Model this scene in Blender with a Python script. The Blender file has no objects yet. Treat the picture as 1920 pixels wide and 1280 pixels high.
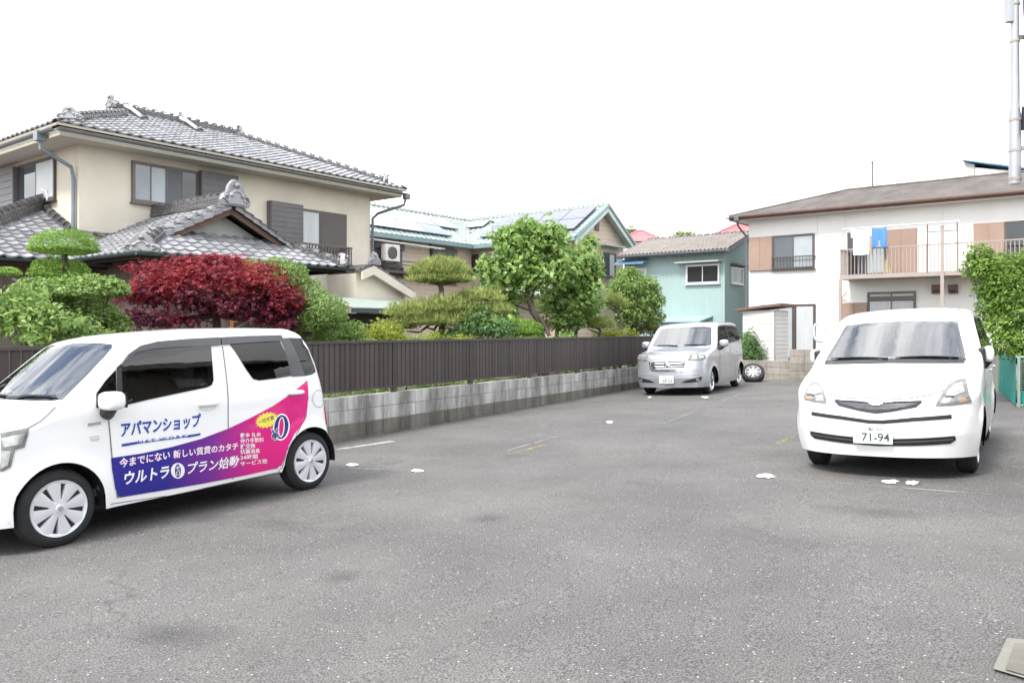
import bpy, bmesh, math, random
import numpy as np
from math import sin, cos, pi, radians, sqrt, atan2
from mathutils import Vector, Matrix
from mathutils.bvhtree import BVHTree

random.seed(7)
RNG = np.random.default_rng(11)
SC = bpy.context.scene
COL = SC.collection

# ------------------------------------------------------------------ camera, sky, sun, exposure
HC = 1.37                      # eye height above the lot
FPX, HOR = 1500.0, 619.0       # focal length and horizon in photo pixels
cam = bpy.data.cameras.new('camera')
cam.sensor_width = 36.0
cam.lens = 36.0 * FPX / 1920.0
cam.shift_y = -21.0 / 1920.0
cam.clip_start, cam.clip_end = 0.05, 3000.0
camo = bpy.data.objects.new('camera', cam)
camo.location = (0, 0, HC)
camo.rotation_euler = (pi / 2, 0, 0)
COL.objects.link(camo)
SC.camera = camo

SUN_DIR = Vector((-0.42, -0.45, 0.80)).normalized()      # towards the sun
SUN_EL = math.asin(SUN_DIR.z)
SUN_AZ = atan2(SUN_DIR.x, SUN_DIR.y)
world = bpy.data.worlds.new('World')
SC.world = world
world.use_nodes = True
wn, wl = world.node_tree.nodes, world.node_tree.links
wn.clear()
w_out = wn.new('ShaderNodeOutputWorld')
w_bg = wn.new('ShaderNodeBackground'); w_bg.inputs['Strength'].default_value = 0.1
w_sky = wn.new('ShaderNodeTexSky'); w_sky.sky_type = 'NISHITA'; w_sky.sun_disc = False
w_sky.sun_elevation = SUN_EL; w_sky.sun_rotation = SUN_AZ
w_tc = wn.new('ShaderNodeTexCoord')
w_sep = wn.new('ShaderNodeSeparateXYZ')
wl.new(w_tc.outputs['Generated'], w_sep.inputs[0])
w_z = wn.new('ShaderNodeMath'); w_z.operation = 'MAXIMUM'; w_z.inputs[1].default_value = 0.0
wl.new(w_sep.outputs['Z'], w_z.inputs[0])
w_za = wn.new('ShaderNodeMath'); w_za.operation = 'ADD'; w_za.inputs[1].default_value = 0.22
wl.new(w_z.outputs[0], w_za.inputs[0])
w_div = wn.new('ShaderNodeVectorMath'); w_div.operation = 'DIVIDE'
w_cmb = wn.new('ShaderNodeCombineXYZ')
for k in 'XYZ':
    wl.new(w_za.outputs[0], w_cmb.inputs[k])
wl.new(w_tc.outputs['Generated'], w_div.inputs[0]); wl.new(w_cmb.outputs[0], w_div.inputs[1])
w_n = wn.new('ShaderNodeTexNoise'); w_n.inputs['Scale'].default_value = 2.6
w_n.inputs['Detail'].default_value = 9.0; w_n.inputs['Roughness'].default_value = 0.58
w_n.inputs['Distortion'].default_value = 0.35
wl.new(w_div.outputs[0], w_n.inputs['Vector'])
w_r = wn.new('ShaderNodeValToRGB')
w_r.color_ramp.elements[0].position = 0.40; w_r.color_ramp.elements[1].position = 0.55
w_r.color_ramp.elements[0].color = (0.05, 0.05, 0.05, 1)
wl.new(w_n.outputs['Fac'], w_r.inputs['Fac'])
w_n2 = wn.new('ShaderNodeTexNoise'); w_n2.inputs['Scale'].default_value = 3.1; w_n2.inputs['Detail'].default_value = 6.0
wl.new(w_div.outputs[0], w_n2.inputs['Vector'])
w_r2 = wn.new('ShaderNodeValToRGB')
w_r2.color_ramp.elements[0].position = 0.3; w_r2.color_ramp.elements[0].color = (8.0, 8.2, 8.6, 1)
w_r2.color_ramp.elements[1].position = 0.7; w_r2.color_ramp.elements[1].color = (14.0, 14.0, 13.9, 1)
wl.new(w_n2.outputs['Fac'], w_r2.inputs['Fac'])
w_mix = wn.new('ShaderNodeMixRGB')
wl.new(w_r.outputs['Color'], w_mix.inputs['Fac'])
wl.new(w_sky.outputs['Color'], w_mix.inputs['Color1']); wl.new(w_r2.outputs['Color'], w_mix.inputs['Color2'])
w_hz = wn.new('ShaderNodeMapRange'); w_hz.inputs['From Min'].default_value = 0.10; w_hz.inputs['From Max'].default_value = 0.55
w_hz.interpolation_type = 'SMOOTHSTEP'
wl.new(w_z.outputs[0], w_hz.inputs[0])
w_mh = wn.new('ShaderNodeMixRGB'); w_mh.inputs['Color1'].default_value = (9.4, 9.5, 9.6, 1)
w_hf = wn.new('ShaderNodeMapRange'); w_hf.inputs['To Min'].default_value = 0.25; w_hf.inputs['To Max'].default_value = 1.0
wl.new(w_hz.outputs[0], w_hf.inputs[0]); wl.new(w_hf.outputs[0], w_mh.inputs['Fac'])
wl.new(w_mix.outputs['Color'], w_mh.inputs['Color2'])
wl.new(w_mh.outputs['Color'], w_bg.inputs['Color']); wl.new(w_bg.outputs[0], w_out.inputs['Surface'])

sun = bpy.data.lights.new('sun', 'SUN')
sun.energy = 1.5; sun.angle = radians(12); sun.color = (1.0, 0.965, 0.91)
suno = bpy.data.objects.new('sun', sun)
suno.rotation_euler = SUN_DIR.to_track_quat('Z', 'Y').to_euler()
suno.location = SUN_DIR * 50
COL.objects.link(suno)

SC.view_settings.view_transform = 'Standard'
SC.view_settings.look = 'None'
SC.view_settings.gamma = 1.0
SC.view_settings.exposure = 1.60
SC.view_settings.use_curve_mapping = False
SC.cycles.use_denoising = True
SC.cycles.max_bounces = 8
SC.cycles.transparent_max_bounces = 8

# ------------------------------------------------------------------ ground shape
TH = radians(31.0)
U2 = Vector((sin(TH), cos(TH)))          # along the lot, away from the camera
V2 = Vector((cos(TH), -sin(TH)))         # across the lot, to the right
def gz(x, y):
    v = x * V2.x + y * V2.y; u = x * U2.x + y * U2.y
    return 0.033 * max(-9, min(9, v)) + 0.007 * (max(-6, min(30, u)) - 5)
def uv2(u, v):
    p = U2 * u + V2 * v
    return p.x, p.y
def guv(u, v, dz=0.0):
    x, y = uv2(u, v)
    return Vector((x, y, gz(x, y) + dz))
def ray_dir(px, py):
    return Vector(((px - 960) / FPX, 1.0, -(py - HOR) / FPX))
def ground_at(px, py, dz=0.0):           # where a sight line meets the tilted lot
    d = ray_dir(px, py)
    a = 0.033 * (d.x * V2.x + d.y * V2.y) + 0.007 * (d.x * U2.x + d.y * U2.y) - d.z
    t = (HC + 0.035) / a
    return Vector((d.x * t, d.y * t, gz(d.x * t, d.y * t) + dz))
def at(px, py, Y):
    d = ray_dir(px, py)
    return Vector((d.x * Y, Y, HC + d.z * Y))

# ------------------------------------------------------------------ materials
MATS = {}
def nodes_of(m):
    return m.node_tree.nodes, m.node_tree.links
def pmat(name, col, rough=0.6, var=0.12, scale=4.0, bump=0.0, bscale=60.0, metal=0.0, coat=0.0, spec=0.5,
         stretch=None, col2=None, ior=None, detail=6.0, bstretch=None):
    if name in MATS:
        return MATS[name]
    m = bpy.data.materials.new(name); m.use_nodes = True
    n, l = nodes_of(m); b = n['Principled BSDF']
    tc = n.new('ShaderNodeTexCoord'); mp = n.new('ShaderNodeMapping')
    if stretch: mp.inputs['Scale'].default_value = stretch
    l.new(tc.outputs['Object'], mp.inputs[0])
    nz = n.new('ShaderNodeTexNoise'); nz.inputs['Scale'].default_value = scale; nz.inputs['Detail'].default_value = detail
    nz.inputs['Roughness'].default_value = 0.6
    l.new(mp.outputs[0], nz.inputs['Vector'])
    rp = n.new('ShaderNodeValToRGB')
    rp.color_ramp.elements[0].position = 0.3; rp.color_ramp.elements[1].position = 0.7
    c2 = col2 or tuple(min(1, c * (1 + var)) for c in col)
    c1 = tuple(c * (1 - var) for c in col) if not col2 else col
    rp.color_ramp.elements[0].color = (*c1, 1); rp.color_ramp.elements[1].color = (*c2, 1)
    l.new(nz.outputs['Fac'], rp.inputs[0]); l.new(rp.outputs[0], b.inputs['Base Color'])
    b.inputs['Roughness'].default_value = rough; b.inputs['Metallic'].default_value = metal
    b.inputs['Coat Weight'].default_value = coat; b.inputs['Coat Roughness'].default_value = 0.04
    b.inputs['Specular IOR Level'].default_value = spec
    if ior: b.inputs['IOR'].default_value = ior
    if bump:
        nb = n.new('ShaderNodeTexNoise'); nb.inputs['Scale'].default_value = bscale; nb.inputs['Detail'].default_value = 4
        if bstretch:
            mb = n.new('ShaderNodeMapping'); mb.inputs['Scale'].default_value = bstretch
            l.new(tc.outputs['Object'], mb.inputs[0]); l.new(mb.outputs[0], nb.inputs['Vector'])
        else:
            l.new(tc.outputs['Object'], nb.inputs['Vector'])
        bm = n.new('ShaderNodeBump'); bm.inputs['Strength'].default_value = bump; bm.inputs['Distance'].default_value = 0.02
        l.new(nb.outputs['Fac'], bm.inputs['Height']); l.new(bm.outputs[0], b.inputs['Normal'])
    MATS[name] = m
    return m

def leafmat(name, cols, trans=0.4, rough=0.5):
    m = bpy.data.materials.new(name); m.use_nodes = True
    n, l = nodes_of(m); b = n['Principled BSDF']; out = n['Material Output']
    g = n.new('ShaderNodeNewGeometry'); rp = n.new('ShaderNodeValToRGB')
    e = rp.color_ramp.elements
    while len(e) < len(cols): e.new(0.5)
    for i, c in enumerate(cols):
        e[i].position = i / (len(cols) - 1); e[i].color = (*c, 1)
    # a slow patchiness of the foliage itself plus every leaf's own tone
    tc = n.new('ShaderNodeTexCoord'); nz = n.new('ShaderNodeTexNoise'); nz.inputs['Scale'].default_value = 2.2
    l.new(tc.outputs['Object'], nz.inputs['Vector'])
    mx = n.new('ShaderNodeMath'); mx.operation = 'MULTIPLY_ADD'; mx.inputs[1].default_value = 0.6
    ma = n.new('ShaderNodeMath'); ma.operation = 'MULTIPLY_ADD'; ma.inputs[1].default_value = 0.9; ma.inputs[2].default_value = -0.22
    l.new(nz.outputs['Fac'], ma.inputs[0]); l.new(g.outputs['Random Per Island'], mx.inputs[0]); l.new(ma.outputs[0], mx.inputs[2])
    l.new(mx.outputs[0], rp.inputs[0])
    l.new(rp.outputs[0], b.inputs['Base Color']); b.inputs['Roughness'].default_value = rough
    t = n.new('ShaderNodeBsdfTranslucent'); l.new(rp.outputs[0], t.inputs['Color'])
    ms = n.new('ShaderNodeMixShader'); ms.inputs[0].default_value = trans
    l.new(b.outputs[0], ms.inputs[1]); l.new(t.outputs[0], ms.inputs[2]); l.new(ms.outputs[0], out.inputs['Surface'])
    return m

def asphalt_nodes(m):
    """grey weathered asphalt with pale aggregate; returns the colour socket and the bump socket"""
    n, l = nodes_of(m)
    g = n.new('ShaderNodeNewGeometry')
    big = n.new('ShaderNodeTexNoise'); big.inputs['Scale'].default_value = 0.55; big.inputs['Detail'].default_value = 7; big.inputs['Roughness'].default_value = 0.65
    l.new(g.outputs['Position'], big.inputs['Vector'])
    r1 = n.new('ShaderNodeValToRGB'); r1.color_ramp.elements[0].position = 0.32; r1.color_ramp.elements[1].position = 0.68
    r1.color_ramp.elements[0].color = (0.093, 0.089, 0.086, 1); r1.color_ramp.elements[1].color = (0.140, 0.134, 0.129, 1)
    l.new(big.outputs['Fac'], r1.inputs[0])
    fine = n.new('ShaderNodeTexNoise'); fine.inputs['Scale'].default_value = 115; fine.inputs['Detail'].default_value = 3
    l.new(g.outputs['Position'], fine.inputs['Vector'])
    r2 = n.new('ShaderNodeValToRGB'); r2.color_ramp.elements[0].position = 0.34; r2.color_ramp.elements[1].position = 0.68
    r2.color_ramp.elements[0].color = (0.34, 0.34, 0.34, 1); r2.color_ramp.elements[1].color = (1.62, 1.62, 1.62, 1)
    l.new(fine.outputs['Fac'], r2.inputs[0])
    mu = n.new('ShaderNodeMixRGB'); mu.blend_type = 'MULTIPLY'; mu.inputs[0].default_value = 1
    l.new(r1.outputs[0], mu.inputs[1]); l.new(r2.outputs[0], mu.inputs[2])
    # pale stones
    vo = n.new('ShaderNodeTexVoronoi'); vo.inputs['Scale'].default_value = 34
    l.new(g.outputs['Position'], vo.inputs['Vector'])
    sx = n.new('ShaderNodeSeparateColor'); l.new(vo.outputs['Color'], sx.inputs[0])
    c1 = n.new('ShaderNodeMath'); c1.operation = 'GREATER_THAN'; c1.inputs[1].default_value = 0.86; l.new(sx.outputs[0], c1.inputs[0])
    c2 = n.new('ShaderNodeMath'); c2.operation = 'LESS_THAN'; c2.inputs[1].default_value = 0.17; l.new(vo.outputs['Distance'], c2.inputs[0])
    cm = n.new('ShaderNodeMath'); cm.operation = 'MULTIPLY'; l.new(c1.outputs[0], cm.inputs[0]); l.new(c2.outputs[0], cm.inputs[1])
    cs = n.new('ShaderNodeMath'); cs.operation = 'MULTIPLY'; cs.inputs[1].default_value = 0.8; l.new(cm.outputs[0], cs.inputs[0])
    mx = n.new('ShaderNodeMixRGB'); mx.inputs[2].default_value = (0.5, 0.49, 0.47, 1)
    l.new(cs.outputs[0], mx.inputs[0]); l.new(mu.outputs[0], mx.inputs[1])
    # oil and damp stains
    st = n.new('ShaderNodeTexNoise'); st.inputs['Scale'].default_value = 0.8; st.inputs['Detail'].default_value = 4; st.inputs['Distortion'].default_value = 0.6
    mp = n.new('ShaderNodeMapping'); mp.inputs['Location'].default_value = (3.1, 8.2, 0); l.new(g.outputs['Position'], mp.inputs[0]); l.new(mp.outputs[0], st.inputs['Vector'])
    r3 = n.new('ShaderNodeValToRGB'); r3.color_ramp.elements[0].position = 0.62; r3.color_ramp.elements[1].position = 0.75
    r3.color_ramp.elements[0].color = (1, 1, 1, 1); r3.color_ramp.elements[1].color = (0.72, 0.72, 0.73, 1)
    l.new(st.outputs['Fac'], r3.inputs[0])
    m3 = n.new('ShaderNodeMixRGB'); m3.blend_type = 'MULTIPLY'; m3.inputs[0].default_value = 1
    l.new(mx.outputs[0], m3.inputs[1]); l.new(r3.outputs[0], m3.inputs[2])
    # meandering cracks, only in places
    wz = n.new('ShaderNodeTexNoise'); wz.inputs['Scale'].default_value = 1.6; wz.inputs['Detail'].default_value = 5; l.new(g.outputs['Position'], wz.inputs['Vector'])
    wm = n.new('ShaderNodeMixRGB'); wm.blend_type = 'ADD'; wm.inputs[0].default_value = 0.9; l.new(g.outputs['Position'], wm.inputs[1]); l.new(wz.outputs['Color'], wm.inputs[2])
    vc = n.new('ShaderNodeTexVoronoi'); vc.feature = 'DISTANCE_TO_EDGE'; vc.inputs['Scale'].default_value = 0.38; l.new(wm.outputs[0], vc.inputs['Vector'])
    ck = n.new('ShaderNodeMapRange'); ck.inputs['From Min'].default_value = 0.0; ck.inputs['From Max'].default_value = 0.006; ck.inputs['To Min'].default_value = 0.55; ck.inputs['To Max'].default_value = 0.0
    l.new(vc.outputs['Distance'], ck.inputs[0])
    cmk = n.new('ShaderNodeMapRange'); cmk.inputs['From Min'].default_value = 0.48; cmk.inputs['From Max'].default_value = 0.6; l.new(big.outputs['Fac'], cmk.inputs[0])
    ckm = n.new('ShaderNodeMath'); ckm.operation = 'MULTIPLY'; l.new(ck.outputs[0], ckm.inputs[0]); l.new(cmk.outputs[0], ckm.inputs[1])
    m4 = n.new('ShaderNodeMixRGB'); m4.inputs[2].default_value = (0.03, 0.03, 0.03, 1); l.new(ckm.outputs[0], m4.inputs[0]); l.new(m3.outputs[0], m4.inputs[1])
    # patches worn down to warm bare aggregate
    wp = n.new('ShaderNodeTexNoise'); wp.inputs['Scale'].default_value = 0.33; wp.inputs['Detail'].default_value = 8; wp.inputs['Roughness'].default_value = 0.72
    mp2 = n.new('ShaderNodeMapping'); mp2.inputs['Location'].default_value = (11.3, 2.7, 0); l.new(g.outputs['Position'], mp2.inputs[0]); l.new(mp2.outputs[0], wp.inputs['Vector'])
    r5 = n.new('ShaderNodeMapRange'); r5.inputs['From Min'].default_value = 0.50; r5.inputs['From Max'].default_value = 0.66; r5.inputs['To Max'].default_value = 0.28; l.new(wp.outputs['Fac'], r5.inputs[0])
    m5 = n.new('ShaderNodeMixRGB'); m5.inputs[2].default_value = (0.18, 0.168, 0.152, 1); l.new(r5.outputs[0], m5.inputs[0]); l.new(m4.outputs[0], m5.inputs[1])
    m3 = m5
    bp = n.new('ShaderNodeBump'); bp.inputs['Strength'].default_value = 0.55; bp.inputs['Distance'].default_value = 0.006
    l.new(fine.outputs['Fac'], bp.inputs['Height'])
    return m3.outputs[0], bp.outputs[0], g

def asphalt(name, paint=None, wear=0.5):
    m = bpy.data.materials.new(name); m.use_nodes = True
    n, l = nodes_of(m); b = n['Principled BSDF']
    b.inputs['Roughness'].default_value = 0.85; b.inputs['Specular IOR Level'].default_value = 0.3
    if not paint:
        c, bp, g = asphalt_nodes(m)
        l.new(c, b.inputs['Base Color']); l.new(bp, b.inputs['Normal'])
        return m
    # worn paint: flakes of paint with nothing between them
    g = n.new('ShaderNodeNewGeometry')
    nz = n.new('ShaderNodeTexNoise'); nz.inputs['Scale'].default_value = 9; nz.inputs['Detail'].default_value = 9; nz.inputs['Roughness'].default_value = 0.8
    l.new(g.outputs['Position'], nz.inputs['Vector'])
    lo = n.new('ShaderNodeTexNoise'); lo.inputs['Scale'].default_value = 0.9; l.new(g.outputs['Position'], lo.inputs['Vector'])
    ad = n.new('ShaderNodeMath'); ad.operation = 'MULTIPLY_ADD'; ad.inputs[1].default_value = .5; l.new(lo.outputs['Fac'], ad.inputs[0]); l.new(nz.outputs['Fac'], ad.inputs[2])
    rp = n.new('ShaderNodeMapRange'); rp.inputs['From Min'].default_value = wear + .20; rp.inputs['From Max'].default_value = wear + .36; rp.inputs['To Max'].default_value = .85
    l.new(ad.outputs[0], rp.inputs[0])
    b.inputs['Base Color'].default_value = (*paint, 1)
    t = n.new('ShaderNodeBsdfTransparent'); mx = n.new('ShaderNodeMixShader'); l.new(rp.outputs[0], mx.inputs[0]); l.new(t.outputs[0], mx.inputs[1]); l.new(b.outputs[0], mx.inputs[2])
    l.new(mx.outputs[0], n['Material Output'].inputs['Surface'])
    return m

def glassmat(name, col=(0.012, 0.015, 0.017), rough=0.02, ior=1.6):
    return pmat(name, col, rough, var=0.2, scale=1.5, spec=0.6, ior=ior)

# ------------------------------------------------------------------ mesh helpers
class MB:
    def __init__(s): s.v = []; s.f = []; s.mi = []
    def add(s, vs, fs, M=None, mi=0):
        o = len(s.v)
        s.v += [tuple(M @ Vector(p)) if M is not None else tuple(p) for p in vs]
        s.f += [tuple(i + o for i in f) for f in fs]; s.mi += [mi] * len(fs)
        return s
    def box(s, lo, hi, M=None, mi=0):
        x0, y0, z0 = lo; x1, y1, z1 = hi
        return s.add([(x0,y0,z0),(x1,y0,z0),(x1,y1,z0),(x0,y1,z0),(x0,y0,z1),(x1,y0,z1),(x1,y1,z1),(x0,y1,z1)],
                     [(0,3,2,1),(4,5,6,7),(0,1,5,4),(1,2,6,5),(2,3,7,6),(3,0,4,7)], M, mi)
    def prism(s, poly, axis, a, b, M=None, mi=0):
        """poly of 2D points extruded along axis ('x','y','z') from a to b; remaining coords in cyclic-free order"""
        def P(p, t):
            return {'x': (t, p[0], p[1]), 'y': (p[0], t, p[1]), 'z': (p[0], p[1], t)}[axis]
        n = len(poly)
        vs = [P(p, a) for p in poly] + [P(p, b) for p in poly]
        fs = [tuple(range(n))[::-1], tuple(range(n, 2 * n))] + [(i, (i + 1) % n, n + (i + 1) % n, n + i) for i in range(n)]
        return s.add(vs, fs, M, mi)
    def tube(s, path, r, n=8, M=None, mi=0, caps=True):
        path = [Vector(p) for p in path]
        rs = r if isinstance(r, (list, tuple)) else [r] * len(path)
        vs, fs = [], []
        up = None
        for i, p in enumerate(path):
            t = (path[min(i + 1, len(path) - 1)] - path[max(i - 1, 0)]).normalized()
            if up is None:
                up = t.cross(Vector((0.31, 0.93, 0.2)) if abs(t.z) > .7 else Vector((0, 0, 1))).normalized()
            a = (up - t * up.dot(t)).normalized(); b = t.cross(a); up = a
            for k in range(n):
                an = 2 * pi * k / n
                vs.append(p + (a * cos(an) + b * sin(an)) * rs[i])
        for i in range(len(path) - 1):
            for k in range(n):
                fs.append((i*n+k, i*n+(k+1)%n, (i+1)*n+(k+1)%n, (i+1)*n+k))
        if caps:
            fs.append(tuple(range(n))[::-1]); fs.append(tuple(range((len(path)-1)*n, len(path)*n)))
        return s.add(vs, fs, M, mi)
    def lathe(s, prof, n=32, M=None, mi=0, close=False):
        """profile of (r, h) about the local z axis"""
        vs = [(r * cos(2*pi*k/n), r * sin(2*pi*k/n), h) for r, h in prof for k in range(n)]
        m = len(prof); fs = []
        for i in range(m if close else m - 1):
            j = (i + 1) % m
            for k in range(n):
                fs.append((i*n+k, i*n+(k+1)%n, j*n+(k+1)%n, j*n+k))
        return s.add(vs, fs, M, mi)
    def quad(s, a, b, c, d, mi=0):
        return s.add([a, b, c, d], [(0, 1, 2, 3)], None, mi)
    def ball(s, c, r, n=10, m=7, M=None, mi=0):
        rx, ry, rz = r if isinstance(r, (tuple, list)) else (r, r, r)
        vs, fs = [], []
        for i in range(m + 1):
            ph = pi * i / m
            for k in range(n):
                th = 2 * pi * k / n
                vs.append((c[0]+rx*sin(ph)*cos(th), c[1]+ry*sin(ph)*sin(th), c[2]+rz*cos(ph)))
        for i in range(m):
            for k in range(n):
                fs.append((i*n+k, (i+1)*n+k, (i+1)*n+(k+1)%n, i*n+(k+1)%n))
        return s.add(vs, fs, M, mi)
    def mesh(s, name, mats, smooth=False, fix=True, bevel=0.0):
        me = bpy.data.meshes.new(name)
        me.from_pydata(s.v, [], s.f)
        for m in (mats if isinstance(mats, (list, tuple)) else [mats]): me.materials.append(m)
        if any(s.mi): me.polygons.foreach_set('material_index', s.mi)
        if fix or bevel:
            bm = bmesh.new(); bm.from_mesh(me)
            if fix:
                bmesh.ops.remove_doubles(bm, verts=bm.verts, dist=1e-6)
                bmesh.ops.recalc_face_normals(bm, faces=bm.faces)
            if bevel:
                bmesh.ops.bevel(bm, geom=[e for e in bm.edges if e.is_manifold and e.calc_face_angle(0) > 0.5],
                                offset=bevel, segments=2, profile=0.6, affect='EDGES')
            bm.to_mesh(me); bm.free()
        if smooth:
            me.polygons.foreach_set('use_smooth', [True] * len(me.polygons))
            if smooth != 'all':
                me.set_sharp_from_angle(angle=radians(40))
        me.update()
        return me
    def build(s, name, mats, parent=None, smooth=False, fix=True, bevel=0.0, label=None, kind=None):
        return link(name, s.mesh(name, mats, smooth, fix, bevel), parent, label, kind)

def link(name, me, parent=None, label=None, kind=None):
    o = bpy.data.objects.new(name, me); COL.objects.link(o)
    if parent is not None: o.parent = parent
    if label: o['label'] = label
    if kind: o['kind'] = kind
    return o
def tag(o, label, cat, group=None, kind=None):
    o['label'] = label; o['category'] = cat
    if group: o['group'] = group
    if kind: o['kind'] = kind
    return o
def thing(name, label, cat, M=None, group=None):
    o = bpy.data.objects.new(name, None); o.empty_display_size = 0.2
    if M is not None: o.matrix_world = M if isinstance(M, Matrix) else Matrix.Translation(M)
    COL.objects.link(o)
    return tag(o, label, cat, group)
def structure(o, label=None):
    o['kind'] = 'structure'
    if label: o['label'] = label
    return o
def rot(a, ax): return Matrix.Rotation(a, 4, ax)
def T(*p): return Matrix.Translation(Vector(p if len(p) == 3 else p[0]))

class Frame:
    """a building's ground frame: x along its front, y into it, z up (z is world height)"""
    def __init__(s, O, xd):
        x = Vector((xd[0], xd[1])).normalized(); s.x = x; s.y = Vector((-x.y, x.x)); s.O = Vector(O)
        s.M = Matrix(((x.x, s.y.x, 0, O[0]), (x.y, s.y.y, 0, O[1]), (0, 0, 1, 0), (0, 0, 0, 1)))
        s.I = s.M.inverted()
    def front(s, px, py, yl=0.0):
        o = s.I @ Vector((0, 0, HC)); d = s.I.to_3x3() @ ray_dir(px, py)
        t = (yl - o.y) / d.y; p = o + d * t
        return p.x, p.z
    def side(s, px, py, xl=0.0):
        o = s.I @ Vector((0, 0, HC)); d = s.I.to_3x3() @ ray_dir(px, py)
        t = (xl - o.x) / d.x; p = o + d * t
        return p.y, p.z

# wall-plane mappings: (u along, o outward, z) -> local
def FRONT(y0=0.0): return lambda u, o, z: (u, y0 - o, z)
def LEFTSIDE(x0=0.0): return lambda u, o, z: (x0 - o, u, z)
def RIGHTSIDE(x0=0.0): return lambda u, o, z: (x0 + o, u, z)
def pbox(mb, mp, u0, u1, o0, o1, z0, z1, mi=0):
    vs = [mp(u, o, z) for z in (z0, z1) for o in (o0, o1) for u in (u0, u1)]
    return mb.add(vs, [(0,2,3,1),(4,5,7,6),(0,1,5,4),(2,6,7,3),(0,4,6,2),(1,3,7,5)], None, mi)

# ------------------------------------------------------------------ shared materials
M_glass = glassmat('window_glass', (0.05, 0.065, 0.075), 0.03)
M_glassd = glassmat('dark_window_glass', (0.012, 0.015, 0.018), 0.03)
M_frost = pmat('frosted_glass', (0.34, 0.38, 0.40), 0.25, 0.08, 2)
M_curtain = pmat('lace_curtain', (0.44, 0.46, 0.465), 0.35, 0.14, 30, stretch=(1, 1, 0.02))
M_frame_br = pmat('bronze_aluminium', (0.10, 0.085, 0.08), 0.35, 0.1, metal=0.4)
M_frame_al = pmat('bright_aluminium', (0.62, 0.63, 0.63), 0.35, 0.06, metal=0.3)
M_shut_dk = pmat('charcoal_shutter', (0.105, 0.10, 0.105), 0.5, 0.12, 3)
M_shut_br = pmat('brown_shutter', (0.30, 0.205, 0.16), 0.55, 0.08, 2)
M_render = pmat('beige_render', (0.61, 0.56, 0.465), 0.9, 0.07, 1.1, bump=0.25, bscale=140)
M_fascia = pmat('cream_fascia', (0.56, 0.52, 0.43), 0.7, 0.06, 2)
M_soffit = pmat('soffit_board', (0.42, 0.39, 0.34), 0.8, 0.06, 2)
M_gutter = pmat('dark_green_gutter', (0.045, 0.075, 0.07), 0.4, 0.15, 3)
M_gutter_g = pmat('dark_grey_gutter', (0.11, 0.115, 0.125), 0.4, 0.15, 3)
M_wood = pmat('brown_timber', (0.10, 0.055, 0.038), 0.7, 0.25, 5, stretch=(1, 8, 8))
M_wood_dk = pmat('dark_timber', (0.035, 0.026, 0.022), 0.8, 0.25, 5)
M_plaster = pmat('white_plaster', (0.68, 0.67, 0.65), 0.85, 0.08, 6)
def tilemat(name, cols, rough=0.42):
    m = bpy.data.materials.new(name); m.use_nodes = True
    n, l = nodes_of(m); b = n['Principled BSDF']
    g = n.new('ShaderNodeNewGeometry'); oi = n.new('ShaderNodeObjectInfo'); tc = n.new('ShaderNodeTexCoord')
    ad = n.new('ShaderNodeMath'); ad.operation = 'ADD'; l.new(g.outputs['Random Per Island'], ad.inputs[0]); l.new(oi.outputs['Random'], ad.inputs[1])
    fr = n.new('ShaderNodeMath'); fr.operation = 'FRACT'; l.new(ad.outputs[0], fr.inputs[0])
    nz = n.new('ShaderNodeTexNoise'); nz.inputs['Scale'].default_value = 9; nz.inputs['Detail'].default_value = 6
    l.new(g.outputs['Position'], nz.inputs['Vector'])
    mm = n.new('ShaderNodeMath'); mm.operation = 'MULTIPLY_ADD'; mm.inputs[1].default_value = 0.5
    m2 = n.new('ShaderNodeMath'); m2.operation = 'MULTIPLY'; m2.inputs[1].default_value = 0.55
    l.new(nz.outputs['Fac'], m2.inputs[0]); l.new(fr.outputs[0], mm.inputs[0]); l.new(m2.outputs[0], mm.inputs[2])
    rp = n.new('ShaderNodeValToRGB'); e = rp.color_ramp.elements
    while len(e) < len(cols): e.new(0.5)
    for i, c in enumerate(cols): e[i].position = i / (len(cols) - 1); e[i].color = (*c, 1)
    l.new(mm.outputs[0], rp.inputs[0]); l.new(rp.outputs[0], b.inputs['Base Color'])
    b.inputs['Roughness'].default_value = rough; b.inputs['Specular IOR Level'].default_value = 0.7
    return m
M_kawara = tilemat('silver_grey_clay_tile', [(0.11, 0.11, 0.115), (0.175, 0.175, 0.185), (0.26, 0.26, 0.27), (0.38, 0.38, 0.385)])
M_kawara_dk = tilemat('dark_ridge_tile', [(0.04, 0.04, 0.045), (0.095, 0.093, 0.095), (0.18, 0.178, 0.18)])
M_gtile = tilemat('green_glazed_tile', [(0.17, 0.23, 0.215), (0.30, 0.37, 0.34), (0.46, 0.52, 0.48)], 0.35)

# ------------------------------------------------------------------ ground
def ground_sheet():
    us = [-400, -150, -60, -25, -12] + [x for x in np.arange(-6, 31, 1.0)] + [45, 80, 160, 400, 1200]
    vs = [-1200, -400, -150, -60, -30, -18, -12] + [x for x in np.arange(-9, 10, 1.0)] + [12, 20, 40, 100, 300, 900]
    mb = MB()
    pts = [tuple(guv(u, v)) for u in us for v in vs]
    k = len(vs)
    mb.add(pts, [(i*k+j, (i+1)*k+j, (i+1)*k+j+1, i*k+j+1) for i in range(len(us)-1) for j in range(k-1)])
    o = mb.build('asphalt_ground', asphalt('weathered_asphalt'), smooth=True)
    structure(o, 'weathered grey asphalt of the parking lot')
ground_sheet()

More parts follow.
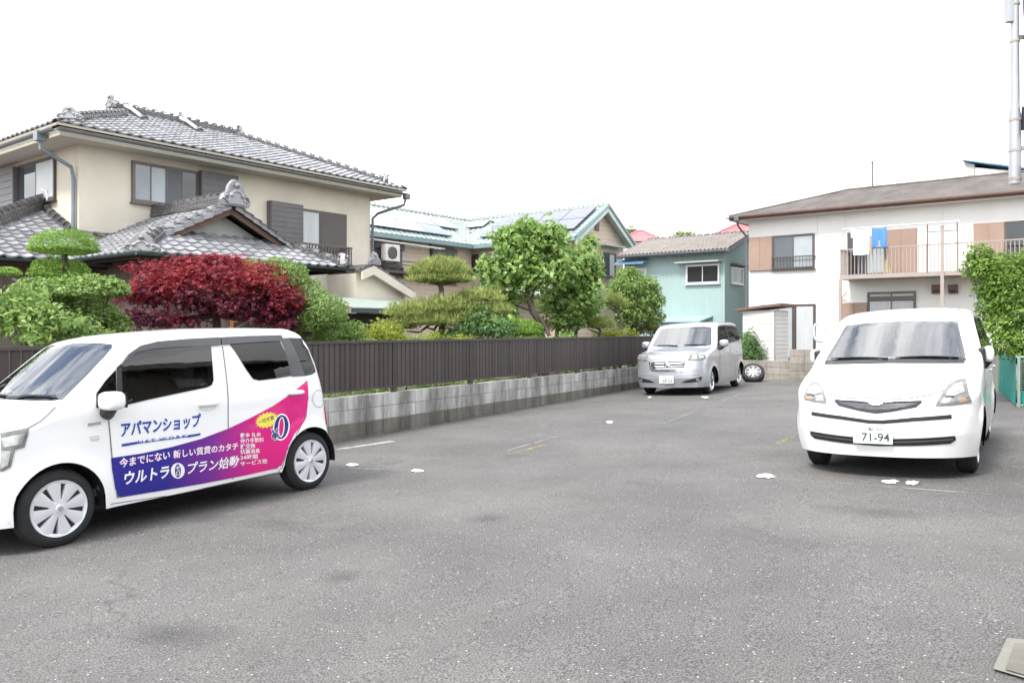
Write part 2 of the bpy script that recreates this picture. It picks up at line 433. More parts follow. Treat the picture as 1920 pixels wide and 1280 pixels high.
def ground_poly(name, pxs, mat, dz=0.004, label=None, sub=1):
    """a thin sheet of paint on the asphalt"""
    mb = MB(); pts = [tuple(ground_at(x, y, dz)) for x, y in pxs]
    mb.add(pts, [tuple(range(len(pts)))])
    o = mb.build(name, mat); structure(o, label)
    return o
M_paint_w = asphalt('worn_white_paint', (0.44, 0.43, 0.41), 0.43)
M_paint_f = asphalt('faded_grey_line', (0.27, 0.265, 0.255), 0.50)
M_paint_y = asphalt('worn_yellow_paint', (0.40, 0.31, 0.11), 0.55)
M_blob = pmat('white_marker_paint', (0.78, 0.78, 0.77), 0.6, 0.05, 20)
def stainmat():
    m = bpy.data.materials.new('oil_stain'); m.use_nodes = True
    n, l = nodes_of(m); b = n['Principled BSDF']; b.inputs['Base Color'].default_value = (.035, .034, .034, 1); b.inputs['Roughness'].default_value = .6
    tc = n.new('ShaderNodeTexCoord'); ln = n.new('ShaderNodeVectorMath'); ln.operation = 'LENGTH'; l.new(tc.outputs['Object'], ln.inputs[0])
    nz = n.new('ShaderNodeTexNoise'); nz.inputs['Scale'].default_value = 2.4; nz.inputs['Detail'].default_value = 8; nz.inputs['Roughness'].default_value = .7
    g = n.new('ShaderNodeNewGeometry'); l.new(g.outputs['Position'], nz.inputs['Vector'])
    ad = n.new('ShaderNodeMath'); ad.operation = 'MULTIPLY_ADD'; ad.inputs[1].default_value = 1.3; l.new(nz.outputs['Fac'], ad.inputs[0]); l.new(ln.outputs['Value'], ad.inputs[2])
    mr = n.new('ShaderNodeMapRange'); mr.inputs['From Min'].default_value = .75; mr.inputs['From Max'].default_value = 1.45; mr.inputs['To Min'].default_value = .24; mr.inputs['To Max'].default_value = 0; l.new(ad.outputs[0], mr.inputs[0])
    t = n.new('ShaderNodeBsdfTransparent'); mx = n.new('ShaderNodeMixShader'); l.new(mr.outputs[0], mx.inputs[0]); l.new(t.outputs[0], mx.inputs[1]); l.new(b.outputs[0], mx.inputs[2]); l.new(mx.outputs[0], n['Material Output'].inputs['Surface'])
    return m
M_stain = stainmat()
for px_, py_, sx_, sy_ in ((640, 1082, .20, .24), (915, 972, .28, .24), (1640, 960, .6, .3), (330, 1190, .4, .25)):
    p = ground_at(px_, py_, .003); q = Vector((-(.033 * V2.x + .007 * U2.x), -(.033 * V2.y + .007 * U2.y), 1)).normalized()
    o = MB().add([(-1, -1, 0), (1, -1, 0), (1, 1, 0), (-1, 1, 0)], [(0, 1, 2, 3)]).build('oil_stain', M_stain, None, fix=False)
    o.matrix_world = Matrix.Translation(p) @ q.to_track_quat('Z', 'Y').to_matrix().to_4x4() @ rot(px_ * .7, 'Z') @ Matrix.Diagonal((sx_, sy_, 1, 1)); structure(o, 'dark oily stain on the asphalt')
M_conc = pmat('pale_concrete', (0.19, 0.18, 0.155), 0.9, 0.15, 4, bump=0.3)
def line(p, q, w, mat, name='parking_line', dz=0.004, lab=None):
    a, b = ground_at(*p), ground_at(*q); d = (b - a).normalized(); s = d.cross(Vector((0, 0, 1))).normalized() * w / 2
    n = max(1, int((b - a).length / 0.8)); mb = MB()
    pts = []
    for i in range(n + 1):
        c = a.lerp(b, i / n)
        for t in (-1, 1):
            e = c + s * t; pts.append((e.x, e.y, gz(e.x, e.y) + dz))
    fl = (Vector(pts[1]) - Vector(pts[0])).cross(Vector(pts[2]) - Vector(pts[0])).z > 0
    mb.add(pts, [(2*i, 2*i+1, 2*i+3, 2*i+2) if fl else (2*i+2, 2*i+3, 2*i+1, 2*i) for i in range(n)])
    structure(mb.build(name, mat, fix=False), lab)
line((630, 843), (737, 827), 0.13, M_paint_w, lab='pale worn line beside the block wall')
line((1005, 789), (1132, 791), 0.05, M_paint_f)
line((1410, 861), (1490, 814), 0.07, M_paint_y)
line((575, 953), (1022, 834), 0.07, M_paint_y, lab='broken yellow line crossing the lot')
line((1010, 844), (1260, 858), 0.05, M_paint_y)
line((790, 890), (1075, 810), 0.05, M_paint_f)
line((1450, 897), (1960, 935), 0.05, M_paint_f)
line((640, 877), (790, 885), 0.04, M_paint_f)
line((1240, 795), (1400, 735), 0.05, M_paint_f)
line((1842, 828), (1960, 832), 0.09, M_paint_y)
def blob(px, py, w, h, seed):
    r = random.Random(seed); n = 14
    pts = [(px + w * cos(2*pi*i/n) * r.uniform(.6, 1.1), py + h * sin(2*pi*i/n) * r.uniform(.55, 1.1)) for i in range(n)]
    ground_poly('painted_mark', pts, M_blob, 0.009, 'white dab of marker paint on the asphalt')
for a in [(1436, 893, 21, 5, 1), (1669, 904, 17, 5, 2), (1711, 906, 14, 5, 3), (1143, 792, 8, 3, 4), (782, 883, 14, 3.2, 5), (660, 872, 13, 3, 6), (1322, 745, 9, 2, 7), (1218, 745, 5, 1.6, 8)]:
    blob(*a)
M_conc_dk = pmat('stained_concrete', (0.13, 0.122, 0.10), 0.9, 0.25, 5, bump=0.3)
ground_poly('concrete_slab', [(1862, 1258), (1888, 1200), (1990, 1208), (1990, 1296)], M_conc, 0.012, 'pale concrete surround of a drain at the lot edge')
ground_poly('drain_cover', [(1885, 1262), (1902, 1212), (1990, 1218), (1990, 1292)], M_conc_dk, 0.018, 'stained drain cover set in its concrete surround')

# garden soil behind the retaining wall
WALL_O = Vector((-2.5, 11.52))
WU, WV = U2, V2
W_TOP = 0.40
mb = MB()
def wpt(t, v, z): p = WALL_O + WU * t + WV * v; return (p.x, p.y, z)
ts = np.linspace(-40, 14.2, 28); vs_ = [-0.18, -3, -8, -16, -60]
pts = [wpt(t, v, 0.28 + 0.05 * math.sin(t * 1.7 + v)) for t in ts for v in vs_]
mb.add(pts, [(i*5+j, (i+1)*5+j, (i+1)*5+j+1, i*5+j+1) for i in range(27) for j in range(4)])
M_soil = pmat('garden_soil', (0.09, 0.07, 0.05), 0.95, 0.35, 3, bump=0.6, bscale=25)
structure(mb.build('garden_soil', M_soil, smooth=True), 'raised garden soil behind the block wall')

# ------------------------------------------------------------------ retaining wall of concrete blocks
def blockmat(name, c1, c2, streak):
    m = bpy.data.materials.new(name); m.use_nodes = True
    n, l = nodes_of(m); b = n['Principled BSDF']
    g = n.new('ShaderNodeNewGeometry')
    mp = n.new('ShaderNodeMapping'); mp.inputs['Scale'].default_value = (1, 1, 0.22); l.new(g.outputs['Position'], mp.inputs[0])
    nz = n.new('ShaderNodeTexNoise'); nz.inputs['Scale'].default_value = 3.0; nz.inputs['Detail'].default_value = 8; nz.inputs['Roughness'].default_value = 0.65
    l.new(mp.outputs[0], nz.inputs['Vector'])
    rp = n.new('ShaderNodeValToRGB'); rp.color_ramp.elements[0].position = 0.36; rp.color_ramp.elements[1].position = 0.62
    rp.color_ramp.elements[0].color = (*c1, 1); rp.color_ramp.elements[1].color = (*c2, 1)
    l.new(nz.outputs['Fac'], rp.inputs[0])
    oi = n.new('ShaderNodeObjectInfo'); hs = n.new('ShaderNodeMapRange'); hs.inputs['To Min'].default_value = 0.82; hs.inputs['To Max'].default_value = 1.12
    l.new(oi.outputs['Random'], hs.inputs[0])
    mu = n.new('ShaderNodeMixRGB'); mu.blend_type = 'MULTIPLY'; mu.inputs[0].default_value = 1
    l.new(rp.outputs[0], mu.inputs[1]); l.new(hs.outputs[0], mu.inputs[2])
    l.new(mu.outputs[0], b.inputs['Base Color']); b.inputs['Roughness'].default_value = 0.92
    nb = n.new('ShaderNodeTexNoise'); nb.inputs['Scale'].default_value = 70; l.new(g.outputs['Position'], nb.inputs['Vector'])
    bp = n.new('ShaderNodeBump'); bp.inputs['Strength'].default_value = 0.4; bp.inputs['Distance'].default_value = 0.01
    l.new(nb.outputs['Fac'], bp.inputs['Height']); l.new(bp.outputs[0], b.inputs['Normal'])
    return m
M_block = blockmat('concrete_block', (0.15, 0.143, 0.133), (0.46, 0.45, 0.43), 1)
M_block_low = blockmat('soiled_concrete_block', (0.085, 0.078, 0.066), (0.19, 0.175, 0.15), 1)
M_mortar = pmat('grey_mortar', (0.17, 0.165, 0.16), 0.95, 0.15, 6)
M_block_tan = blockmat('tan_concrete_block', (0.20, 0.18, 0.155), (0.33, 0.30, 0.265), 1)

def block_wall(name, label, M, length, ztop, courses, zbase, mats, bl=0.4, bh=0.2, th=0.14, from_x=0.0):
    """local x along the wall, -y faces the lot"""
    t = thing(name, label, 'wall', M)
    MB().box((from_x + .004, 0.006, zbase), (from_x + length - .004, th - 0.006, ztop - 0.006)).build('mortar', M_mortar, t)
    proto = {}
    n = int(round(length / bl))
    for c in range(courses):
        z1 = ztop - c * bh
        for i in range(n):
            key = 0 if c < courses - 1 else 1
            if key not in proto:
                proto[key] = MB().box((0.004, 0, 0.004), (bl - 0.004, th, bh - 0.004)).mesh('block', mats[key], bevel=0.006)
            o = link('block', proto[key], t)
            o.location = (from_x + i * bl, random.uniform(-.003, .003), z1 - bh)
    return t
WM = Matrix(((WU.x, -WV.x, 0, WALL_O.x), (WU.y, -WV.y, 0, WALL_O.y), (0, 0, 1, 0), (0, 0, 0, 1)))
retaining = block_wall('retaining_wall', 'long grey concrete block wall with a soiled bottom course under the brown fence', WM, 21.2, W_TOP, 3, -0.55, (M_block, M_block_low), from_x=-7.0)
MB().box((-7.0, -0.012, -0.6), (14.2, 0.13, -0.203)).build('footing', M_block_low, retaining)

# ------------------------------------------------------------------ brown slat fence
M_fence = pmat('dark_brown_aluminium', (0.055, 0.043, 0.041), 0.5, 0.12, 2, spec=0.4)
n_, l_ = nodes_of(M_fence); oi_ = n_.new('ShaderNodeObjectInfo'); mr_ = n_.new('ShaderNodeMapRange'); mr_.inputs['To Min'].default_value = .84; mr_.inputs['To Max'].default_value = 1.22
mx_ = n_.new('ShaderNodeMixRGB'); mx_.blend_type = 'MULTIPLY'; mx_.inputs[0].default_value = 1
b_ = n_['Principled BSDF']; l_.new(b_.inputs['Base Color'].links[0].from_socket, mx_.inputs[1]); l_.new(oi_.outputs['Random'], mr_.inputs[0]); l_.new(mr_.outputs[0], mx_.inputs[2]); l_.new(mx_.outputs[0], b_.inputs['Base Color'])
fence = thing('slat_fence', 'dark brown vertical slat fence on top of the long block wall', 'fence', WM)
slat_me = MB().add([(-.046, 0, 0), (.046, 0, 0), (.046, .02, 0), (-.046, .02, 0), (-.038, -.012, 0), (.038, -.012, 0),
                    (-.046, 0, .70), (.046, 0, .70), (.046, .02, .70), (-.046, .02, .70), (-.038, -.012, .70), (.038, -.012, .70)],
                   [(4, 5, 11, 10), (0, 4, 10, 6), (5, 1, 7, 11), (1, 2, 8, 7), (3, 0, 6, 9), (2, 3, 9, 8), (0, 3, 2, 1, 5, 4), (6, 10, 11, 7, 8, 9)]).mesh('slat', M_fence)
post_me = MB().box((-.05, -.025, -.02), (.05, .035, .812)).mesh('post', M_fence, bevel=0.004)
PITCH = 2.16
x0 = 1.3 - 4 * PITCH
for k in range(10):
    xp = x0 + k * PITCH
    if xp < 14.0:
        link('post', post_me, fence).location = (xp, 0.045, W_TOP)
    x1 = min(xp + PITCH, 14.15)
    if xp >= 14.0: break
    MB().box((xp + .001, .005, 1.175), (x1 - .001, .07, 1.215)).build('top_rail', M_fence, fence)
    MB().box((xp + .032, .025, .470), (x1 - .032, .06, .500)).build('bottom_rail', M_fence, fence)
    n = int((x1 - xp - .06) / .1065)
    for i in range(n):
        o = link('slat', slat_me, fence); o.location = (xp + .055 + (i + .5) * (x1 - xp - .11) / n, .035 + random.uniform(-.002, .002), .488)

# ------------------------------------------------------------------ tiled roofs
def inside(poly, x, y):
    c = False; n = len(poly)
    for i in range(n):
        x1, y1 = poly[i]; x2, y2 = poly[i - 1]
        if (y1 > y) != (y2 > y) and x < (x2 - x1) * (y - y1) / (y2 - y1) + x1: c = not c
    return c
def tile_geo(w, h, amp=1.0, lip=0.040):
    us = [0, .13, .32, .55, .74, .87, 1.0]; ns = [.030, .012, .0, .002, .018, .036, .031]
    vs = [(u * w, 0, n * amp + .036 * amp) for u, n in zip(us, ns)] + [(u * w, h * 1.16, n * amp) for u, n in zip(us, ns)]
    vs += [(u * w, 0, n * amp + .036 * amp - lip) for u, n in zip(us, ns)]
    k = len(us)
    fs = [(i, i + 1, k + i + 1, k + i) for i in range(k - 1)] + [(2*k + i, 2*k + i + 1, i + 1, i) for i in range(k - 1)]
    return vs, fs
PIECES = {}
def tile_slope(parent, P0, U, V, poly, mat, w=.27, h=.23, pieces=0, amp=1.0, name='roof_tile', under=None):
    """lay pan tiles over polygon poly given in (u, v) metres on the slope at P0; the first `pieces` of them singly"""
    P0, U, V = Vector(P0), Vector(U).normalized(), Vector(V).normalized()
    N = U.cross(V).normalized()
    if N.z < 0: N = -N
    u0 = min(p[0] for p in poly); u1 = max(p[0] for p in poly); v0 = min(p[1] for p in poly); v1 = max(p[1] for p in poly)
    gv, gf = tile_geo(w, h, amp)
    me = None; mb = MB(); cnt = 0
    v = v0; r = random.Random(3)
    while v < v1 - .02:
        n = int((u1 - u0) / w) + 1
        for i in range(n):
            u = u0 + i * w
            if not inside(poly, u + w / 2, v + h / 2): continue
            p = P0 + U * u + V * v + N * (r.uniform(-.004, .004) + 0.01)
            a = r.uniform(-.012, .012)
            M = Matrix(((U.x, V.x, N.x, p.x), (U.y, V.y, N.y, p.y), (U.z, V.z, N.z, p.z), (0, 0, 0, 1))) @ rot(a, 'Z') @ rot(r.uniform(-.012, .012), 'X')
            if cnt < pieces:
                if me is None: me = MB().add(gv, gf).mesh(name, mat, smooth=True, fix=False)
                o = link(name, me, parent); o.matrix_local = M; cnt += 1
            else:
                mb.add(gv, gf, M)
        v += h
    if mb.v:
        mb.build(name + 's', mat, parent, smooth=True, fix=False, kind='stuff')
    # boarding under the tiles
    bd = MB(); pts = [P0 + U * a + V * b - N * 0.005 for a, b in poly]; low = [p - N * 0.05 for p in pts]
    k = len(pts)
    bd.add(pts + low, [tuple(range(k)), tuple(range(k, 2*k))[::-1]] + [(i, (i+1) % k, k + (i+1) % k, k + i) for i in range(k)])
    bd.build('roof_deck', under or M_wood_dk, parent)
    return cnt

def ridge(parent, A, B, layers=3, w=0.24, cap=0.085, bead=True, end_a=False, end_b=False, mat=None, seg=0.27):
    """a stacked ridge of flat tiles with round cap tiles from A to B (local)"""
    A, B = Vector(A), Vector(B); d = B - A; L = d.length; X = d.normalized()
    Y = Vector((0, 0, 1)).cross(X).normalized(); Z = X.cross(Y)
    M = Matrix(((X.x, Y.x, Z.x, A.x), (X.y, Y.y, Z.y, A.y), (X.z, Y.z, Z.z, A.z), (0, 0, 0, 1)))
    mat = mat or M_kawara_dk
    mb = MB(); z = -0.05
    for k in range(layers):
        ww = w * (1 - .06 * k)
        n = max(1, int(L / seg))
        for i in range(n):
            mb.box((L*i/n + .003, -ww/2, z), (L*(i+1)/n - .003, ww/2, z + .045), M)
        mb.box((0, -ww/2 + .03, z + .045), (L, ww/2 - .03, z + .06), M)
        if bead:
            for s in (-1, 1):
                nb = int(L / .14)
                for i in range(nb):
                    mb.ball((L*(i+.5)/nb, s * (ww/2 + .005), z + .05), (.035, .018, .02), 6, 4, M)
        z += .06
    mb.build('ridge', mat, parent, smooth=True)
    n = max(1, int(L / seg))
    for i in range(n):
        a0, a1 = L*i/n, L*(i+1)/n + .02
        prof = [(cap * cos(t), cap * sin(t)) for t in np.linspace(-.15, pi + .15, 9)]
        vs = [(a0, y * 1.06, z + zz * 1.06) for y, zz in prof] + [(a1, y * .96, z + zz * .96) for y, zz in prof]
        mc = MB(); mc.add(vs, [(j, j+1, 10+j-1, 9+j) for j in range(8)] + [tuple(range(9)), tuple(range(9, 18))], M); mc.build('ridge_tile', mat, parent, smooth=True, fix=False)
    return M, L, z

def onigawara(parent, P, X, s=1.0, mat=None, low=False):
    """ornamental ridge-end tile: an arched plate with scrolls, facing X (local horizontal)"""
    X = Vector((X[0], X[1], 0)).normalized(); Y = Vector((-X.y, X.x, 0))
    M = Matrix(((X.x, Y.x, 0, P[0]), (X.y, Y.y, 0, P[1]), (0, 0, 1, P[2]), (0, 0, 0, 1))) @ Matrix.Diagonal((s, s * (1.1 if low else 1), s * (.72 if low else 1), 1))
    mb = MB()
    out = [(-.30, 0), (-.33, .10), (-.27, .22), (-.19, .27), (-.16, .40), (-.09, .49), (0, .52), (.09, .49), (.16, .40), (.19, .27), (.27, .22), (.33, .10), (.30, 0)]
    mb.prism(out, 'x', -.06, .05, M)
    inn = [(-.2, .03), (-.2, .14), (-.12, .26), (0, .38), (.12, .26), (.2, .14), (.2, .03)]
    mb.prism(inn, 'x', .04, .08, M)
    for sy in (-1, 1):
        mb.tube([(.06, sy * (.20 + .09 * cos(t) * (1 - t / 9)), .12 + .09 * sin(t) * (1 - t / 9)) for t in np.linspace(0, 6.5, 14)], .028, 6, M)
        mb.ball((.07, sy * .12, .20), .05, 8, 6, M)
    mb.tube([(.07, .13 * cos(t), .16 + .13 * sin(t)) for t in np.linspace(0, pi, 9)], .03, 6, M)
    mb.ball((.09, 0, .40), .055, 8, 6, M)
    mb.ball((-.04, 0, .46), (.10, .10, .08), 10, 6, M)
    mb.build('ridge_end_tile', mat or M_kawara, parent, smooth=True)

def gutter(parent, A, B, r=.06, mat=None, name='gutter'):
    A, B = Vector(A), Vector(B); X = (B - A).normalized(); Y = Vector((0, 0, 1)).cross(X).normalized(); Z = X.cross(Y); L = (B - A).length
    M = Matrix(((X.x, Y.x, Z.x, A.x), (X.y, Y.y, Z.y, A.y), (X.z, Y.z, Z.z, A.z), (0, 0, 0, 1)))
    o = [(r * cos(t), r * sin(t)) for t in np.linspace(pi, 2 * pi, 8)] + [(r * .82 * cos(t), r * .82 * sin(t)) for t in np.linspace(2 * pi, pi, 8)]
    mb = MB().prism(o, 'x', 0, L, M)
    for i in range(int(L / 1.0)):
        mb.box((.5 + i, -r * 1.02, -.004), (.515 + i, r * 1.02, .012), M)
    mb.build(name, mat or M_gutter, parent, smooth=True)

def window(parent, mp, u0, u1, z0, z1, frame=None, panes=2, glass=None, sill=True, curtain=None, fw=.045, label=None, name='window'):
    """aluminium sliding window standing a little proud of the wall: frame, sashes, panes and sill"""
    frame = frame or M_frame_br; glass = glass or M_glass
    mb = MB()
    pbox(mb, mp, u0, u1, .001, .07, z1 - fw, z1); pbox(mb, mp, u0, u1, .001, .07, z0, z0 + fw)
    pbox(mb, mp, u0, u0 + fw, .001, .07, z0 + fw, z1 - fw); pbox(mb, mp, u1 - fw, u1, .001, .07, z0 + fw, z1 - fw)
    w = mb.build(name, frame, parent, label=label)
    a, b = u0 + fw, u1 - fw; n = panes; pw = (b - a) / n
    for i in range(n):
        g = glass[i % len(glass)] if isinstance(glass, (list, tuple)) else glass
        o0 = .028 if i % 2 else .045
        s0, s1 = a + i * pw - (.02 if i else 0), a + (i + 1) * pw + (.02 if i < n - 1 else 0)
        m = MB()
        pbox(m, mp, s0, s0 + .035, o0 - .012, o0 + .012, z0 + fw, z1 - fw); pbox(m, mp, s1 - .035, s1, o0 - .012, o0 + .012, z0 + fw, z1 - fw)
        pbox(m, mp, s0 + .035, s1 - .035, o0 - .012, o0 + .012, z0 + fw, z0 + fw + .04); pbox(m, mp, s0 + .035, s1 - .035, o0 - .012, o0 + .012, z1 - fw - .035, z1 - fw)
        m.build('sash', frame, w)
        m = MB(); pbox(m, mp, s0 + .035, s1 - .035, o0 - .004, o0 + .004, z0 + fw + .04, z1 - fw - .035)
        m.build('pane', g, w)
    if sill:
        m = MB(); pbox(m, mp, u0 - .04, u1 + .04, .001, .11, z0 - .035, z0 - .002); m.build('sill', frame, w)
    return w
def shutter(parent, mp, u0, u1, z0, z1, mat, depth=.12, ribs=6, horizontal=True, name='shutter_box', label=None):
    mb = MB(); pbox(mb, mp, u0, u1, .001, depth, z0, z1)
    o = mb.build(name, mat, parent, label=label, bevel=.006)
    for i in range(ribs):
        m = MB()
        if horizontal:
            zz = z0 + (z1 - z0) * (i + .08) / ribs
            pbox(m, mp, u0 + .015, u1 - .015, depth + .0005, depth + .012, zz, zz + (z1 - z0) / ribs * .84)
        else:
            uu = u0 + (u1 - u0) * (i + .06) / ribs
            pbox(m, mp, uu, uu + (u1 - u0) / ribs * .88, depth + .0005, depth + .012, z0 + .015, z1 - .015)
        m.build('shutter_slat', mat, o)
    return o

# ------------------------------------------------------------------ the old tiled house on the left
FH = Frame((-10.1, 18.65), (0.61, 0.792))
house = thing('tiled_house', 'two storey beige house with silver grey clay tile roofs and ornate ridge ends', 'house', FH.M)
HL = 9.05; HW = 6.0
Z_EAVE = HC + 4.35
# walls
mb = MB(); mb.box((0, 0, 0.2), (HL, HW, Z_EAVE + .12)); mb.build('wall', M_render, house)
# fascia and soffit around the eaves
OV = 0.72
x0, x1, y0, y1 = -OV, HL + OV, -OV, HW + OV
mb = MB()
mb.box((x0, y0, Z_EAVE - .04), (x1, y0 + .04, Z_EAVE + .14)); mb.box((x0, y0 + .04, Z_EAVE - .04), (x0 + .04, y1, Z_EAVE + .14))
mb.box((x1 - .04, y0 + .04, Z_EAVE - .04), (x1, y1, Z_EAVE + .14))
mb.build('fascia', M_fascia, house)
mb = MB(); mb.box((x0 + .04, y0 + .04, Z_EAVE - .01), (x1 - .04, -.001, Z_EAVE + .02)); mb.box((x0 + .04, 0, Z_EAVE - .01), (-.001, y1, Z_EAVE + .02)); mb.box((HL + .001, 0, Z_EAVE - .01), (x1 - .04, y1, Z_EAVE + .02))
mb.build('soffit', M_soffit, house)
# main roof: hipped with a short gablet
zt = Z_EAVE + .20; ex = .12
ax0, ax1, ay0, ay1 = x0 - ex, x1 + ex, y0 - ex, y1 + ex
half = (ay1 - ay0) / 2; pitch = .415; cyh = (ay0 + ay1) / 2
sl = sqrt(1 + pitch ** 2)
rz = zt + half * pitch
Lx = ax1 - ax0
tile_slope(house, (ax0, ay0, zt), (1, 0, 0), (0, 1, pitch), [(0, 0), (Lx, 0), (Lx - half, half * sl), (half - .9, half * sl), (half - .9, (half - .9) * sl)], M_kawara, under=M_fascia)
tile_slope(house, (ax0, ay1, zt), (0, -1, 0), (1, 0, pitch), [(0, 0), (2 * half, 0), (half + .9, (half - .9) * sl), (half - .9, (half - .9) * sl)], M_kawara, under=M_fascia)
tile_slope(house, (ax1, ay0, zt), (0, 1, 0), (-1, 0, pitch), [(0, 0), (2 * half, 0), (half, half * sl)], M_kawara, under=M_fascia)
tile_slope(house, (ax1, ay1, zt), (-1, 0, 0), (0, -1, pitch), [(0, 0), (Lx, 0), (Lx - half, half * sl), (half, half * sl)], M_kawara)
ridge(house, (ax0 + half - .72, cyh, rz + .05), (ax1 - half + .1, cyh, rz + .05), layers=3)
onigawara(house, (ax0 + half - .82, cyh, rz + .02), (-1, 0), .72); onigawara(house, (ax1 - half + .2, cyh, rz + .0), (1, 0), .72)
k = .55
hips = [((ax0 + k, ay0 + k), (ax0 + half - .9, ay0 + half - .9)), ((ax1 - k, ay0 + k), (ax1 - half, cyh)), ((ax0 + k, ay1 - k), (ax0 + half - .9, ay1 - half + .9))]
for (a, b) in hips:
    za = zt + min(abs(a[0] - (ax0 if a[0] < HL / 2 else ax1)), 9) * pitch; zb = zt + min(abs(b[0] - (ax0 if a[0] < HL / 2 else ax1)), 9) * pitch
    ridge(house, (a[0], a[1], za + .05), (b[0], b[1], zb + .05), layers=2)
    d = Vector((a[0] - b[0], a[1] - b[1], 0)).normalized()
    onigawara(house, (a[0] + d.x * .1, a[1] + d.y * .1, za), (d.x, d.y), .78, low=True)
# descending ridges with white plaster ends on the front slope
for xr in (ax0 + half - .35, ax0 + half + 1.3):
    yt = cyh - .25
    ridge(house, (xr, yt - .75, zt + (yt - .75 - ay0) * pitch + .05), (xr, yt, zt + (yt - ay0) * pitch + .05), layers=1, bead=False)
    MB().tube([(xr - .16, yt + .05, rz + .12), (xr - .16, yt - .3, rz - .02), (xr - .16, yt - .8, rz - .30)], .045, 8).build('plaster_edge', M_plaster, house, smooth=True)
onigawara(house, (ax0 + half + 1.25, cyh, rz + .12), (-1, 0), .5)
gutter(house, (x0 - .12, y0 - .16, Z_EAVE + .07), (x1 + .12, y0 - .16, Z_EAVE + .07), .065, M_gutter_g)
gutter(house, (x0 - .16, y0 - .12, Z_EAVE + .07), (x0 - .16, y1, Z_EAVE + .07), .065, M_gutter_g)
# downpipes
mb = MB(); mb.box((x0 - .25, y0 + .55, Z_EAVE - .12), (x0 - .05, y0 + .75, Z_EAVE + .10))
mb.tube([(x0 - .15, y0 + .65, Z_EAVE - .1), (x0 - .15, y0 + .62, Z_EAVE - .28), (-.12, .12, Z_EAVE - .55), (-.07, .12, Z_EAVE - .8), (-.07, .12, 1.0)], .045, 10)
mb.build('downpipe', pmat('slate_blue_pipe', (0.16, 0.19, 0.21), .4, .2, 2), house, smooth=True, fix=False)
mb = MB(); mb.box((x1 - .06, y0 - .26, Z_EAVE - .12), (x1 + .12, y0 - .08, Z_EAVE + .06))
mb.tube([(x1, y0 - .16, Z_EAVE - .1), (x1 - .02, y0 - .12, Z_EAVE - .3), (HL + .1, -.25, Z_EAVE - .6), (HL + .05, -.06, Z_EAVE - .75), (HL + .05, -.06, 1.0)], .045, 10)
mb.build('downpipe', M_gutter_g, house, smooth=True, fix=False)
# front windows (measured on the facade)
F0 = FRONT(0)
def fr(px, py): return FH.front(px, py, 0)
a, zt1 = fr(246, 301); _, zb1 = fr(246, 379); b, _ = fr(371, 330)
M_bluegl = glassmat('blue_grey_glass', (.17, .20, .22), .08)
M_bug = pmat('insect_screen', (.10, .11, .115), .6, .1, 30)
w = window(house, F0, a, b, zb1, zt1, M_frame_br, 4, [M_bluegl, M_frost, M_bug, M_glassd], label='wide bronze window with one pane slid open')
c, _ = fr(441, 330)
shutter(house, F0, b + .01, c, zb1 - .03, zt1 + .03, M_shut_dk, .16, 6)
a, z1 = fr(500, 378); b, _ = fr(561, 384); _, z0 = fr(561, 462); c, _ = fr(600, 390); d, _ = fr(648, 397)
shutter(house, F0, a, b, z0 - .1, z1 + .02, M_shut_dk, .2, 9, label='ribbed charcoal shutter box beside the balcony window')
window(house, F0, b + .01, c, z0 - .1, z1 - .05, M_frame_br, 1, [M_curtain])
shutter(house, F0, c + .01, d, z0 - .1, z1 - .05, pmat('bamboo_blind', (0.12, 0.105, 0.10), .8, .2, 40, stretch=(1, 1, 30)), .06, 18)
# small balcony rail below it
bl, zr1 = FH.front(555, 454, -.55); br, _ = FH.front(660, 466, -.55); _, zr0 = FH.front(640, 497, -.55)
zr1 = FH.front(640, 462, -.55)[1]
mb = MB(); mb.box((bl, -.58, zr1 - .05), (br, -.52, zr1)); mb.box((bl, -.58, zr0), (br, -.52, zr0 + .05)); mb.box((br - .05, -.52, zr1 - .05), (br, 0, zr1)); mb.box((br - .05, -.52, zr0), (br, 0, zr0 + .05))
br_o = mb.build('balcony_rail', M_frame_br, house)
bme = MB().box((-.015, -.015, 0), (.015, .015, zr1 - zr0 - .1)).mesh('baluster', M_frame_br)
nb = int((br - bl) / .11)
for i in range(nb + 1):
    link('baluster', bme, br_o).location = (bl + .02 + (br - bl - .05) * i / nb, -.55, zr0 + .05)
for i in range(4):
    link('baluster', bme, br_o).location = (br - .025, -.45 + i * .12, zr0 + .05)
# left side window (on the side wall)
LS = LEFTSIDE(0)
ya, z1 = FH.side(106, 292, 0); _, z0 = FH.side(106, 375, 0); yb, _ = FH.side(38, 316, 0); yc, _ = FH.side(-40, 330, 0)
window(house, LS, ya, yb, z0, z1, M_frame_br, 2, [M_curtain, M_glass])
shutter(house, LS, yb + .01, yc, z0 - .15, z1 - .02, M_shut_dk, .16, 7)
# electric wire bracket under the eaves
mb = MB(); mb.tube([(4.1, -.03, Z_EAVE - .25), (4.0, -.03, Z_EAVE - 1.5)], .012, 5); mb.ball((4.1, -.06, Z_EAVE - .2), .07, 8, 6); mb.build('cable', M_gutter_g, house, fix=False)

M_porch = pmat('weathered_brown_board', (0.13, 0.105, 0.085), .8, .25, 3, stretch=(6, 6, .6), bump=.2)
# entrance wing: hip-and-gable roof whose gable looks at the lot
S0, DE, HB = 1.85, 4.26, 2.62
zE = HC + 1.50; pw = .5; psl = sqrt(1 + pw * pw); zR = zE + HB * pw
GD = 3.35; gh = 1.72
zr_ = lambda a: zR - pw * abs(a)
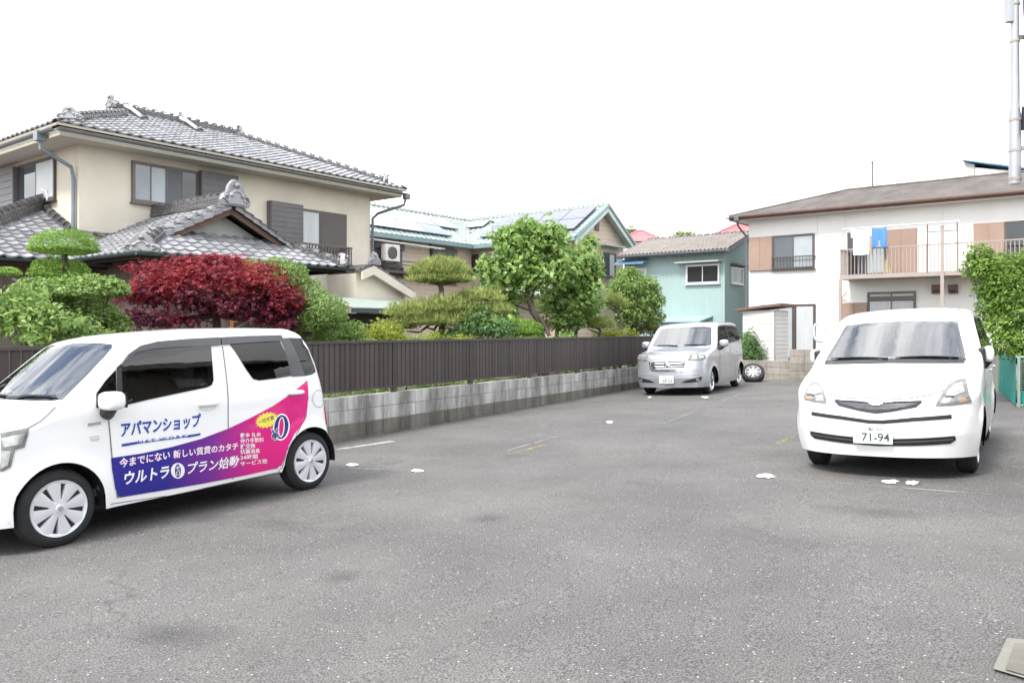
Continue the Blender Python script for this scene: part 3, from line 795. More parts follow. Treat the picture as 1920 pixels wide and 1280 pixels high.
# front skirt below the gable (v measured up the slope from the front eave)
left = 300
left -= tile_slope(house, (S0 - HB, -DE, zE), (1, 0, 0), (0, 1, pw), [(0, 0), (2*HB, 0), (2*HB - .92, .92*psl), (2*HB - .92, 1.36*psl), (.92, 1.36*psl), (.92, .92*psl)], M_kawara, h=.24, pieces=left)
# left slope
left -= tile_slope(house, (S0 - HB, 0, zE), (0, -1, 0), (1, 0, pw), [(0, 0), (DE, 0), (DE - .92, .92*psl), (DE - .92, HB*psl), (0, HB*psl)], M_kawara, h=.24, pieces=left)
tile_slope(house, (S0 + HB, -DE, zE), (0, 1, 0), (-1, 0, pw), [(0, 0), (DE, 0), (DE, HB*psl), (.92, HB*psl), (.92, .92*psl)], M_kawara, h=.24, pieces=0)
ridge(house, (S0, -GD - .05, zR + .07), (S0, 0, zR + .07), layers=4, w=.28, cap=.095)
onigawara(house, (S0, -GD - .10, zR - .02), (0, -1), 1.12)
for sx in (-1, 1):
    # hips at the front corners
    ridge(house, (S0 + sx * (HB - .12), -DE + .12, zE + .10), (S0 + sx * (HB - .92), -DE + .95, zE + .52), layers=2, w=.26)
    onigawara(house, (S0 + sx * (HB - .1), -DE + .08, zE + .02), (sx * .7, -.7), .95, low=True)
    # verge ridge along the gable edge
    ridge(house, (S0 + sx * gh, -GD + .22, zr_(gh) + .06), (S0 + sx * .2, -GD + .22, zr_(.2) + .06), layers=1, w=.2, bead=False, mat=M_kawara)
    # second hip-end scroll at the foot of the verge
    onigawara(house, (S0 + sx * (gh + .12), -GD + .2, zr_(gh) - .05), (sx, 0), .5, low=True)
    # barge boards and edge tiles
    mb = MB(); mb.add([(S0 + sx * .0, -GD + .03, zR - .02), (S0 + sx * (gh + .15), -GD + .03, zr_(gh + .15) - .02), (S0 + sx * (gh + .15), -GD + .03, zr_(gh + .15) - .17), (S0, -GD + .03, zR - .19),
                       (S0 + sx * .0, -GD + .09, zR - .02), (S0 + sx * (gh + .15), -GD + .09, zr_(gh + .15) - .02), (S0 + sx * (gh + .15), -GD + .09, zr_(gh + .15) - .17), (S0, -GD + .09, zR - .19)],
                      [(0, 1, 2, 3), (4, 7, 6, 5), (0, 4, 5, 1), (3, 2, 6, 7), (1, 5, 6, 2)])
    mb.build('barge_board', M_wood, house)
    n = 8
    for i in range(n):
        a0, a1 = .05 + (gh + .1) * i / n, .05 + (gh + .1) * (i + 1) / n + .02
        em = MB(); em.add([(S0 + sx * a0, -GD - .05, zr_(a0) + .06), (S0 + sx * a1, -GD - .05, zr_(a1) + .085), (S0 + sx * a1, -GD + .25, zr_(a1) + .085), (S0 + sx * a0, -GD + .25, zr_(a0) + .06),
                (S0 + sx * a0, -GD - .05, zr_(a0) - .06), (S0 + sx * a1, -GD - .05, zr_(a1) - .035)], [(0, 1, 2, 3), (4, 5, 1, 0)]); em.build('edge_tile', M_kawara, house, fix=False)
mb = MB(); mb.prism([(S0 - gh + .1, zr_(gh) - .12), (S0 + gh - .1, zr_(gh) - .12), (S0, zR - .18)], 'y', -2.95, -2.85); mb.build('gable_panel', pmat('grey_gable_plaster', (0.36, 0.36, 0.34), .9, .06), house)
mb = MB(); mb.box((S0 - gh, -3.0, zr_(gh) - .16), (S0 + gh, -2.84, zr_(gh) - .05)); mb.build('gable_beam', M_wood_dk, house)
gutter(house, (S0 - HB - .1, -DE - .07, zE + .0), (S0 + HB + .1, -DE - .07, zE + .0), .06)
gutter(house, (S0 - HB - .07, -DE, zE), (S0 - HB - .07, -1.5, zE), .06)
mb = MB(); mb.box((S0 - HB + .7, -DE + .75, .2), (S0 + HB - .7, -.001, zE + .25)); mb.build('porch_wall', M_porch, house)
mb = MB(); mb.box((S0 - HB + .05, -DE + .05, zE - .1), (S0 + HB - .05, -DE + .13, zE + .02)); mb.box((S0 - HB + .05, -DE + .13, zE - .1), (S0 - HB + .13, 0, zE + .02)); mb.box((S0 + HB - .13, -DE + .13, zE - .1), (S0 + HB - .05, 0, zE + .02)); mb.build('eave_beam', M_wood_dk, house)
mb = MB(); mb.box((S0 - HB + .13, -DE + .13, zE - .02), (S0 + HB - .13, -.01, zE + .02)); mb.build('porch_soffit', M_wood_dk, house)
# entrance opening with an orange timber door frame
mb = MB()
for px in (S0 - .2, S0 + 1.1): mb.box((px, -DE + .70, .3), (px + .09, -DE + .749, 2.2))
mb.box((S0 - .2, -DE + .70, 2.2), (S0 + 1.19, -DE + .749, 2.3)); mb.box((S0 - .11, -DE + .72, 1.55), (S0 + 1.1, -DE + .748, 1.62)); mb.build('door_frame', pmat('orange_timber', (0.36, 0.15, 0.05), .5, .2, 4), house)
MB().box((S0 - .11, -DE + .735, .3), (S0 + 1.1, -DE + .747, 2.19)).build('door', M_wood_dk, house)

# low hipped roof round the left of the house
zL = HC + 1.45; dL = 1.6; run = 3.45; pl = .46; ls = sqrt(1 + pl * pl)
left -= tile_slope(house, (-3.48, -dL, zL), (1, 0, 0), (0, 1, pl), [(0, 0), (3.48, 0), (3.48, run * ls)], M_kawara, h=.24, pieces=left)
tile_slope(house, (0, -dL, zL), (1, 0, 0), (0, 1, pl), [(0, 0), (1.0, 0), (1.0, 1.6 * ls), (0, 1.6 * ls)], M_kawara, h=.24)
tile_slope(house, (-3.48, 6, zL), (0, -1, 0), (1, 0, pl), [(0, 0), (7.6, 0), (4.1, run * ls), (0, run * ls)], M_kawara, h=.24)
ridge(house, (-3.4, -dL + .08, zL + .10), (-.02, 1.86, zL + run * pl + .05), layers=4, w=.28, cap=.10)
ridge(house, (0.02, -.07, zL + dL * pl + .04), (.9, -.07, zL + dL * pl + .04), layers=1, w=.14, bead=False)
ridge(house, (-.08, -dL + .3, zL + .2), (-.08, 1.7, zL + 3.3 * pl + .08), layers=1, w=.14, bead=False)
mb = MB(); mb.tube([(-.06, 1.78, zL + run * pl + .42), (-.04, 1.60, zL + run * pl + .36), (-.03, 1.52, zL + run * pl + .1)], .05, 8); mb.tube([(.92, -.12, zL + dL*pl + .2), (1.0, -.12, zL + dL*pl + .1), (1.02, -.12, zL + dL*pl - .05)], .05, 8); mb.build('plaster_edge', M_plaster, house, smooth=True, fix=False)
gutter(house, (-3.6, -dL - .07, zL - .01), (1.0, -dL - .07, zL - .01), .06)
mb = MB(); mb.box((-2.9, -dL + .6, .2), (-.001, 5, zL + .2)); mb.build('lean_to_wall', M_porch, house)
mb = MB(); mb.box((-3.4, -dL + .05, zL - .12), (.9, -dL + .13, zL + .0)); mb.build('eave_beam', M_wood_dk, house)
mb = MB(); mb.box((-3.3, -dL + .13, zL - .05), (.9, -.001, zL - .02)); mb.build('porch_soffit', M_wood_dk, house)
mb = MB(); mb.box((.35, -dL - .17, zL - .32), (.6, -dL + .02, zL - .06)); mb.tube([(.47, -dL - .07, zL - .3), (.47, -dL - .07, .3)], .04, 8); mb.build('downpipe', M_gutter, house, fix=False)

# small gabled porch at the right end
sA, zA = 7.76, HC + 1.98; zB = zA - .74
for sx, hw in ((1, 1.75), (-1, .45)):
    pts = [(sA, -1.55, zA), (sA + sx * hw, -1.55, zA - hw * .43), (sA + sx * hw, 0, zA - hw * .43), (sA, 0, zA)]
    mb = MB(); mb.add(pts + [(p[0], p[1], p[2] - .07) for p in pts], [(0, 1, 2, 3), (4, 7, 6, 5), (0, 4, 5, 1), (1, 5, 6, 2)]); mb.build('porch_roof', M_kawara_dk, house)
    mb = MB(); mb.add([(sA, -1.6, zA - .06), (sA + sx * hw, -1.6, zA - hw * .43 - .06), (sA + sx * hw, -1.6, zA - hw * .43 - .30), (sA, -1.6, zA - .32), (sA, -1.52, zA - .06), (sA + sx * hw, -1.52, zA - hw * .43 - .06), (sA + sx * hw, -1.52, zA - hw * .43 - .30), (sA, -1.52, zA - .32)],
                      [(0, 1, 2, 3), (4, 7, 6, 5), (0, 4, 5, 1), (3, 2, 6, 7), (1, 5, 6, 2)]); mb.build('barge_board', M_fascia, house)
    ridge(house, (sA + sx * hw, -1.5, zA - hw * .43 + .04), (sA + sx * .1, -1.5, zA - .0), layers=0, w=.12, bead=False, cap=.06)
onigawara(house, (sA, -1.6, zA - .03), (0, -1), .72)
mb = MB(); mb.prism([(sA - .45, .2), (sA + 1.6, .2), (sA + 1.6, zA - 1.6 * .43 - .1), (sA, zA - .1), (sA - .45, zA - .3)], 'y', -1.3, -.002); mb.build('porch_wall', M_render, house)
# tin lean-to roof
l0, zl1 = FH.front(598, 543, -1.32); l1, zl0 = FH.front(792, 571, -2.7)
zl1 = HC + .95; zl0 = HC + .62
mb = MB(); n = 14
for i in range(n):
    ya, yb = -1.32 - 1.4 * i / n, -1.32 - 1.4 * (i + 1) / n
    za_, zb_ = zl1 + (zl0 - zl1) * i / n, zl1 + (zl0 - zl1) * (i + 1) / n
    mb.add([(l0, ya, za_), (l1 + .0, ya, za_), (l1 + .0, yb, zb_ + .012), (l0, yb, zb_ + .012), (l0, yb, zb_ - .01), (l1, yb, zb_ - .01)], [(0, 1, 2, 3), (3, 2, 5, 4)])
mb.build('tin_roof', pmat('verdigris_sheet_metal', (0.42, 0.47, 0.42), .45, .12, 3, stretch=(.3, 6, 1)), house, fix=False)
mb = MB(); mb.box((l0, -2.76, zl0 - .14), (l1, -2.68, zl0 - .02)); mb.build('fascia', M_gutter, house)
mb = MB(); mb.box((l0 + .1, -2.2, .2), (l1 - .3, -1.305, zl0 - .15)); mb.build('lean_to_wall', M_wood_dk, house)

# ------------------------------------------------------------------ tan house with green roof and solar panels
FT = Frame((-1.935, 38.7), (0.61, 0.792))
tan = thing('green_roofed_house', 'tan sided house with green tiled roof, solar panels and a gable', 'house', FT.M)
M_siding = pmat('tan_siding', (0.50, 0.415, 0.335), 0.8, 0.06, 1.5)
M_green_trim = pmat('teal_green_trim', (0.17, 0.245, 0.25), 0.5, 0.08, 2)
M_lt_trim = pmat('pale_green_trim', (0.46, 0.53, 0.49), 0.55, 0.06, 2)
zt = HC + 4.22; TW, TL = 4.34, 5.85
def siding(parent, mp, u0, u1, z0, z1, mat, h=.2, name='siding_boards', poly=None):
    """lapped boards with recessed joints"""
    mb = MB(); z = z0
    while z < z1 - .01:
        zz = min(z + h, z1)
        a, b = u0, u1
        if poly: a, b = poly(z + h / 2)
        if b - a > .05:
            vs = [mp(a, .006, z + .004), mp(b, .006, z + .004), mp(b, .022, z + .009), mp(a, .022, z + .009), mp(a, .016, zz), mp(b, .016, zz), mp(a, .0, zz), mp(b, .0, zz)]
            mb.add(vs, [(0, 1, 2, 3), (3, 2, 5, 4), (4, 5, 7, 6)])
        z += h
    return mb.build(name, mat, parent)
rise = TW / 2 * .62
mb = MB(); mb.box((-9.5, .0, .2), (0, 6.0, zt)); mb.box((.002, -TL, .2), (TW, 5.9, zt - .002)); mb.prism([(.002, zt - .002), (TW, zt - .002), (TW / 2, zt + rise)], 'y', -TL, 5.9)
mb.build('wall', M_siding, tan)
siding(tan, FRONT(0), -9.5, -.03, 1.0, zt, M_siding)
siding(tan, LEFTSIDE(.002), -TL, -.03, 1.0, zt, M_siding)
siding(tan, FRONT(-TL), 0, TW, 1.0, zt, M_siding)
siding(tan, FRONT(-TL), 0, TW, zt, zt + rise, M_siding, poly=lambda z: ((z - zt) / .62 + .02, TW - (z - zt) / .62 - .02))
# roofs: left wing slope and the two slopes of the gabled wing
ov = .5; gs = sqrt(1 + .62**2)
tile_slope(tan, (-10, -ov, zt - ov * .62 + .12), (1, 0, 0), (0, 1, .62), [(0, 0), (10 - ov, 0), (10 + 2.17, (2.17 + ov) * gs), (0, (2.17 + ov) * gs)], M_gtile, w=.30, h=.30)
tile_slope(tan, (-ov, -TL - ov, zt - ov * .62 + .121), (0, 1, 0), (1, 0, .62), [(0, 0), (TL, 0), (TL + ov + 2.17, (2.17 + ov) * gs), (0, (2.17 + ov) * gs)], M_gtile, w=.30, h=.30, under=M_lt_trim)
tile_slope(tan, (TW + ov, -TL - ov, zt - ov * .62 + .121), (0, 1, 0), (-1, 0, .62), [(0, 0), (TL + 8, 0), (TL + 8, (2.17 + ov) * gs), (0, (2.17 + ov) * gs)], M_gtile, w=.30, h=.30, under=M_lt_trim)
tile_slope(tan, (-10, 5.0, zt - ov * .62 + .12), (1, 0, 0), (0, -1, .62), [(0, 0), (10, 0), (10, (2.17 + ov) * gs), (0, (2.17 + ov) * gs)], M_gtile, w=.30, h=.30)
zrg = zt + 2.17 * .62 + .17
ridge(tan, (-10, 2.17, zrg), (2.17, 2.17, zrg), layers=1, w=.2, bead=False, mat=M_gtile)
ridge(tan, (2.17, -TL - ov, zrg), (2.17, 2.3, zrg), layers=1, w=.2, bead=False, mat=M_gtile)
mb = MB()
mb.box((-10, -ov - .1, zt - .36), (-ov - .12, -ov - .02, zt - .16)); mb.box((-ov - .1, -TL - ov + .05, zt - .36), (-ov - .02, -ov - .02, zt - .16)); mb.build('gutter', M_green_trim, tan)
mb = MB(); mb.box((-10, -ov, zt - .30), (-ov - .02, -.03, zt - .26)); mb.box((-ov, -TL - ov + .05, zt - .30), (-.03, -ov, zt - .26)); mb.build('soffit', M_green_trim, tan)
for sx in (-1, 1):
    xc = TW / 2
    a, b = (xc, zt + rise + .10), (xc + sx * (TW / 2 + ov), zt - ov * .62 + .05)
    for nm, y0_, y1_, hh, mt in (('barge_board', -TL - ov + .02, -TL - ov + .08, .26, M_lt_trim), ('edge_tiles', -TL - ov - .05, -TL - ov + .16, .13, M_green_trim)):
        up = .10 if nm == 'edge_tiles' else 0
        mb = MB(); mb.add([(a[0], y0_, a[1] + up), (b[0], y0_, b[1] + up), (b[0], y0_, b[1] - hh + up), (a[0], y0_, a[1] - hh + up), (a[0], y1_, a[1] + up), (b[0], y1_, b[1] + up), (b[0], y1_, b[1] - hh + up), (a[0], y1_, a[1] - hh + up)],
                          [(0, 1, 2, 3), (4, 7, 6, 5), (0, 4, 5, 1), (3, 2, 6, 7), (1, 5, 6, 2), (0, 3, 7, 4)]); mb.build(nm, mt, tan)
# gable vent, windows and trims of the gable end
GF = FRONT(-TL)
def tg(px, py): return FT.front(px, py, -TL)
a, z1 = tg(1114, 409); b, z0 = tg(1122, 434)
mb = MB()
pbox(mb, GF, a, b, .023, .05, z0, z1); v = mb.build('gable_vent', M_shut_dk, tan)
mb = MB()
for i in range(7): pbox(mb, GF, a + .03, b - .03, .0505, .07, z0 + .04 + (z1 - z0 - .08) * i / 7, z0 + .04 + (z1 - z0 - .08) * (i + .7) / 7)
mb.build('louvre', M_frame_br, v)
a, z1 = tg(1128, 472); b, z0 = tg(1152, 521)
window(tan, FRONT(-TL - .025), a, b, z0, z1, M_frame_br, 2, [M_glassd, M_curtain])
a, z1 = tg(1093, 455); b, z0 = tg(1103, 462)
mb = MB(); pbox(mb, GF, a, b, .023, .10, z0, z1); mb.build('vent_hood', M_frame_br, tan)
a, z1 = tg(1120, 458); b, z0 = tg(1158, 470)
mb = MB(); pbox(mb, GF, a, b, .023, .45, z0 + .1, z1); mb.build('window_hood', M_lt_trim, tan)
# left wing windows with shutter boxes
def tl(px, py): return FT.front(px, py, 0)
for (p0, p1, q0, q1) in ((698, 754, 452, 505), (806, 853, 462, 520)):
    a, z1 = tl(p0, q0); b, _ = tl(p1, q0); _, z0 = tl(p1, q1)
    z1 = min(z1, zt - .45)
    shutter(tan, FRONT(-.024), a, b, z1 - .28, z1, M_shut_dk, .14, 2)
    shutter(tan, FRONT(-.024), a + .05, b - .05, z1 - 1.0, z1 - .285, M_shut_dk, .05, 8)
    window(tan, FRONT(-.024), a, b, z0 - .35, z1 - 1.005, M_frame_br, 2, M_glassd)
a, z1 = FT.side(875, 478, 0); b, z0 = FT.side(898, 512, 0)
window(tan, LEFTSIDE(-.022), b, a, z0, z1, M_frame_br, 2, [M_glassd, M_curtain])
# balcony deck rail
_, zr = tl(760, 493); a0, _ = tl(690, 500); 
mb = MB()
for k_, zz in enumerate((zr, zr - .16)): mb.tube([(-9.2, -.55, zz), (-.6, -.55, zz)], .025, 6)
for i in range(8): mb.tube([(-9.1 + i * 1.2, -.55, zr - .45), (-9.1 + i * 1.2, -.55, zr)], .025, 6)
mb.box((-9.3, -.62, zr - .52), (-.5, -.03, zr - .42)); mb.build('balcony_rail', M_frame_br, tan)
mb = MB()
for i in (-4.9, -3.0): mb.box((i, -.06, zr - .3), (i + .07, -.03, zr + 1.4)); mb.tube([(i + .03, -.05, zr + .75), (i + .03, -.7, zr + .78)], .02, 6)
mb.build('pole_bracket', M_frame_br, tan)
mb = MB()
for dy in (-.45, -.68): mb.tube([(-7.4, dy, zr + .80 + (dy + .45) * .1), (-2.7, dy, zr + .72)], .022, 6)
o = mb.build('laundry_pole', M_frame_al, None); o.matrix_world = FT.M; tag(o, 'pair of thin silver laundry poles across the tan house balcony', 'laundry pole')
# downpipe at the gable corner
mb = MB(); mb.tube([(-ov - .06, -TL + .3, zt - .35), (-.08, -TL + .12, zt - .75), (-.08, -TL + .12, .5)], .045, 8); mb.build('downpipe', M_lt_trim, tan, fix=False)
# lower green awning glimpsed behind the trees
mb = MB(); a, za_ = tg(980, 556); mb.add([(-1.2, -TL + .2, HC + 1.55), (-1.2, -1.6, HC + 1.55), (-.03, -1.6, HC + 1.95), (-.03, -TL + .2, HC + 1.95)], [(0, 1, 2, 3)]); mb.add([(-1.2, -TL + .2, HC + 1.50), (-1.2, -1.6, HC + 1.50), (-.03, -1.6, HC + 1.90), (-.03, -TL + .2, HC + 1.90)], [(3, 2, 1, 0)]); mb.build('awning', M_gtile, tan)
# solar panels: parts fixed to the roof
M_pv = pmat('solar_glass', (0.20, 0.22, 0.27), 0.10, 0.05, 1, spec=1.0, ior=1.9, coat=1.0)
M_pv2 = pmat('matt_solar_glass', (0.175, 0.182, 0.205), 0.35, 0.06, 1, spec=.35)
M_pvf = pmat('panel_frame', (0.03, 0.04, 0.07), 0.35, 0.05)
def panel_array(P0, U, V, cells, w, h, off=.16, glass=None):
    P0, U, V = Vector(P0), Vector(U).normalized(), Vector(V).normalized(); N = U.cross(V); N = N if N.z > 0 else -N
    pf = MB().box((0, 0, -.05), (w - .012, h - .012, 0)).mesh('panel_frame', M_pvf); pg = MB().box((.02, .02, .0005), (w - .032, h - .032, .006)).mesh('panel_glass', glass or M_pv)
    for (i, j) in cells:
        p = P0 + U * (i * w) + V * (j * h) + N * off
        M = Matrix(((U.x, V.x, N.x, p.x), (U.y, V.y, N.y, p.y), (U.z, V.z, N.z, p.z), (0, 0, 0, 1)))
        o = link('solar_panel', pf, tan); o.matrix_local = M; link('panel_glass', pg, o)
ze = zt - ov * .62 + .12
panel_array((-8.8, -ov + .35 * 1, ze + .35 * .62), (1, 0, 0), (0, 1, .62), [(i, j) for j in range(2) for i in range(5 + (1 if j else 0)) if not (j == 0 and i > 5)] , 1.42, 1.0)
panel_array((-ov + .45, -TL - .1, ze + .45 * .62), (0, 1, 0), (1, 0, .62), [(i, j) for j in range(2) for i in range(4)], 1.34, 1.12, glass=M_pv2)
panel_array((-ov + 1.6, -TL + 6.0, ze + 1.6 * .62), (0, 1, 0), (1, 0, .62), [(0, 0)], 1.2, .7)
# outdoor air conditioner on the balcony edge
a, z1 = tl(704, 458); b, z0 = tl(722, 508)
Mac = FT.M @ T(a - .1, -.75, z1 - .78)
ac = thing('air_conditioner', 'white outdoor air conditioner unit standing on the tan house balcony', 'air conditioner', Mac)
M_acw = pmat('cream_sheet_metal', (0.60, 0.58, 0.53), .5, .05)
MB().box((0, 0, .05), (.80, .30, .75)).build('case', M_acw, ac, bevel=.02)
mb = MB()
for i in range(9): mb.box((.80, .03, .12 + i * .065), (.812, .27, .16 + i * .065))
mb.build('side_louvre', M_frame_br, ac)
mb = MB(); mb.lathe([(.0, .0), (.26, .0), (.26, .02), (.23, .03), (.23, .01), (0, .01)], 24, T(.36, -.005, .4) @ rot(pi / 2, 'X'))
for i in range(9): mb.box((.12, -.02, .2 + i * .05), (.60, -.012, .21 + i * .05))
mb.build('fan_grille', M_frame_br, ac)
mb = MB(); mb.box((.05, .02, 0), (.12, .28, .05)); mb.box((.68, .02, 0), (.75, .28, .05)); mb.build('foot', M_frame_br, ac)

# ------------------------------------------------------------------ pale green corrugated house
FG = Frame((8.76, 33.0), (0.792, -0.61))
green = thing('green_house', 'pale green house clad in ribbed metal under a brown corrugated roof', 'house', FG.M)
M_mint = pmat('pale_green_cladding', (0.325, 0.435, 0.42), 0.6, 0.05, 1.2, stretch=(1, 1, .3))
zg = HC + 3.42; GW = 4.6; gp = .34
mb = MB(); GL = 4.7
mb.box((-GL, 0, 0), (0, GW, zg)); mb.prism([(0, zg), (GW, zg), (GW / 2, zg + GW / 2 * gp)], 'x', -GL, 0); mb.build('wall', M_mint, green)
def ribs(parent, mp, u0, u1, z0, z1f, mat, step=.10, name='cladding_ribs'):
    mb = MB(); u = u0
    while u < u1 - .02:
        z1 = z1f(u); vs = [mp(u, .001, z0), mp(u + .03, .001, z0), mp(u + .02, .012, z0), mp(u + .01, .012, z0), mp(u, .001, z1), mp(u + .03, .001, z1), mp(u + .02, .012, z1), mp(u + .01, .012, z1)]
        mb.add(vs, [(0, 3, 7, 4), (3, 2, 6, 7), (2, 1, 5, 6)]); u += step
    return mb.build(name, mat, parent, fix=False)
ribs(green, FRONT(0), -GL, -.05, .1, lambda u: zg - .02, M_mint)
ribs(green, RIGHTSIDE(0), .05, GW, .1, lambda u: zg + min(u, GW - u) * gp - .05, M_mint)
mb = MB(); mb.box((-.05, -.02, .1), (.02, .05, zg - .03)); mb.box((-3.3, -.018, .1), (-3.26, -.002, zg - .03)); mb.build('corner_trim', M_mint, green)
M_slate = pmat('brown_corrugated_slate', (0.225, 0.20, 0.18), 0.85, 0.18, 2.5, bump=.3)
def corrugated(parent, P0, U, L, V, H, mat, per=.177, amp=.032, name='corrugated_roof'):
    P0, U, V = Vector(P0), Vector(U).normalized(), Vector(V).normalized(); N = U.cross(V); N = N if N.z > 0 else -N
    n = int(L / per * 6); pts = []; rows = 6
    for j in range(rows):
        for e in (0, 1):
            vv = H * (j + e * 1.06) / rows; dz = .012 * (1 - e)
            for i in range(n + 1): pts.append(P0 + U * (L * i / n) + V * vv + N * (amp * sin(2 * pi * L * i / n / per) + dz))
    fs = []
    for r in range(0, 2 * rows, 2):
        for i in range(n): a = r * (n + 1) + i; fs.append((a, a + 1, a + n + 2, a + n + 1))
    mb = MB().add(pts, fs); q = len(pts)
    mb.add([p - N * .04 for p in pts[:n + 1]] + pts[:n + 1], [(i, i + 1, n + 2 + i, n + 1 + i) for i in range(n)])
    return mb.build(name, mat, parent, smooth=True, fix=False)
gl = sqrt(1 + gp * gp); rl = (GW / 2 + .5) * gl
corrugated(green, (-GL - .06, -.5, zg - .5 * gp + .08), (1, 0, 0), GL + .46, (0, 1, gp), rl, M_slate)
corrugated(green, (-GL - .06, GW + .5, zg - .5 * gp + .08), (1, 0, 0), GL + .46, (0, -1, gp), rl, M_slate)
zrg = zg + GW / 2 * gp + .10
ridge(green, (-GL - .06, GW / 2, zrg), (.42, GW / 2, zrg), layers=0, bead=False, cap=.11, mat=pmat('grey_ridge_cap', (.22, .21, .22), .8, .15), seg=.36)
mb = MB(); mb.box((-GL - .06, -.55, zg - .5 * gp - .08), (.4, -.50, zg - .5 * gp + .04)); mb.build('fascia', M_gutter_g, green)
mb = MB()
for s, yy in ((1, -.5), (-1, GW + .5)):
    y2 = GW / 2; z2 = zg + GW / 2 * gp
    mb.add([(.40, yy, zg - .5 * gp - .10), (.40, y2, z2 - .06), (.40, y2, z2 + .1), (.40, yy, zg - .5 * gp + .06), (.34, yy, zg - .5 * gp - .10), (.34, y2, z2 - .06), (.34, y2, z2 + .1), (.34, yy, zg - .5 * gp + .06)], [(0, 1, 2, 3), (4, 7, 6, 5), (0, 4, 5, 1), (3, 2, 6, 7)])
mb.build('barge_board', M_gutter_g, green)
gutter(green, (-GL - .06, -.62, zg - .5 * gp - .02), (.35, -.62, zg - .5 * gp - .02), .055, M_gutter_g)
def gw(px, py): return FG.front(px, py, 0)
a, z1 = gw(1287, 497); b, z0 = gw(1350, 531)
window(green, FRONT(-.013), a, b, z0, z1, M_frame_al, 2, [M_glassd, M_glassd])
mb = MB(); pbox(mb, FRONT(0), a - .35, b + .1, .002, .42, z1 + .06, z1 + .12); mb.build('window_awning', pmat('pale_awning', (.45, .46, .44), .6, .1), green)
a, z1 = FG.side(1370, 500, 0); b, z0 = FG.side(1391, 534, 0)
window(green, RIGHTSIDE(.013), a, b, z0, z1, M_frame_al, 2, [M_frost, M_frost])
mb = MB(); pbox(mb, RIGHTSIDE(0), a - .1, b + .2, .002, .35, z1 + .06, z1 + .12); mb.build('window_awning', M_frame_br, green)
a, z1 = gw(1163, 505); b, z0 = gw(1213, 527)
window(green, FRONT(-.013), a, b, z0 - .3, z1, M_frame_al, 2, [M_glassd, M_frost])
M_blue = pmat('blue_sheet_metal', (0.12, 0.25, 0.36), .45, .12, 2)
mb = MB(); a2, _ = gw(1218, 495); mb.add([(a, -.02, z1 + .42), (a2, -.02, z1 + .42), (a2, -.62, z1 + .2), (a, -.62, z1 + .2), (a, -.02, z1 + .38), (a2, -.02, z1 + .38), (a2, -.62, z1 + .15), (a, -.62, z1 + .15)], [(0, 1, 2, 3), (4, 7, 6, 5), (3, 2, 6, 7), (1, 5, 6, 2)]); mb.build('window_awning', M_blue, green)
a, z1 = gw(1240, 597); b, _ = gw(1325, 596)
mb = MB(); mb.add([(a, -.02, z1 + .1), (b + .3, -.02, z1 + .1), (b + .1, -.9, z1 - .12), (a, -.9, z1 - .12), (a, -.02, z1 + .05), (b + .3, -.02, z1 + .05), (b + .1, -.9, z1 - .18), (a, -.9, z1 - .18)], [(0, 1, 2, 3), (4, 7, 6, 5), (3, 2, 6, 7), (1, 5, 6, 2)]); mb.build('awning', pmat('pale_blue_sheet', (.30, .42, .46), .5, .1), green)

# ------------------------------------------------------------------ white apartment house on the right
FA = Frame((9.0, 30.4), (0.792, -0.61))
apt = thing('apartment_house', 'white two storey apartment house with brown shutters and a long balcony', 'apartment house', FA.M)
M_white = pmat('white_siding', (0.74, 0.73, 0.70), 0.75, 0.035, 1.0)
ze = HC + 4.22; AL = 18.0; AW = 7.0
MB().box((0, 0, -.2), (AL, AW, ze)).build('wall', M_white, apt)
# siding panels with shallow joints
px_seams = [0, 2.55, 3.5, 6.6, 8.9, 11.6, 14.5, AL]
for i in range(len(px_seams) - 1):
    for (q0, q1) in ((.0, 2.45), (2.46, ze - .02)):
        MB().box((px_seams[i] + .006, -.018, q0), (px_seams[i + 1] - .006, -.0005, q1)).build('siding_panel', M_white, apt)
M_aroof = pmat('grey_slate_roof', (0.125, 0.11, 0.10), 0.85, 0.28, 1.3, stretch=(1.2, .5, 1), bump=.25)
ao = .55; ap = .30; ahalf = (AW + 2 * ao) / 2; arun = 2.9
zb = ze - .02
mb = MB(); n = 18
sl_ = sqrt(1 + ap * ap)
for i in range(n):      # shingle courses on the front slope, hipped at the left end
    y_a, y_b = ahalf * i / n, ahalf * (i + 1) / n
    za_, zb_ = zb + y_a * ap + .10, zb + y_b * ap + .085
    xa, xb = -ao + y_a * .78, -ao + y_b * .78
    mb.add([(xa, -ao + y_a, za_ + .018), (AL, -ao + y_a, za_ + .018), (AL, -ao + y_b, zb_ + .018), (xb, -ao + y_b, zb_ + .018), (xa, -ao + y_a, za_), (AL, -ao + y_a, za_)], [(0, 1, 2, 3), (4, 5, 1, 0)])
    pz = ap / .78
    mb.add([(xa, -ao + y_a, za_ + .018), (xa, AW + ao - y_a, za_ + .018), (xb, AW + ao - y_b, zb_ + .018), (xb, -ao + y_b, zb_ + .018)], [(0, 3, 2, 1)])
    mb.add([(xa, AW + ao - y_a, za_ + .018), (AL, AW + ao - y_a, za_ + .018), (AL, AW + ao - y_b, zb_ + .018), (xb, AW + ao - y_b, zb_ + .018)], [(0, 3, 2, 1)])
mb.build('roof', M_aroof, apt, fix=False)
xr = -ao + ahalf * .78
mb = MB(); mb.tube([(xr - .1, -ao + ahalf, zb + ahalf * ap + .12), (AL, -ao + ahalf, zb + ahalf * ap + .12)], .06, 6); mb.tube([(-ao, -ao, zb + .12), (xr, -ao + ahalf, zb + ahalf * ap + .12)], .05, 6); mb.build('ridge_cap', M_aroof, apt)
M_rust = pmat('rust_brown_trim', (0.15, 0.088, 0.07), .6, .2, 3)
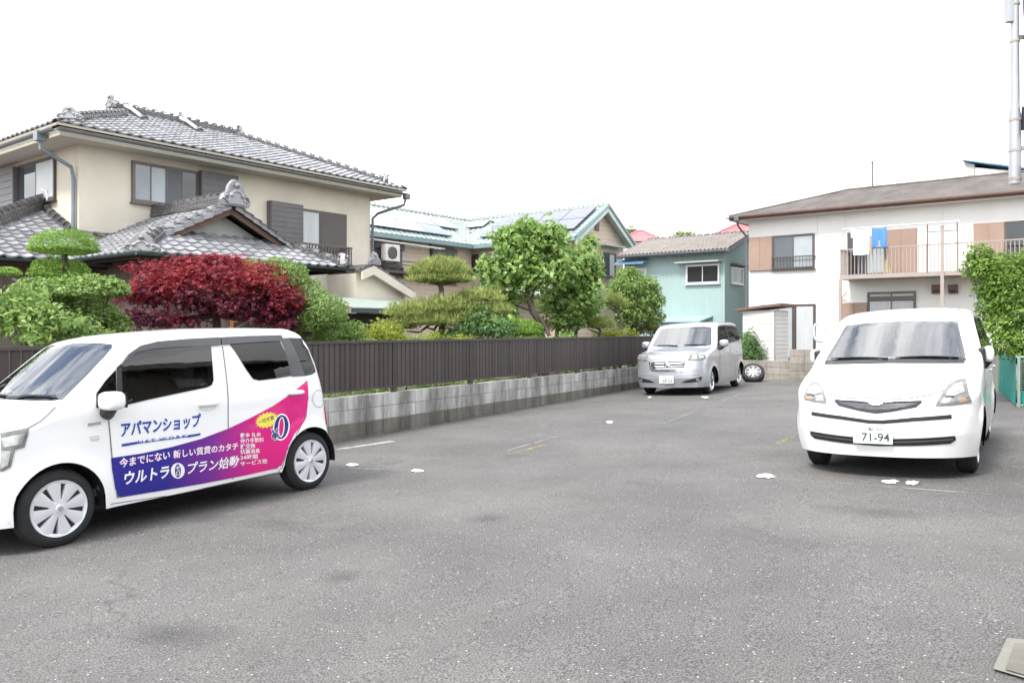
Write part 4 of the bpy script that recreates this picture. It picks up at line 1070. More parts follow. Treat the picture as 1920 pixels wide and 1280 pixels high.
mb = MB(); mb.box((-ao, -ao - .03, zb - .06), (AL, -ao + .03, zb + .10)); mb.box((-ao - .03, -ao + .03, zb - .06), (-ao + .03, AW + ao, zb + .10)); mb.build('fascia', M_rust, apt)
mb = MB(); mb.box((-ao + .03, -ao + .03, zb - .04), (AL, -.02, zb - .015)); mb.box((-ao + .03, -.02, zb - .04), (-.003, AW, zb - .015)); mb.build('soffit', M_white, apt)
gutter(apt, (-ao - .1, -ao - .09, zb + .05), (AL, -ao - .09, zb + .05), .055, M_rust)
mb = MB(); mb.box((-ao + .25, -ao - .16, zb - .10), (-ao + .42, -ao - .02, zb + .08)); mb.tube([(-ao + .33, -ao - .09, zb - .08), (-ao + .35, -ao + .02, zb - .3), (-.06, -.08, zb - .65), (-.06, -.08, .1)], .04, 8); mb.build('downpipe', M_gutter_g, apt, fix=False)
mb = MB(); mb.tube([(3.6, ahalf - .7, zb + 1.0), (3.6, ahalf - .7, zb + 2.25)], .035, 8); mb.ball((3.6, ahalf - .7, zb + 2.27), .05, 8, 6); mb.build('vent_pipe', M_shut_dk, apt, fix=False)
FR = FRONT(-.018)
def aw(px, py): return FA.front(px, py, 0)
# upper left window: brown shutters and a sliding window behind a rail
a, z1 = aw(1406, 446); c, _ = aw(1449, 443); b, z0 = aw(1528, 504)
z0 = aw(1449, 507)[1]; z1 = aw(1449, 443)[1]
shutter(apt, FR, a, c, z0, z1, M_shut_br, .08, 2, horizontal=False)
window(apt, FR, c + .005, b, z0, z1, M_frame_br, 2, [M_glass, M_frost])
mb = MB(); zz = z0 + (z1 - z0) * .36
for q in (zz, z0 + .06): pbox(mb, FR, c, b + .02, .12, .15, q - .02, q + .02)
for i in range(13):
    u = c + .04 + (b - c - .06) * i / 12; pbox(mb, FR, u - .008, u + .008, .128, .142, z0 + .08, zz - .02)
for u in (c, b): pbox(mb, FR, u, u + .03, .002, .12, zz - .02, zz + .02)
mb.build('window_rail', M_frame_br, apt)
# ground floor window on the left
a, z1 = aw(1405, 572); c, _ = aw(1490, 570); b, z0 = aw(1530, 645)
window(apt, FR, a + .5, c, -.1 + .4, z1, M_frame_br, 2, [M_frost, M_frost]); window(apt, FR, c + .005, b, .3, z1, M_frame_br, 1, [M_curtain])
# balcony
M_rail = pmat('taupe_steel', (0.33, 0.28, 0.25), .5, .08)
BD = 1.15
def bw(px, py): return FA.front(px, py, -BD)
bl, zt1 = bw(1574, 471); _, zb1 = bw(1574, 526); _, zd = bw(1700, 517)
zt1 = bw(1700, 460)[1]; zb0 = bw(1700, 511)[1]; zb2 = bw(1700, 519)[1]
BR = AL - .5
mb = MB(); mb.box((bl, -BD, zb2), (BR, -.02, zb0)); bal = mb.build('balcony', M_rail, apt)
mb = MB(); mb.box((bl, -BD, zt1 - .04), (BR, -BD + .05, zt1)); mb.box((bl, -BD + .05, zt1 - .04), (bl + .05, -.02, zt1)); mb.build('handrail', M_rail, bal)
bme = MB().box((-.011, -.011, 0), (.011, .011, zt1 - zb0 - .041)).mesh('baluster', M_rail)
u = bl + .025; cnt = 0
while u < BR:
    link('baluster', bme, bal).location = (u, -BD + .025, zb0 + .0005); u += .115; cnt += 1
for i in range(1, 9): link('baluster', bme, bal).location = (bl + .025, -BD + .025 + i * .12, zb0 + .0005)
pts_x = [bl + .03, bw(1767, 480)[0], bw(1767, 480)[0] + 4.2]
for i, xx in enumerate(pts_x):
    mb = MB(); mb.box((xx - .05, -BD - .055, -.2), (xx + .05, -BD - .002, zb2 if i == 0 else zt1 + .55)); mb.build('balcony_post', M_rail, apt)
xx = pts_x[1]
mb = MB()
for dx in (-.42, .42): mb.tube([(xx + dx, -BD - .03, zb0), (xx + dx, -BD - .03, zt1 + .62)], .02, 6)
mb.tube([(xx - .42, -BD - .03, zt1 + .38), (xx + .42, -BD - .03, zt1 + .38)], .015, 6); mb.build('pole_bracket', M_rust, apt)
# upper floor doors behind the balcony
z1 = aw(1660, 432)[1]; zf = zb0 + .02
a, _ = aw(1590, 470); m_, _ = aw(1662, 470); b, _ = aw(1720, 470)
window(apt, FR, a, m_, zf, z1, M_frame_br, 2, [M_glassd, M_frost], sill=False)
shutter(apt, FR, m_ + .005, b, zf, z1, M_shut_br, .08, 2, horizontal=False)
a, z1b = aw(1826, 418); b, _ = aw(1884, 418)
shutter(apt, FR, a, b, zf, z1, M_shut_br, .08, 2, horizontal=False)
window(apt, FR, b + .005, b + 1.5, zf, z1, M_frame_br, 2, [M_glassd, M_frost], sill=False)
# lower floor under the balcony
a, z1 = aw(1580, 568); c, _ = aw(1627, 567); b, _ = aw(1718, 560); z2 = aw(1627, 548)[1]; z3 = aw(1627, 562)[1]
shutter(apt, FR, a, c, .3, z1, M_shut_br, .08, 2, horizontal=False)
window(apt, FR, c + .005, b, z3 + .02, z2, M_frame_br, 2, [M_frost, M_curtain], sill=False)
window(apt, FR, c + .005, b, .3, z3 + .015, M_frame_br, 2, [M_curtain, M_curtain])
for p0, p1 in ((1748, 1766), (1779, 1797)):
    a, z1 = aw(p0, 534); b, z0 = aw(p1, 550)
    mb = MB(); pbox(mb, FR, a, b, .001, .16, z0, z1); v = mb.build('vent_hood', M_rust, apt, bevel=.01)
    mb = MB(); pbox(mb, FR, a + .05, b - .05, .1605, .17, z0 + .03, z0 + .10); mb.build('vent_slot', M_wood_dk, v)
mb = MB(); a, z1 = aw(1578, 560); mb.tube([(a, -.05, .3), (a, -.05, z1), (a + .25, -.3, z1 + .22)], .03, 8); mb.build('pipe', M_white, apt, fix=False)

# laundry and the broom on the balcony
M_cloth_w = pmat('white_cotton', (.70, .70, .68), .9, .05, 6); M_cloth_b = pmat('blue_cotton', (.085, .23, .53), .9, .12, 8); M_cloth_t = pmat('beige_cotton', (.50, .40, .27), .9, .1, 8)
def cloth(name, label, cat, outline, u0, z1, w, h, mat, y, seed):
    """hanging cloth with folds: outline in unit coords, both faces"""
    nu, nv = 18, 16; r = random.Random(seed); ph = r.uniform(0, 6)
    idx = {}; mb = MB(); vs = []; fs = []
    def P(i, j, s):
        a, b = i / nu, j / nv
        f = .035 * sin(a * 14 + ph) * b + .02 * sin(a * 25 + b * 3) * b
        return (u0 + a * w, y + f + s * .006, z1 - b * h - .02 * sin(a * pi))
    for s in (-1, 1):
        for i in range(nu):
            for j in range(nv):
                if inside(outline, (i + .5) / nu, (j + .5) / nv):
                    q = [P(i, j, s), P(i + 1, j, s), P(i + 1, j + 1, s), P(i, j + 1, s)]
                    vs += q; k = len(vs); fs.append((k-4, k-3, k-2, k-1))
    mb.add(vs, fs)
    o = mb.build(name, mat, None, smooth='all'); o.matrix_world = FA.M
    tag(o, label, cat); return o
u0, z1 = bw(1598, 432); u1, _ = bw(1631, 432); _, z0 = bw(1615, 478)
cloth('shirt', 'white shirt hanging to dry over the apartment balcony rail', 'shirt', [(.0, .0), (1, 0), (1, .3), (.88, .32), (.88, 1), (.12, 1), (.12, .32), (0, .3)], u0, z1, u1 - u0 + .1, z1 - z0, M_cloth_w, -BD - .18, 1)
u0, z1 = bw(1637, 429); u1, _ = bw(1665, 429); _, z0 = bw(1650, 464)
cloth('shorts', 'blue shorts hanging beside a white shirt on the balcony', 'shorts', [(0, 0), (1, 0), (1, 1), (.62, 1), (.5, .55), (.38, 1), (0, 1)], u0, z1, u1 - u0, z1 - z0, M_cloth_b, -BD - .18, 2)
u0, z1 = bw(1630, 436); u1, _ = bw(1637, 436); _, z0 = bw(1634, 476)
cloth('towel', 'narrow beige towel between the white shirt and blue shorts', 'towel', [(0, 0), (1, 0), (1, 1), (0, 1)], u0, z1, u1 - u0, z1 - z0, M_cloth_t, -BD - .15, 3)
uL, zL_ = bw(1582, 432); uR, _ = bw(1770, 420)
mb = MB(); mb.tube([(uL, -BD - .17, zL_ + .02), (pts_x[1] + .5, -BD - .17, zL_ + .02)], .016, 6); mb.tube([(uL + .02, -BD + .02, zt1), (uL + .02, -BD - .17, zL_ + .02)], .014, 6); o = mb.build('clothes_line', M_frame_al, None); o.matrix_world = FA.M; tag(o, 'thin silver drying pole carrying laundry above the balcony rail', 'drying pole')
u0, zb_ = bw(1661, 508); _, zz = bw(1661, 468)
mb = MB(); mb.tube([(u0 + .05, -BD + .12, zt1 + .1), (u0, -BD + .12, zb0 + .45)], .014, 6); mb.add([(u0 - .04, -BD + .10, zb0 + .46), (u0 + .04, -BD + .10, zb0 + .46), (u0 + .13, -BD + .10, zb0 + .02), (u0 - .13, -BD + .10, zb0 + .02), (u0 - .04, -BD + .14, zb0 + .46), (u0 + .04, -BD + .14, zb0 + .46), (u0 + .13, -BD + .16, zb0 + .02), (u0 - .13, -BD + .16, zb0 + .02)], [(0, 1, 2, 3), (4, 7, 6, 5), (0, 4, 5, 1), (1, 5, 6, 2), (2, 6, 7, 3), (3, 7, 4, 0)])
o = mb.build('broom', pmat('straw', (.42, .34, .20), .9, .2, 20), None, fix=False); o.matrix_world = FA.M; tag(o, 'straw broom standing upright behind the balcony balusters', 'broom')

# ------------------------------------------------------------------ storage shed, boundary walls and railing
FS_ = Frame((7.05, 25.2), (0.792, -0.61))
shed = thing('storage_shed', 'small white boarded shed with a sloping red brown roof', 'shed', FS_.M)
M_shedw = pmat('white_board', (0.60, 0.59, 0.555), .7, .05, 2)
ln = FS_.front(1452, 640, 0)[0]; s_z = HC + .62
l0_ = FS_.front(1393, 600, 0)[0]
MB().box((l0_, 0, -.1), (ln, 1.2, s_z)).build('wall', M_shedw, shed)
siding(shed, FRONT(0), l0_, ln - .01, .0, s_z - .02, M_shedw, .13); siding(shed, RIGHTSIDE(ln), .01, 1.2, .0, s_z - .02, M_shedw, .13)
mb = MB(); mb.add([(l0_ - .2, -.15, s_z - .02), (ln + .25, -.15, s_z + .12), (ln + .25, 1.4, s_z + .12), (l0_ - .2, 1.4, s_z - .02), (l0_ - .2, -.15, s_z + .06), (ln + .25, -.15, s_z + .20), (ln + .25, 1.4, s_z + .20), (l0_ - .2, 1.4, s_z + .06)], [(0, 3, 2, 1), (4, 5, 6, 7), (0, 1, 5, 4), (1, 2, 6, 5), (2, 3, 7, 6), (3, 0, 4, 7)])
mb.build('roof', M_rust, shed)
BV = Vector((V2.x, V2.y))
pA = uv2(23.1, -4.85); BM = Matrix(((BV.x, U2.x, 0, pA[0]), (BV.y, U2.y, 0, pA[1]), (0, 0, 1, 0), (0, 0, 0, 1)))
block_wall('boundary_wall', 'taller tan block wall at the back of the lot beside the shed', BM, 6.4, .84, 5, -.25, (M_block_tan, M_block_tan))
pB = uv2(23.55, -8.0); BM2 = Matrix(((BV.x, U2.x, 0, pB[0]), (BV.y, U2.y, 0, pB[1]), (0, 0, 1, 0), (0, 0, 0, 1)))
block_wall('low_wall', 'low tan block wall behind the loose tyre and silver minivan', BM2, 3.2, .50, 4, -.35, (M_block_tan, M_block))
structure(MB().box((.35, -.42, -.2), (1.75, -.01, .10)).build('kerb_slab', M_conc, None, bevel=.01), 'pale concrete step at the foot of the tan wall').matrix_world = BM
# yard ground behind these walls
mb = MB(); pts = [uv2(23.25, -4.8), uv2(23.25, 1.2), uv2(40, 6), uv2(40, -9), uv2(23.7, -8), uv2(23.7, -4.8)]
mb.add([(x, y, .12 + .25) for x, y in pts], [tuple(range(6))]); structure(mb.build('yard_soil', M_soil), 'bare soil of the yard behind the tan wall')
# aluminium railing
pR = uv2(23.9, -4.35); RM = Matrix(((BV.x, U2.x, 0, pR[0]), (BV.y, U2.y, 0, pR[1]), (0, 0, 1, .84), (0, 0, 0, 1)))
rail = thing('railing', 'white aluminium railing with rounded ends above the tan block wall', 'railing', RM)
mb = MB()
h0, h1 = .22, .72
mb.tube([(.5, 0, h0), (.12, 0, h0), (.03, 0, h0 + .05), (0, 0, h0 + .15), (0, 0, h1 - .12), (.03, 0, h1 - .03), (.12, 0, h1), (5.4, 0, h1)], .035, 10); mb.tube([(.5, 0, h0), (5.4, 0, h0)], .035, 10); mb.build('rail', M_frame_al, rail, smooth=True, fix=False)
mb = MB(); mb.box((0.1, -.05, h1 - .13), (5.4, .05, h1 - .075)); mb.build('top_bar', M_frame_al, rail)
for i in range(3):
    MB().box((.25 + i * 1.9, -.03, -.5), (.31 + i * 1.9, .03, h1 - .04)).build('post', M_frame_al, rail)

# ------------------------------------------------------------------ right side: low wall, mesh fence
fa_ = radians(27.4); FU = Vector((sin(fa_), cos(fa_))); FVy = Vector((-cos(fa_), sin(fa_))); pF = ground_at(1905, 762)
FM = Matrix(((FU.x, FVy.x, 0, pF[0]), (FU.y, FVy.y, 0, pF[1]), (0, 0, 1, .06), (0, 0, 0, 1)))   # x away from camera, -y to the right
M_net = pmat('green_net', (0.01, 0.21, 0.17), .7, .25, 5, stretch=(6, 6, 1))
M_netf = pmat('pale_green_steel', (0.24, 0.33, 0.28), .6, .15)
net = thing('green_net_fence', 'bright green net fence on a steel frame beside the right shrub', 'fence', FM)
def net_panel(x0, x1, z0, z1, fixed, axis):
    mb = MB(); st = .042; r = .0045
    def P(a, z): return (a, fixed, z) if axis == 'x' else (fixed, a, z)
    n = int(abs(x1 - x0) / st)
    for i in range(n + 1):
        a = x0 + (x1 - x0) * i / n; mb.tube([P(a, z0), P(a, z1)], r, 3, caps=False)
    m = int((z1 - z0) / st)
    for j in range(m + 1):
        z = z0 + (z1 - z0) * j / m; mb.tube([P(x0, z), P(x1, z)], r, 3, caps=False)
    return mb
def cloth_net(x0, x1, z0, z1, fixed, axis):
    mb = MB(); n = 40; vs = []
    for i in range(n + 1):
        a = x0 + (x1 - x0) * i / n; w = .018 * sin(i * 1.3) + .01 * sin(i * 3.1)
        for j, z in enumerate((z0, z0 + (z1 - z0) * .5, z1)):
            f = fixed + w * (1 - .3 * j); vs.append((a, f, z) if axis == 'x' else (f, a, z))
    fs = [(i*3+j, i*3+j+1, i*3+j+4, i*3+j+3) for i in range(n) for j in range(2)]
    k = len(vs); vs2 = [(x + (.004 if axis != 'x' else 0), y + (.004 if axis == 'x' else 0), z) for x, y, z in vs]
    return mb.add(vs, fs).add(vs2, [f[::-1] for f in fs])
cloth_net(0.03, 3.4, .06, .84, 0.0, 'x').build('net', M_net, net, smooth='all', fix=False)
cloth_net(-.5, -.04, .06, .30, 0.0, 'y').build('net', M_net, net, smooth='all', fix=False)
net_panel(-2.5, -.04, .08, .84, 0.01, 'y').build('wire_mesh', M_netf, net)
mb = MB()
for x in (0, 1.15, 2.3, 3.4): mb.box((x - .03, -.06, -.1), (x + .03, -.02, .88))
for y in (-.18, -1.2, -2.4): mb.box((-.02, y - .03, -.1), (.02, y + .03, .88))
mb.build('post', M_netf, net)
mb = MB(); mb.tube([(0, -.02, .86), (3.4, -.02, .86)], .022, 8); mb.tube([(0, -.02, .86), (0, -2.5, .86)], .022, 8); mb.tube([(0, -.02, .05), (3.4, -.02, .05)], .018, 8); mb.tube([(0, -.02, .05), (0, -2.5, .05)], .018, 8); mb.build('rail', M_netf, net, smooth=True, fix=False)
side = thing('side_wall', 'long grey green panel wall running along the right edge of the lot', 'wall', FM)
for i in range(5):
    MB().box((3.50 + i * 1.2, -.07, -.15), (4.66 + i * 1.2, -.01, .83)).build('panel', pmat('mossy_concrete_panel', (.25, .255, .20), .9, .25, 2, stretch=(2, 2, .5)), side, bevel=.006)
    MB().box((3.44 + i * 1.2, -.10, -.15), (3.50 + i * 1.2 - .003, .02, .86)).build('post', M_conc, side)
MB().box((3.42, -.12, -.2), (9.2, .12, -.02)).build('footing', M_conc_dk, side)
structure(MB().box((-.15, -3.0, -.2), (3.40, .10, .02)).build('kerb', M_conc_dk, None, bevel=.01), 'stained concrete kerb under the green net fence').matrix_world = FM
structure(MB().box((-.02, -8, -.2), (9, -.10, .06)).build('planting_soil', M_soil, None), 'soil bed under the right shrub').matrix_world = FM

# ------------------------------------------------------------------ utility pole at the right edge
pole = thing('utility_pole', 'grey utility pole with a banded steel conduit at the right edge', 'utility pole', T(at(1946, 619, 13).x, 13, 0.05))
M_pole = pmat('pole_concrete', (.40, .40, .40), .8, .08, 2, stretch=(1, 1, .2)); M_galv = pmat('galvanised_steel', (.36, .365, .375), .4, .1, 4, metal=.5, stretch=(2, 2, .4))
MB().lathe([(.16, 0), (.155, 3), (.13, 9)], 20).build('shaft', M_pole, pole, smooth=True)
dx = at(1903, 300, 13).x - at(1946, 300, 13).x
zc0 = at(0, 345, 13).z - .05
mb = MB(); mb.lathe([(.0, 0), (.088, 0), (.088, 1.1), (.070, 1.25), (.060, 3.6), (0, 3.6)], 18, T(dx, 0, zc0)); cd = mb.build('conduit', M_galv, pole, smooth=True)
for z in (.06, .52, 1.02, 2.3, 2.9):
    MB().lathe([(.055, z), ((.096 if z < 1.1 else .076), z), ((.096 if z < 1.1 else .076), z + .04), (.055, z + .04)], 18, T(dx, 0, zc0)).build('band', pmat('rusty_band', (.33, .29, .25), .6, .3, 6), cd, smooth=True)
mb = MB()
for z in (.55, 1.05, 2.35): mb.box((dx + .05, -.03, zc0 + z), (0, .03, zc0 + z + .06))
mb.build('bracket', M_galv, pole)
mb = MB(); mb.tube([(dx + .02, -.13, zc0 + 3.6), (dx + .06, -.15, zc0 + 2.6), (dx + .10, -.15, zc0 + 1.9), (dx + .14, -.14, zc0 + .9)], .016, 8); mb.tube([(dx + .16, -.10, zc0 + 3.6), (dx + .15, -.10, zc0 + 1.4)], .062, 10); mb.build('cable', pmat('dark_blue_cable', (.06, .065, .12), .5, .1), pole, smooth=True, fix=False)
mb = MB(); mb.tube([(dx + .24, -.16, zc0 + .88), (dx + .06, -.2, zc0 + .80)], .03, 8); mb.tube([(dx + .24, -.16, zc0 + .30), (dx + .12, -.18, zc0 + .18), (dx + .28, -.18, zc0 + .12)], .05, 8); mb.box((dx + .09, -.20, zc0 + .86), (dx + .34, -.02, zc0 + 1.24)); mb.build('junction_box', pmat('dark_plastic', (.05, .05, .07), .5, .1), pole, fix=False, bevel=0)
mb = MB(); mb.box((dx - .14, -.05, zc0 + 2.62), (dx - .02, .05, zc0 + 3.6)); mb.build('riser_box', M_galv, pole, bevel=.01)

# ------------------------------------------------------------------ roofs and trees far behind
def far_roof(name, label, px0, px1, pxr0, pxr1, ytop, ybase, Y, mat, wall):
    a, b = at(px0, ybase, Y), at(px1, ybase, Y); c, d = at(pxr0, ytop, Y + 4), at(pxr1, ytop, Y + 4)
    t = thing(name, label, 'house', T((a.x + b.x) / 2, Y + 4, 0)); o = Vector(((a.x + b.x) / 2, Y + 4, 0))
    z = a.z; L = lambda p: Vector(p) - o
    e = [L((a.x, Y, z)), L((b.x, Y, z)), L((b.x + .5, Y + 8, z)), L((a.x + .5, Y + 8, z))]; r0, r1 = L((c.x, Y + 4, c.z)), L((d.x, Y + 4, d.z))
    MB().add([*e, r0, r1], [(0, 1, 5, 4), (1, 2, 5), (2, 3, 4, 5), (3, 0, 4), (3, 2, 1, 0)]).build('roof', mat, t)
    MB().box((e[0].x + .5, e[0].y + .5, 0), (e[1].x - .5, e[2].y - .5, z - .03)).build('wall', wall, t)
    mb = MB(); mb.tube([r0, r1], .12, 6); mb.tube([e[0], r0], .1, 6); mb.tube([e[1], r1], .1, 6); mb.build('ridge_cap', mat, t)
    return t
M_red = pmat('red_metal_roof', (.38, .115, .12), .6, .12, 1.5)
far_roof('red_roofed_house', 'distant house with a red hipped roof beside the green gable', 1160, 1245, 1196, 1206, 433, 452, 62, M_red, M_white)
far_roof('red_roofed_house', 'distant house with a red roof between the green house and apartments', 1310, 1440, 1385, 1402, 419, 452, 60, M_red, M_white)
fb = at(1806, 301, 46); fw_ = thing('white_gable_house', 'distant white house whose blue edged roof rises behind the apartments', 'house', Frame((fb.x, 46), (0.792, -0.61)).M)
zf = fb.z; x1_ = 4.0
MB().prism([(.55, 0), (x1_ + 6, 0), (x1_ + 6, zf - 4.0), (x1_, zf - 1.22), (.55, zf - .42)], 'y', .3, 6).build('wall', M_white, fw_)
MB().prism([(-.05, zf), (-.05, zf + .07), (x1_ + 6, zf - 2.6), (x1_ + 6, zf - 2.75)], 'y', 0, 6.3).build('roof', M_blue, fw_)
MB().prism([(.0, zf - .03), (.25, zf - 1.1), (.53, zf - 1.1), (.53, zf - .25)], 'y', .25, 6).build('end_wall', pmat('grey_end_wall', (.42, .42, .41), .8, .05), fw_)
def antenna(px, ptop, pbase, Y, lab):
    b = at(px, pbase, Y); t_ = at(px, ptop, Y); h = t_.z - b.z
    a = thing('tv_antenna', lab, 'antenna', T(b)); m = pmat('pale_antenna_metal', (.55, .55, .56), .4, .05, metal=.3)
    MB().tube([(0, 0, 0), (0, 0, h)], .02, 6).build('mast', m, a)
    mb = MB(); mb.tube([(-.75, 0, h - .1), (.6, 0, h + .02)], .012, 5)
    for i in range(9): x = -.7 + i * .15; mb.tube([(x, -.22, h - .1 + (x + .75) * .09), (x, .22, h - .1 + (x + .75) * .09)], .008, 4)
    mb.build('boom', m, a); mb = MB(); mb.tube([(-.3, 0, h * .55), (.35, 0, h * .55)], .012, 5); mb.ball((0, 0, h * .55), .05, 6, 5); mb.build('cross_arm', m, a)
antenna(1685, 252, 350, 36, 'thin pale television antenna above the apartment roof')

# ------------------------------------------------------------------ planting
G1 = (0.065, 0.13, 0.03); G2 = (0.155, 0.265, 0.06); G3 = (0.27, 0.39, 0.10)
L_niwaki = leafmat('clipped_yew_leaf', [(0.06, 0.14, 0.030), (0.16, 0.30, 0.042), (0.25, 0.42, 0.065), (0.33, 0.48, 0.117)])
L_broad = leafmat('fresh_green_leaf', [G1, G2, G3, (0.22, 0.34, 0.132)])
L_dark = leafmat('deep_green_leaf', [(0.03, 0.08, 0.036), (0.08, 0.17, 0.057), (0.15, 0.27, 0.080), (0.24, 0.38, 0.132)])
L_persim = leafmat('glossy_persimmon_leaf', [(0.07, 0.14, 0.050), (0.17, 0.29, 0.072), (0.29, 0.43, 0.102), (0.40, 0.52, 0.222)], rough=.35)
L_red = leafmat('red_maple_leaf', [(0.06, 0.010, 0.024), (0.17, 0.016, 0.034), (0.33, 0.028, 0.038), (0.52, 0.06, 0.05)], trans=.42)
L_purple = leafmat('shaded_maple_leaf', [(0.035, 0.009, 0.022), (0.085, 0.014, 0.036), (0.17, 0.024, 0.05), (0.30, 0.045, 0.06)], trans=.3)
L_pine = leafmat('pine_needle', [(0.092, 0.130, 0.03), (0.196, 0.248, 0.06), (0.310, 0.366, 0.10), (0.414, 0.448, 0.16)], trans=.15)
L_yel = leafmat('golden_green_leaf', [(0.10, 0.15, 0.02), (0.24, 0.30, 0.035), (0.36, 0.40, 0.05), (0.42, 0.36, 0.06)])
L_azal = leafmat('bronze_tipped_leaf', [(0.05, 0.09, 0.02), (0.12, 0.17, 0.035), (0.22, 0.20, 0.06), (0.34, 0.14, 0.06)])
L_gold = leafmat('autumn_tinted_leaf', [(0.08, 0.12, 0.04), (0.19, 0.22, 0.07), (0.33, 0.29, 0.08)])
M_bark = pmat('grey_brown_bark', (0.13, 0.105, 0.085), .95, .35, 6, bump=.6, bscale=30, stretch=(3, 3, .6))
M_bark_d = pmat('dark_bark', (0.065, 0.05, 0.042), .95, .35, 6, bump=.6, bscale=30, stretch=(3, 3, .6))

def clump(px, py, rx, ry, Y, depth=None, dome=False):
    c = at(px, py, Y); s = Y / FPX
    return (c, (rx * s, (depth or (rx + ry) / 2) * s, ry * s), dome)

def foliage(name, parent, clumps, n, size, mat, shape='oval', shell=.5, up=.35, rough=.14, seed=1, stuff=True, aspect=.5, droop=0.0, label=None):
    """thousands of small leaf faces spread through the crown volume; n is leaves per square metre of clump surface"""
    rng = np.random.default_rng(seed)
    P, Nn = [], []
    for c, r, dome in clumps:
        r = np.array(r); p = 1.6
        area = 4 * pi * (((r[0]*r[1])**p + (r[0]*r[2])**p + (r[1]*r[2])**p) / 3) ** (1 / p)
        k = max(30, int(area * n))
        d = rng.normal(size=(k, 3)); d /= np.linalg.norm(d, axis=1)[:, None]
        ph = rng.uniform(0, 6, 6)
        bump = 1 + rough * (np.sin(d[:, 0] * 4 + ph[0]) * np.sin(d[:, 1] * 5 + ph[1]) + np.sin(d[:, 2] * 6 + ph[2]) * np.sin(d[:, 0] * 7 + ph[3]) * .7 + .5 * np.sin(d[:, 1] * 11 + ph[4]) * np.sin(d[:, 2] * 10 + ph[5]))
        f = 1 - shell * rng.random(k) ** 1.8
        q = d * (f * bump)[:, None]
        if dome:
            low = q[:, 2] < 0; q[low, 2] *= .30
        P.append(q * r + np.array(c)); nn = d / r; nn /= np.linalg.norm(nn, axis=1)[:, None]; Nn.append(nn)
    P = np.concatenate(P); N = np.concatenate(Nn); k = len(P)
    N = N * .6 + rng.normal(size=(k, 3)) * .55 + np.array([0, 0, up])
    N /= np.linalg.norm(N, axis=1)[:, None]
    A = rng.normal(size=(k, 3)); A -= (A * N).sum(1)[:, None] * N; A /= np.linalg.norm(A, axis=1)[:, None]
    A[:, 2] -= droop; A /= np.linalg.norm(A, axis=1)[:, None]
    B = np.cross(N, A)
    S = (size * rng.uniform(.38, 1.0, k) ** .8 * rng.choice([1.0, 1.0, 1.35], k))[:, None]
    if shape == 'oval':
        V = np.stack([P - A*S*.5, P + B*S*aspect*.5 + N*S*.10, P + A*S*.5 - N*S*.06, P - B*S*aspect*.5 + N*S*.10], 1); m = 4
        F = np.arange(k * 4).reshape(k, 4)
    elif shape == 'needle':
        # a tuft: several thin needles rising out of one point
        m = 5; vs = []
        for j in range(m):
            D = A * rng.uniform(-1, 1, (k, 1)) + B * rng.uniform(-1, 1, (k, 1)) + N * .6 + np.array([0, 0, .7]); D /= np.linalg.norm(D, axis=1)[:, None]
            W = np.cross(D, rng.normal(size=(k, 3))); W /= np.linalg.norm(W, axis=1)[:, None]
            vs.append(np.stack([P - W*S*.05, P + W*S*.05, P + D*S], 1))
        V = np.concatenate(vs, 1); F = np.arange(k * m * 3).reshape(k * m, 3)
    else:   # palmate maple leaf: five narrow lobes
        lobes = [(0, 1.0), (.95, .8), (-.95, .8), (1.9, .5), (-1.9, .5)]; vs = []
        for an, ln in lobes:
            D = A * cos(an) + B * sin(an); E_ = -A * sin(an) + B * cos(an)
            vs.append(np.stack([P, P + D*S*ln*.35 + E_*S*.10, P + D*S*ln*.62 - N*S*.08, P + D*S*ln*.35 - E_*S*.10], 1))
        V = np.concatenate(vs, 1); F = np.arange(k * 20).reshape(k * 5, 4)
    V = V.reshape(-1, 3); me = bpy.data.meshes.new(name)
    w = F.shape[1]; nf = len(F)
    me.vertices.add(len(V)); me.vertices.foreach_set('co', V.astype(np.float32).ravel())
    me.loops.add(nf * w); me.loops.foreach_set('vertex_index', F.astype(np.int32).ravel())
    me.polygons.add(nf); me.polygons.foreach_set('loop_start', np.arange(0, nf * w, w, dtype=np.int32)); me.polygons.foreach_set('loop_total', np.full(nf, w, dtype=np.int32))
    me.materials.append(mat); me.update(calc_edges=True)
    o = link(name, me, parent, label, 'stuff' if stuff else None)
    if parent is not None: o.matrix_parent_inverse = parent.matrix_world.inverted()
    return o

def plant(name, label, cat, base, group=None):
    return thing(name, label, cat, T(base), group)
def wood(parent, paths, mat=None, n=8, name='trunk'):
    for i, (pts, r0, r1) in enumerate(paths):
        # a gently wandering limb through the given world points
        pts = [Vector(p) for p in pts]; out = []; rng = random.Random(i + len(pts))
        for a in range(len(pts) - 1):
            for s in range(4):
                p = pts[a].lerp(pts[a + 1], s / 4)
                j = .012 if (a or s) else 0
                out.append(p + Vector((rng.uniform(-j, j), rng.uniform(-j, j), 0)))
        out.append(pts[-1]); k = len(out)
        rs = [r0 + (r1 - r0) * q / (k - 1) for q in range(k)]
        o = MB().tube(out, rs, n).build(name if i == 0 else 'branch', mat or M_bark, None, smooth=True, fix=False)
        o.parent = parent; o.matrix_parent_inverse = parent.matrix_world.inverted()
def soil_at(px, Y): p = at(px, 619, Y); return Vector((p.x, Y, .26))
def limbs(base, clumps, r0, fork=None):
    """trunk from base to a fork, then a branch into every clump"""
    fork = fork or (base + (sum((c for c, _, _ in clumps), Vector()) / len(clumps) - base) * .55)
    out = [([base, base.lerp(fork, .5) + Vector((.04, .02, 0)), fork], r0, r0 * .7)]
    for c, r, _ in clumps: out.append(([fork, fork.lerp(c, .5) + Vector((0, 0, -.05)), c], r0 * .5, r0 * .16))
    return out

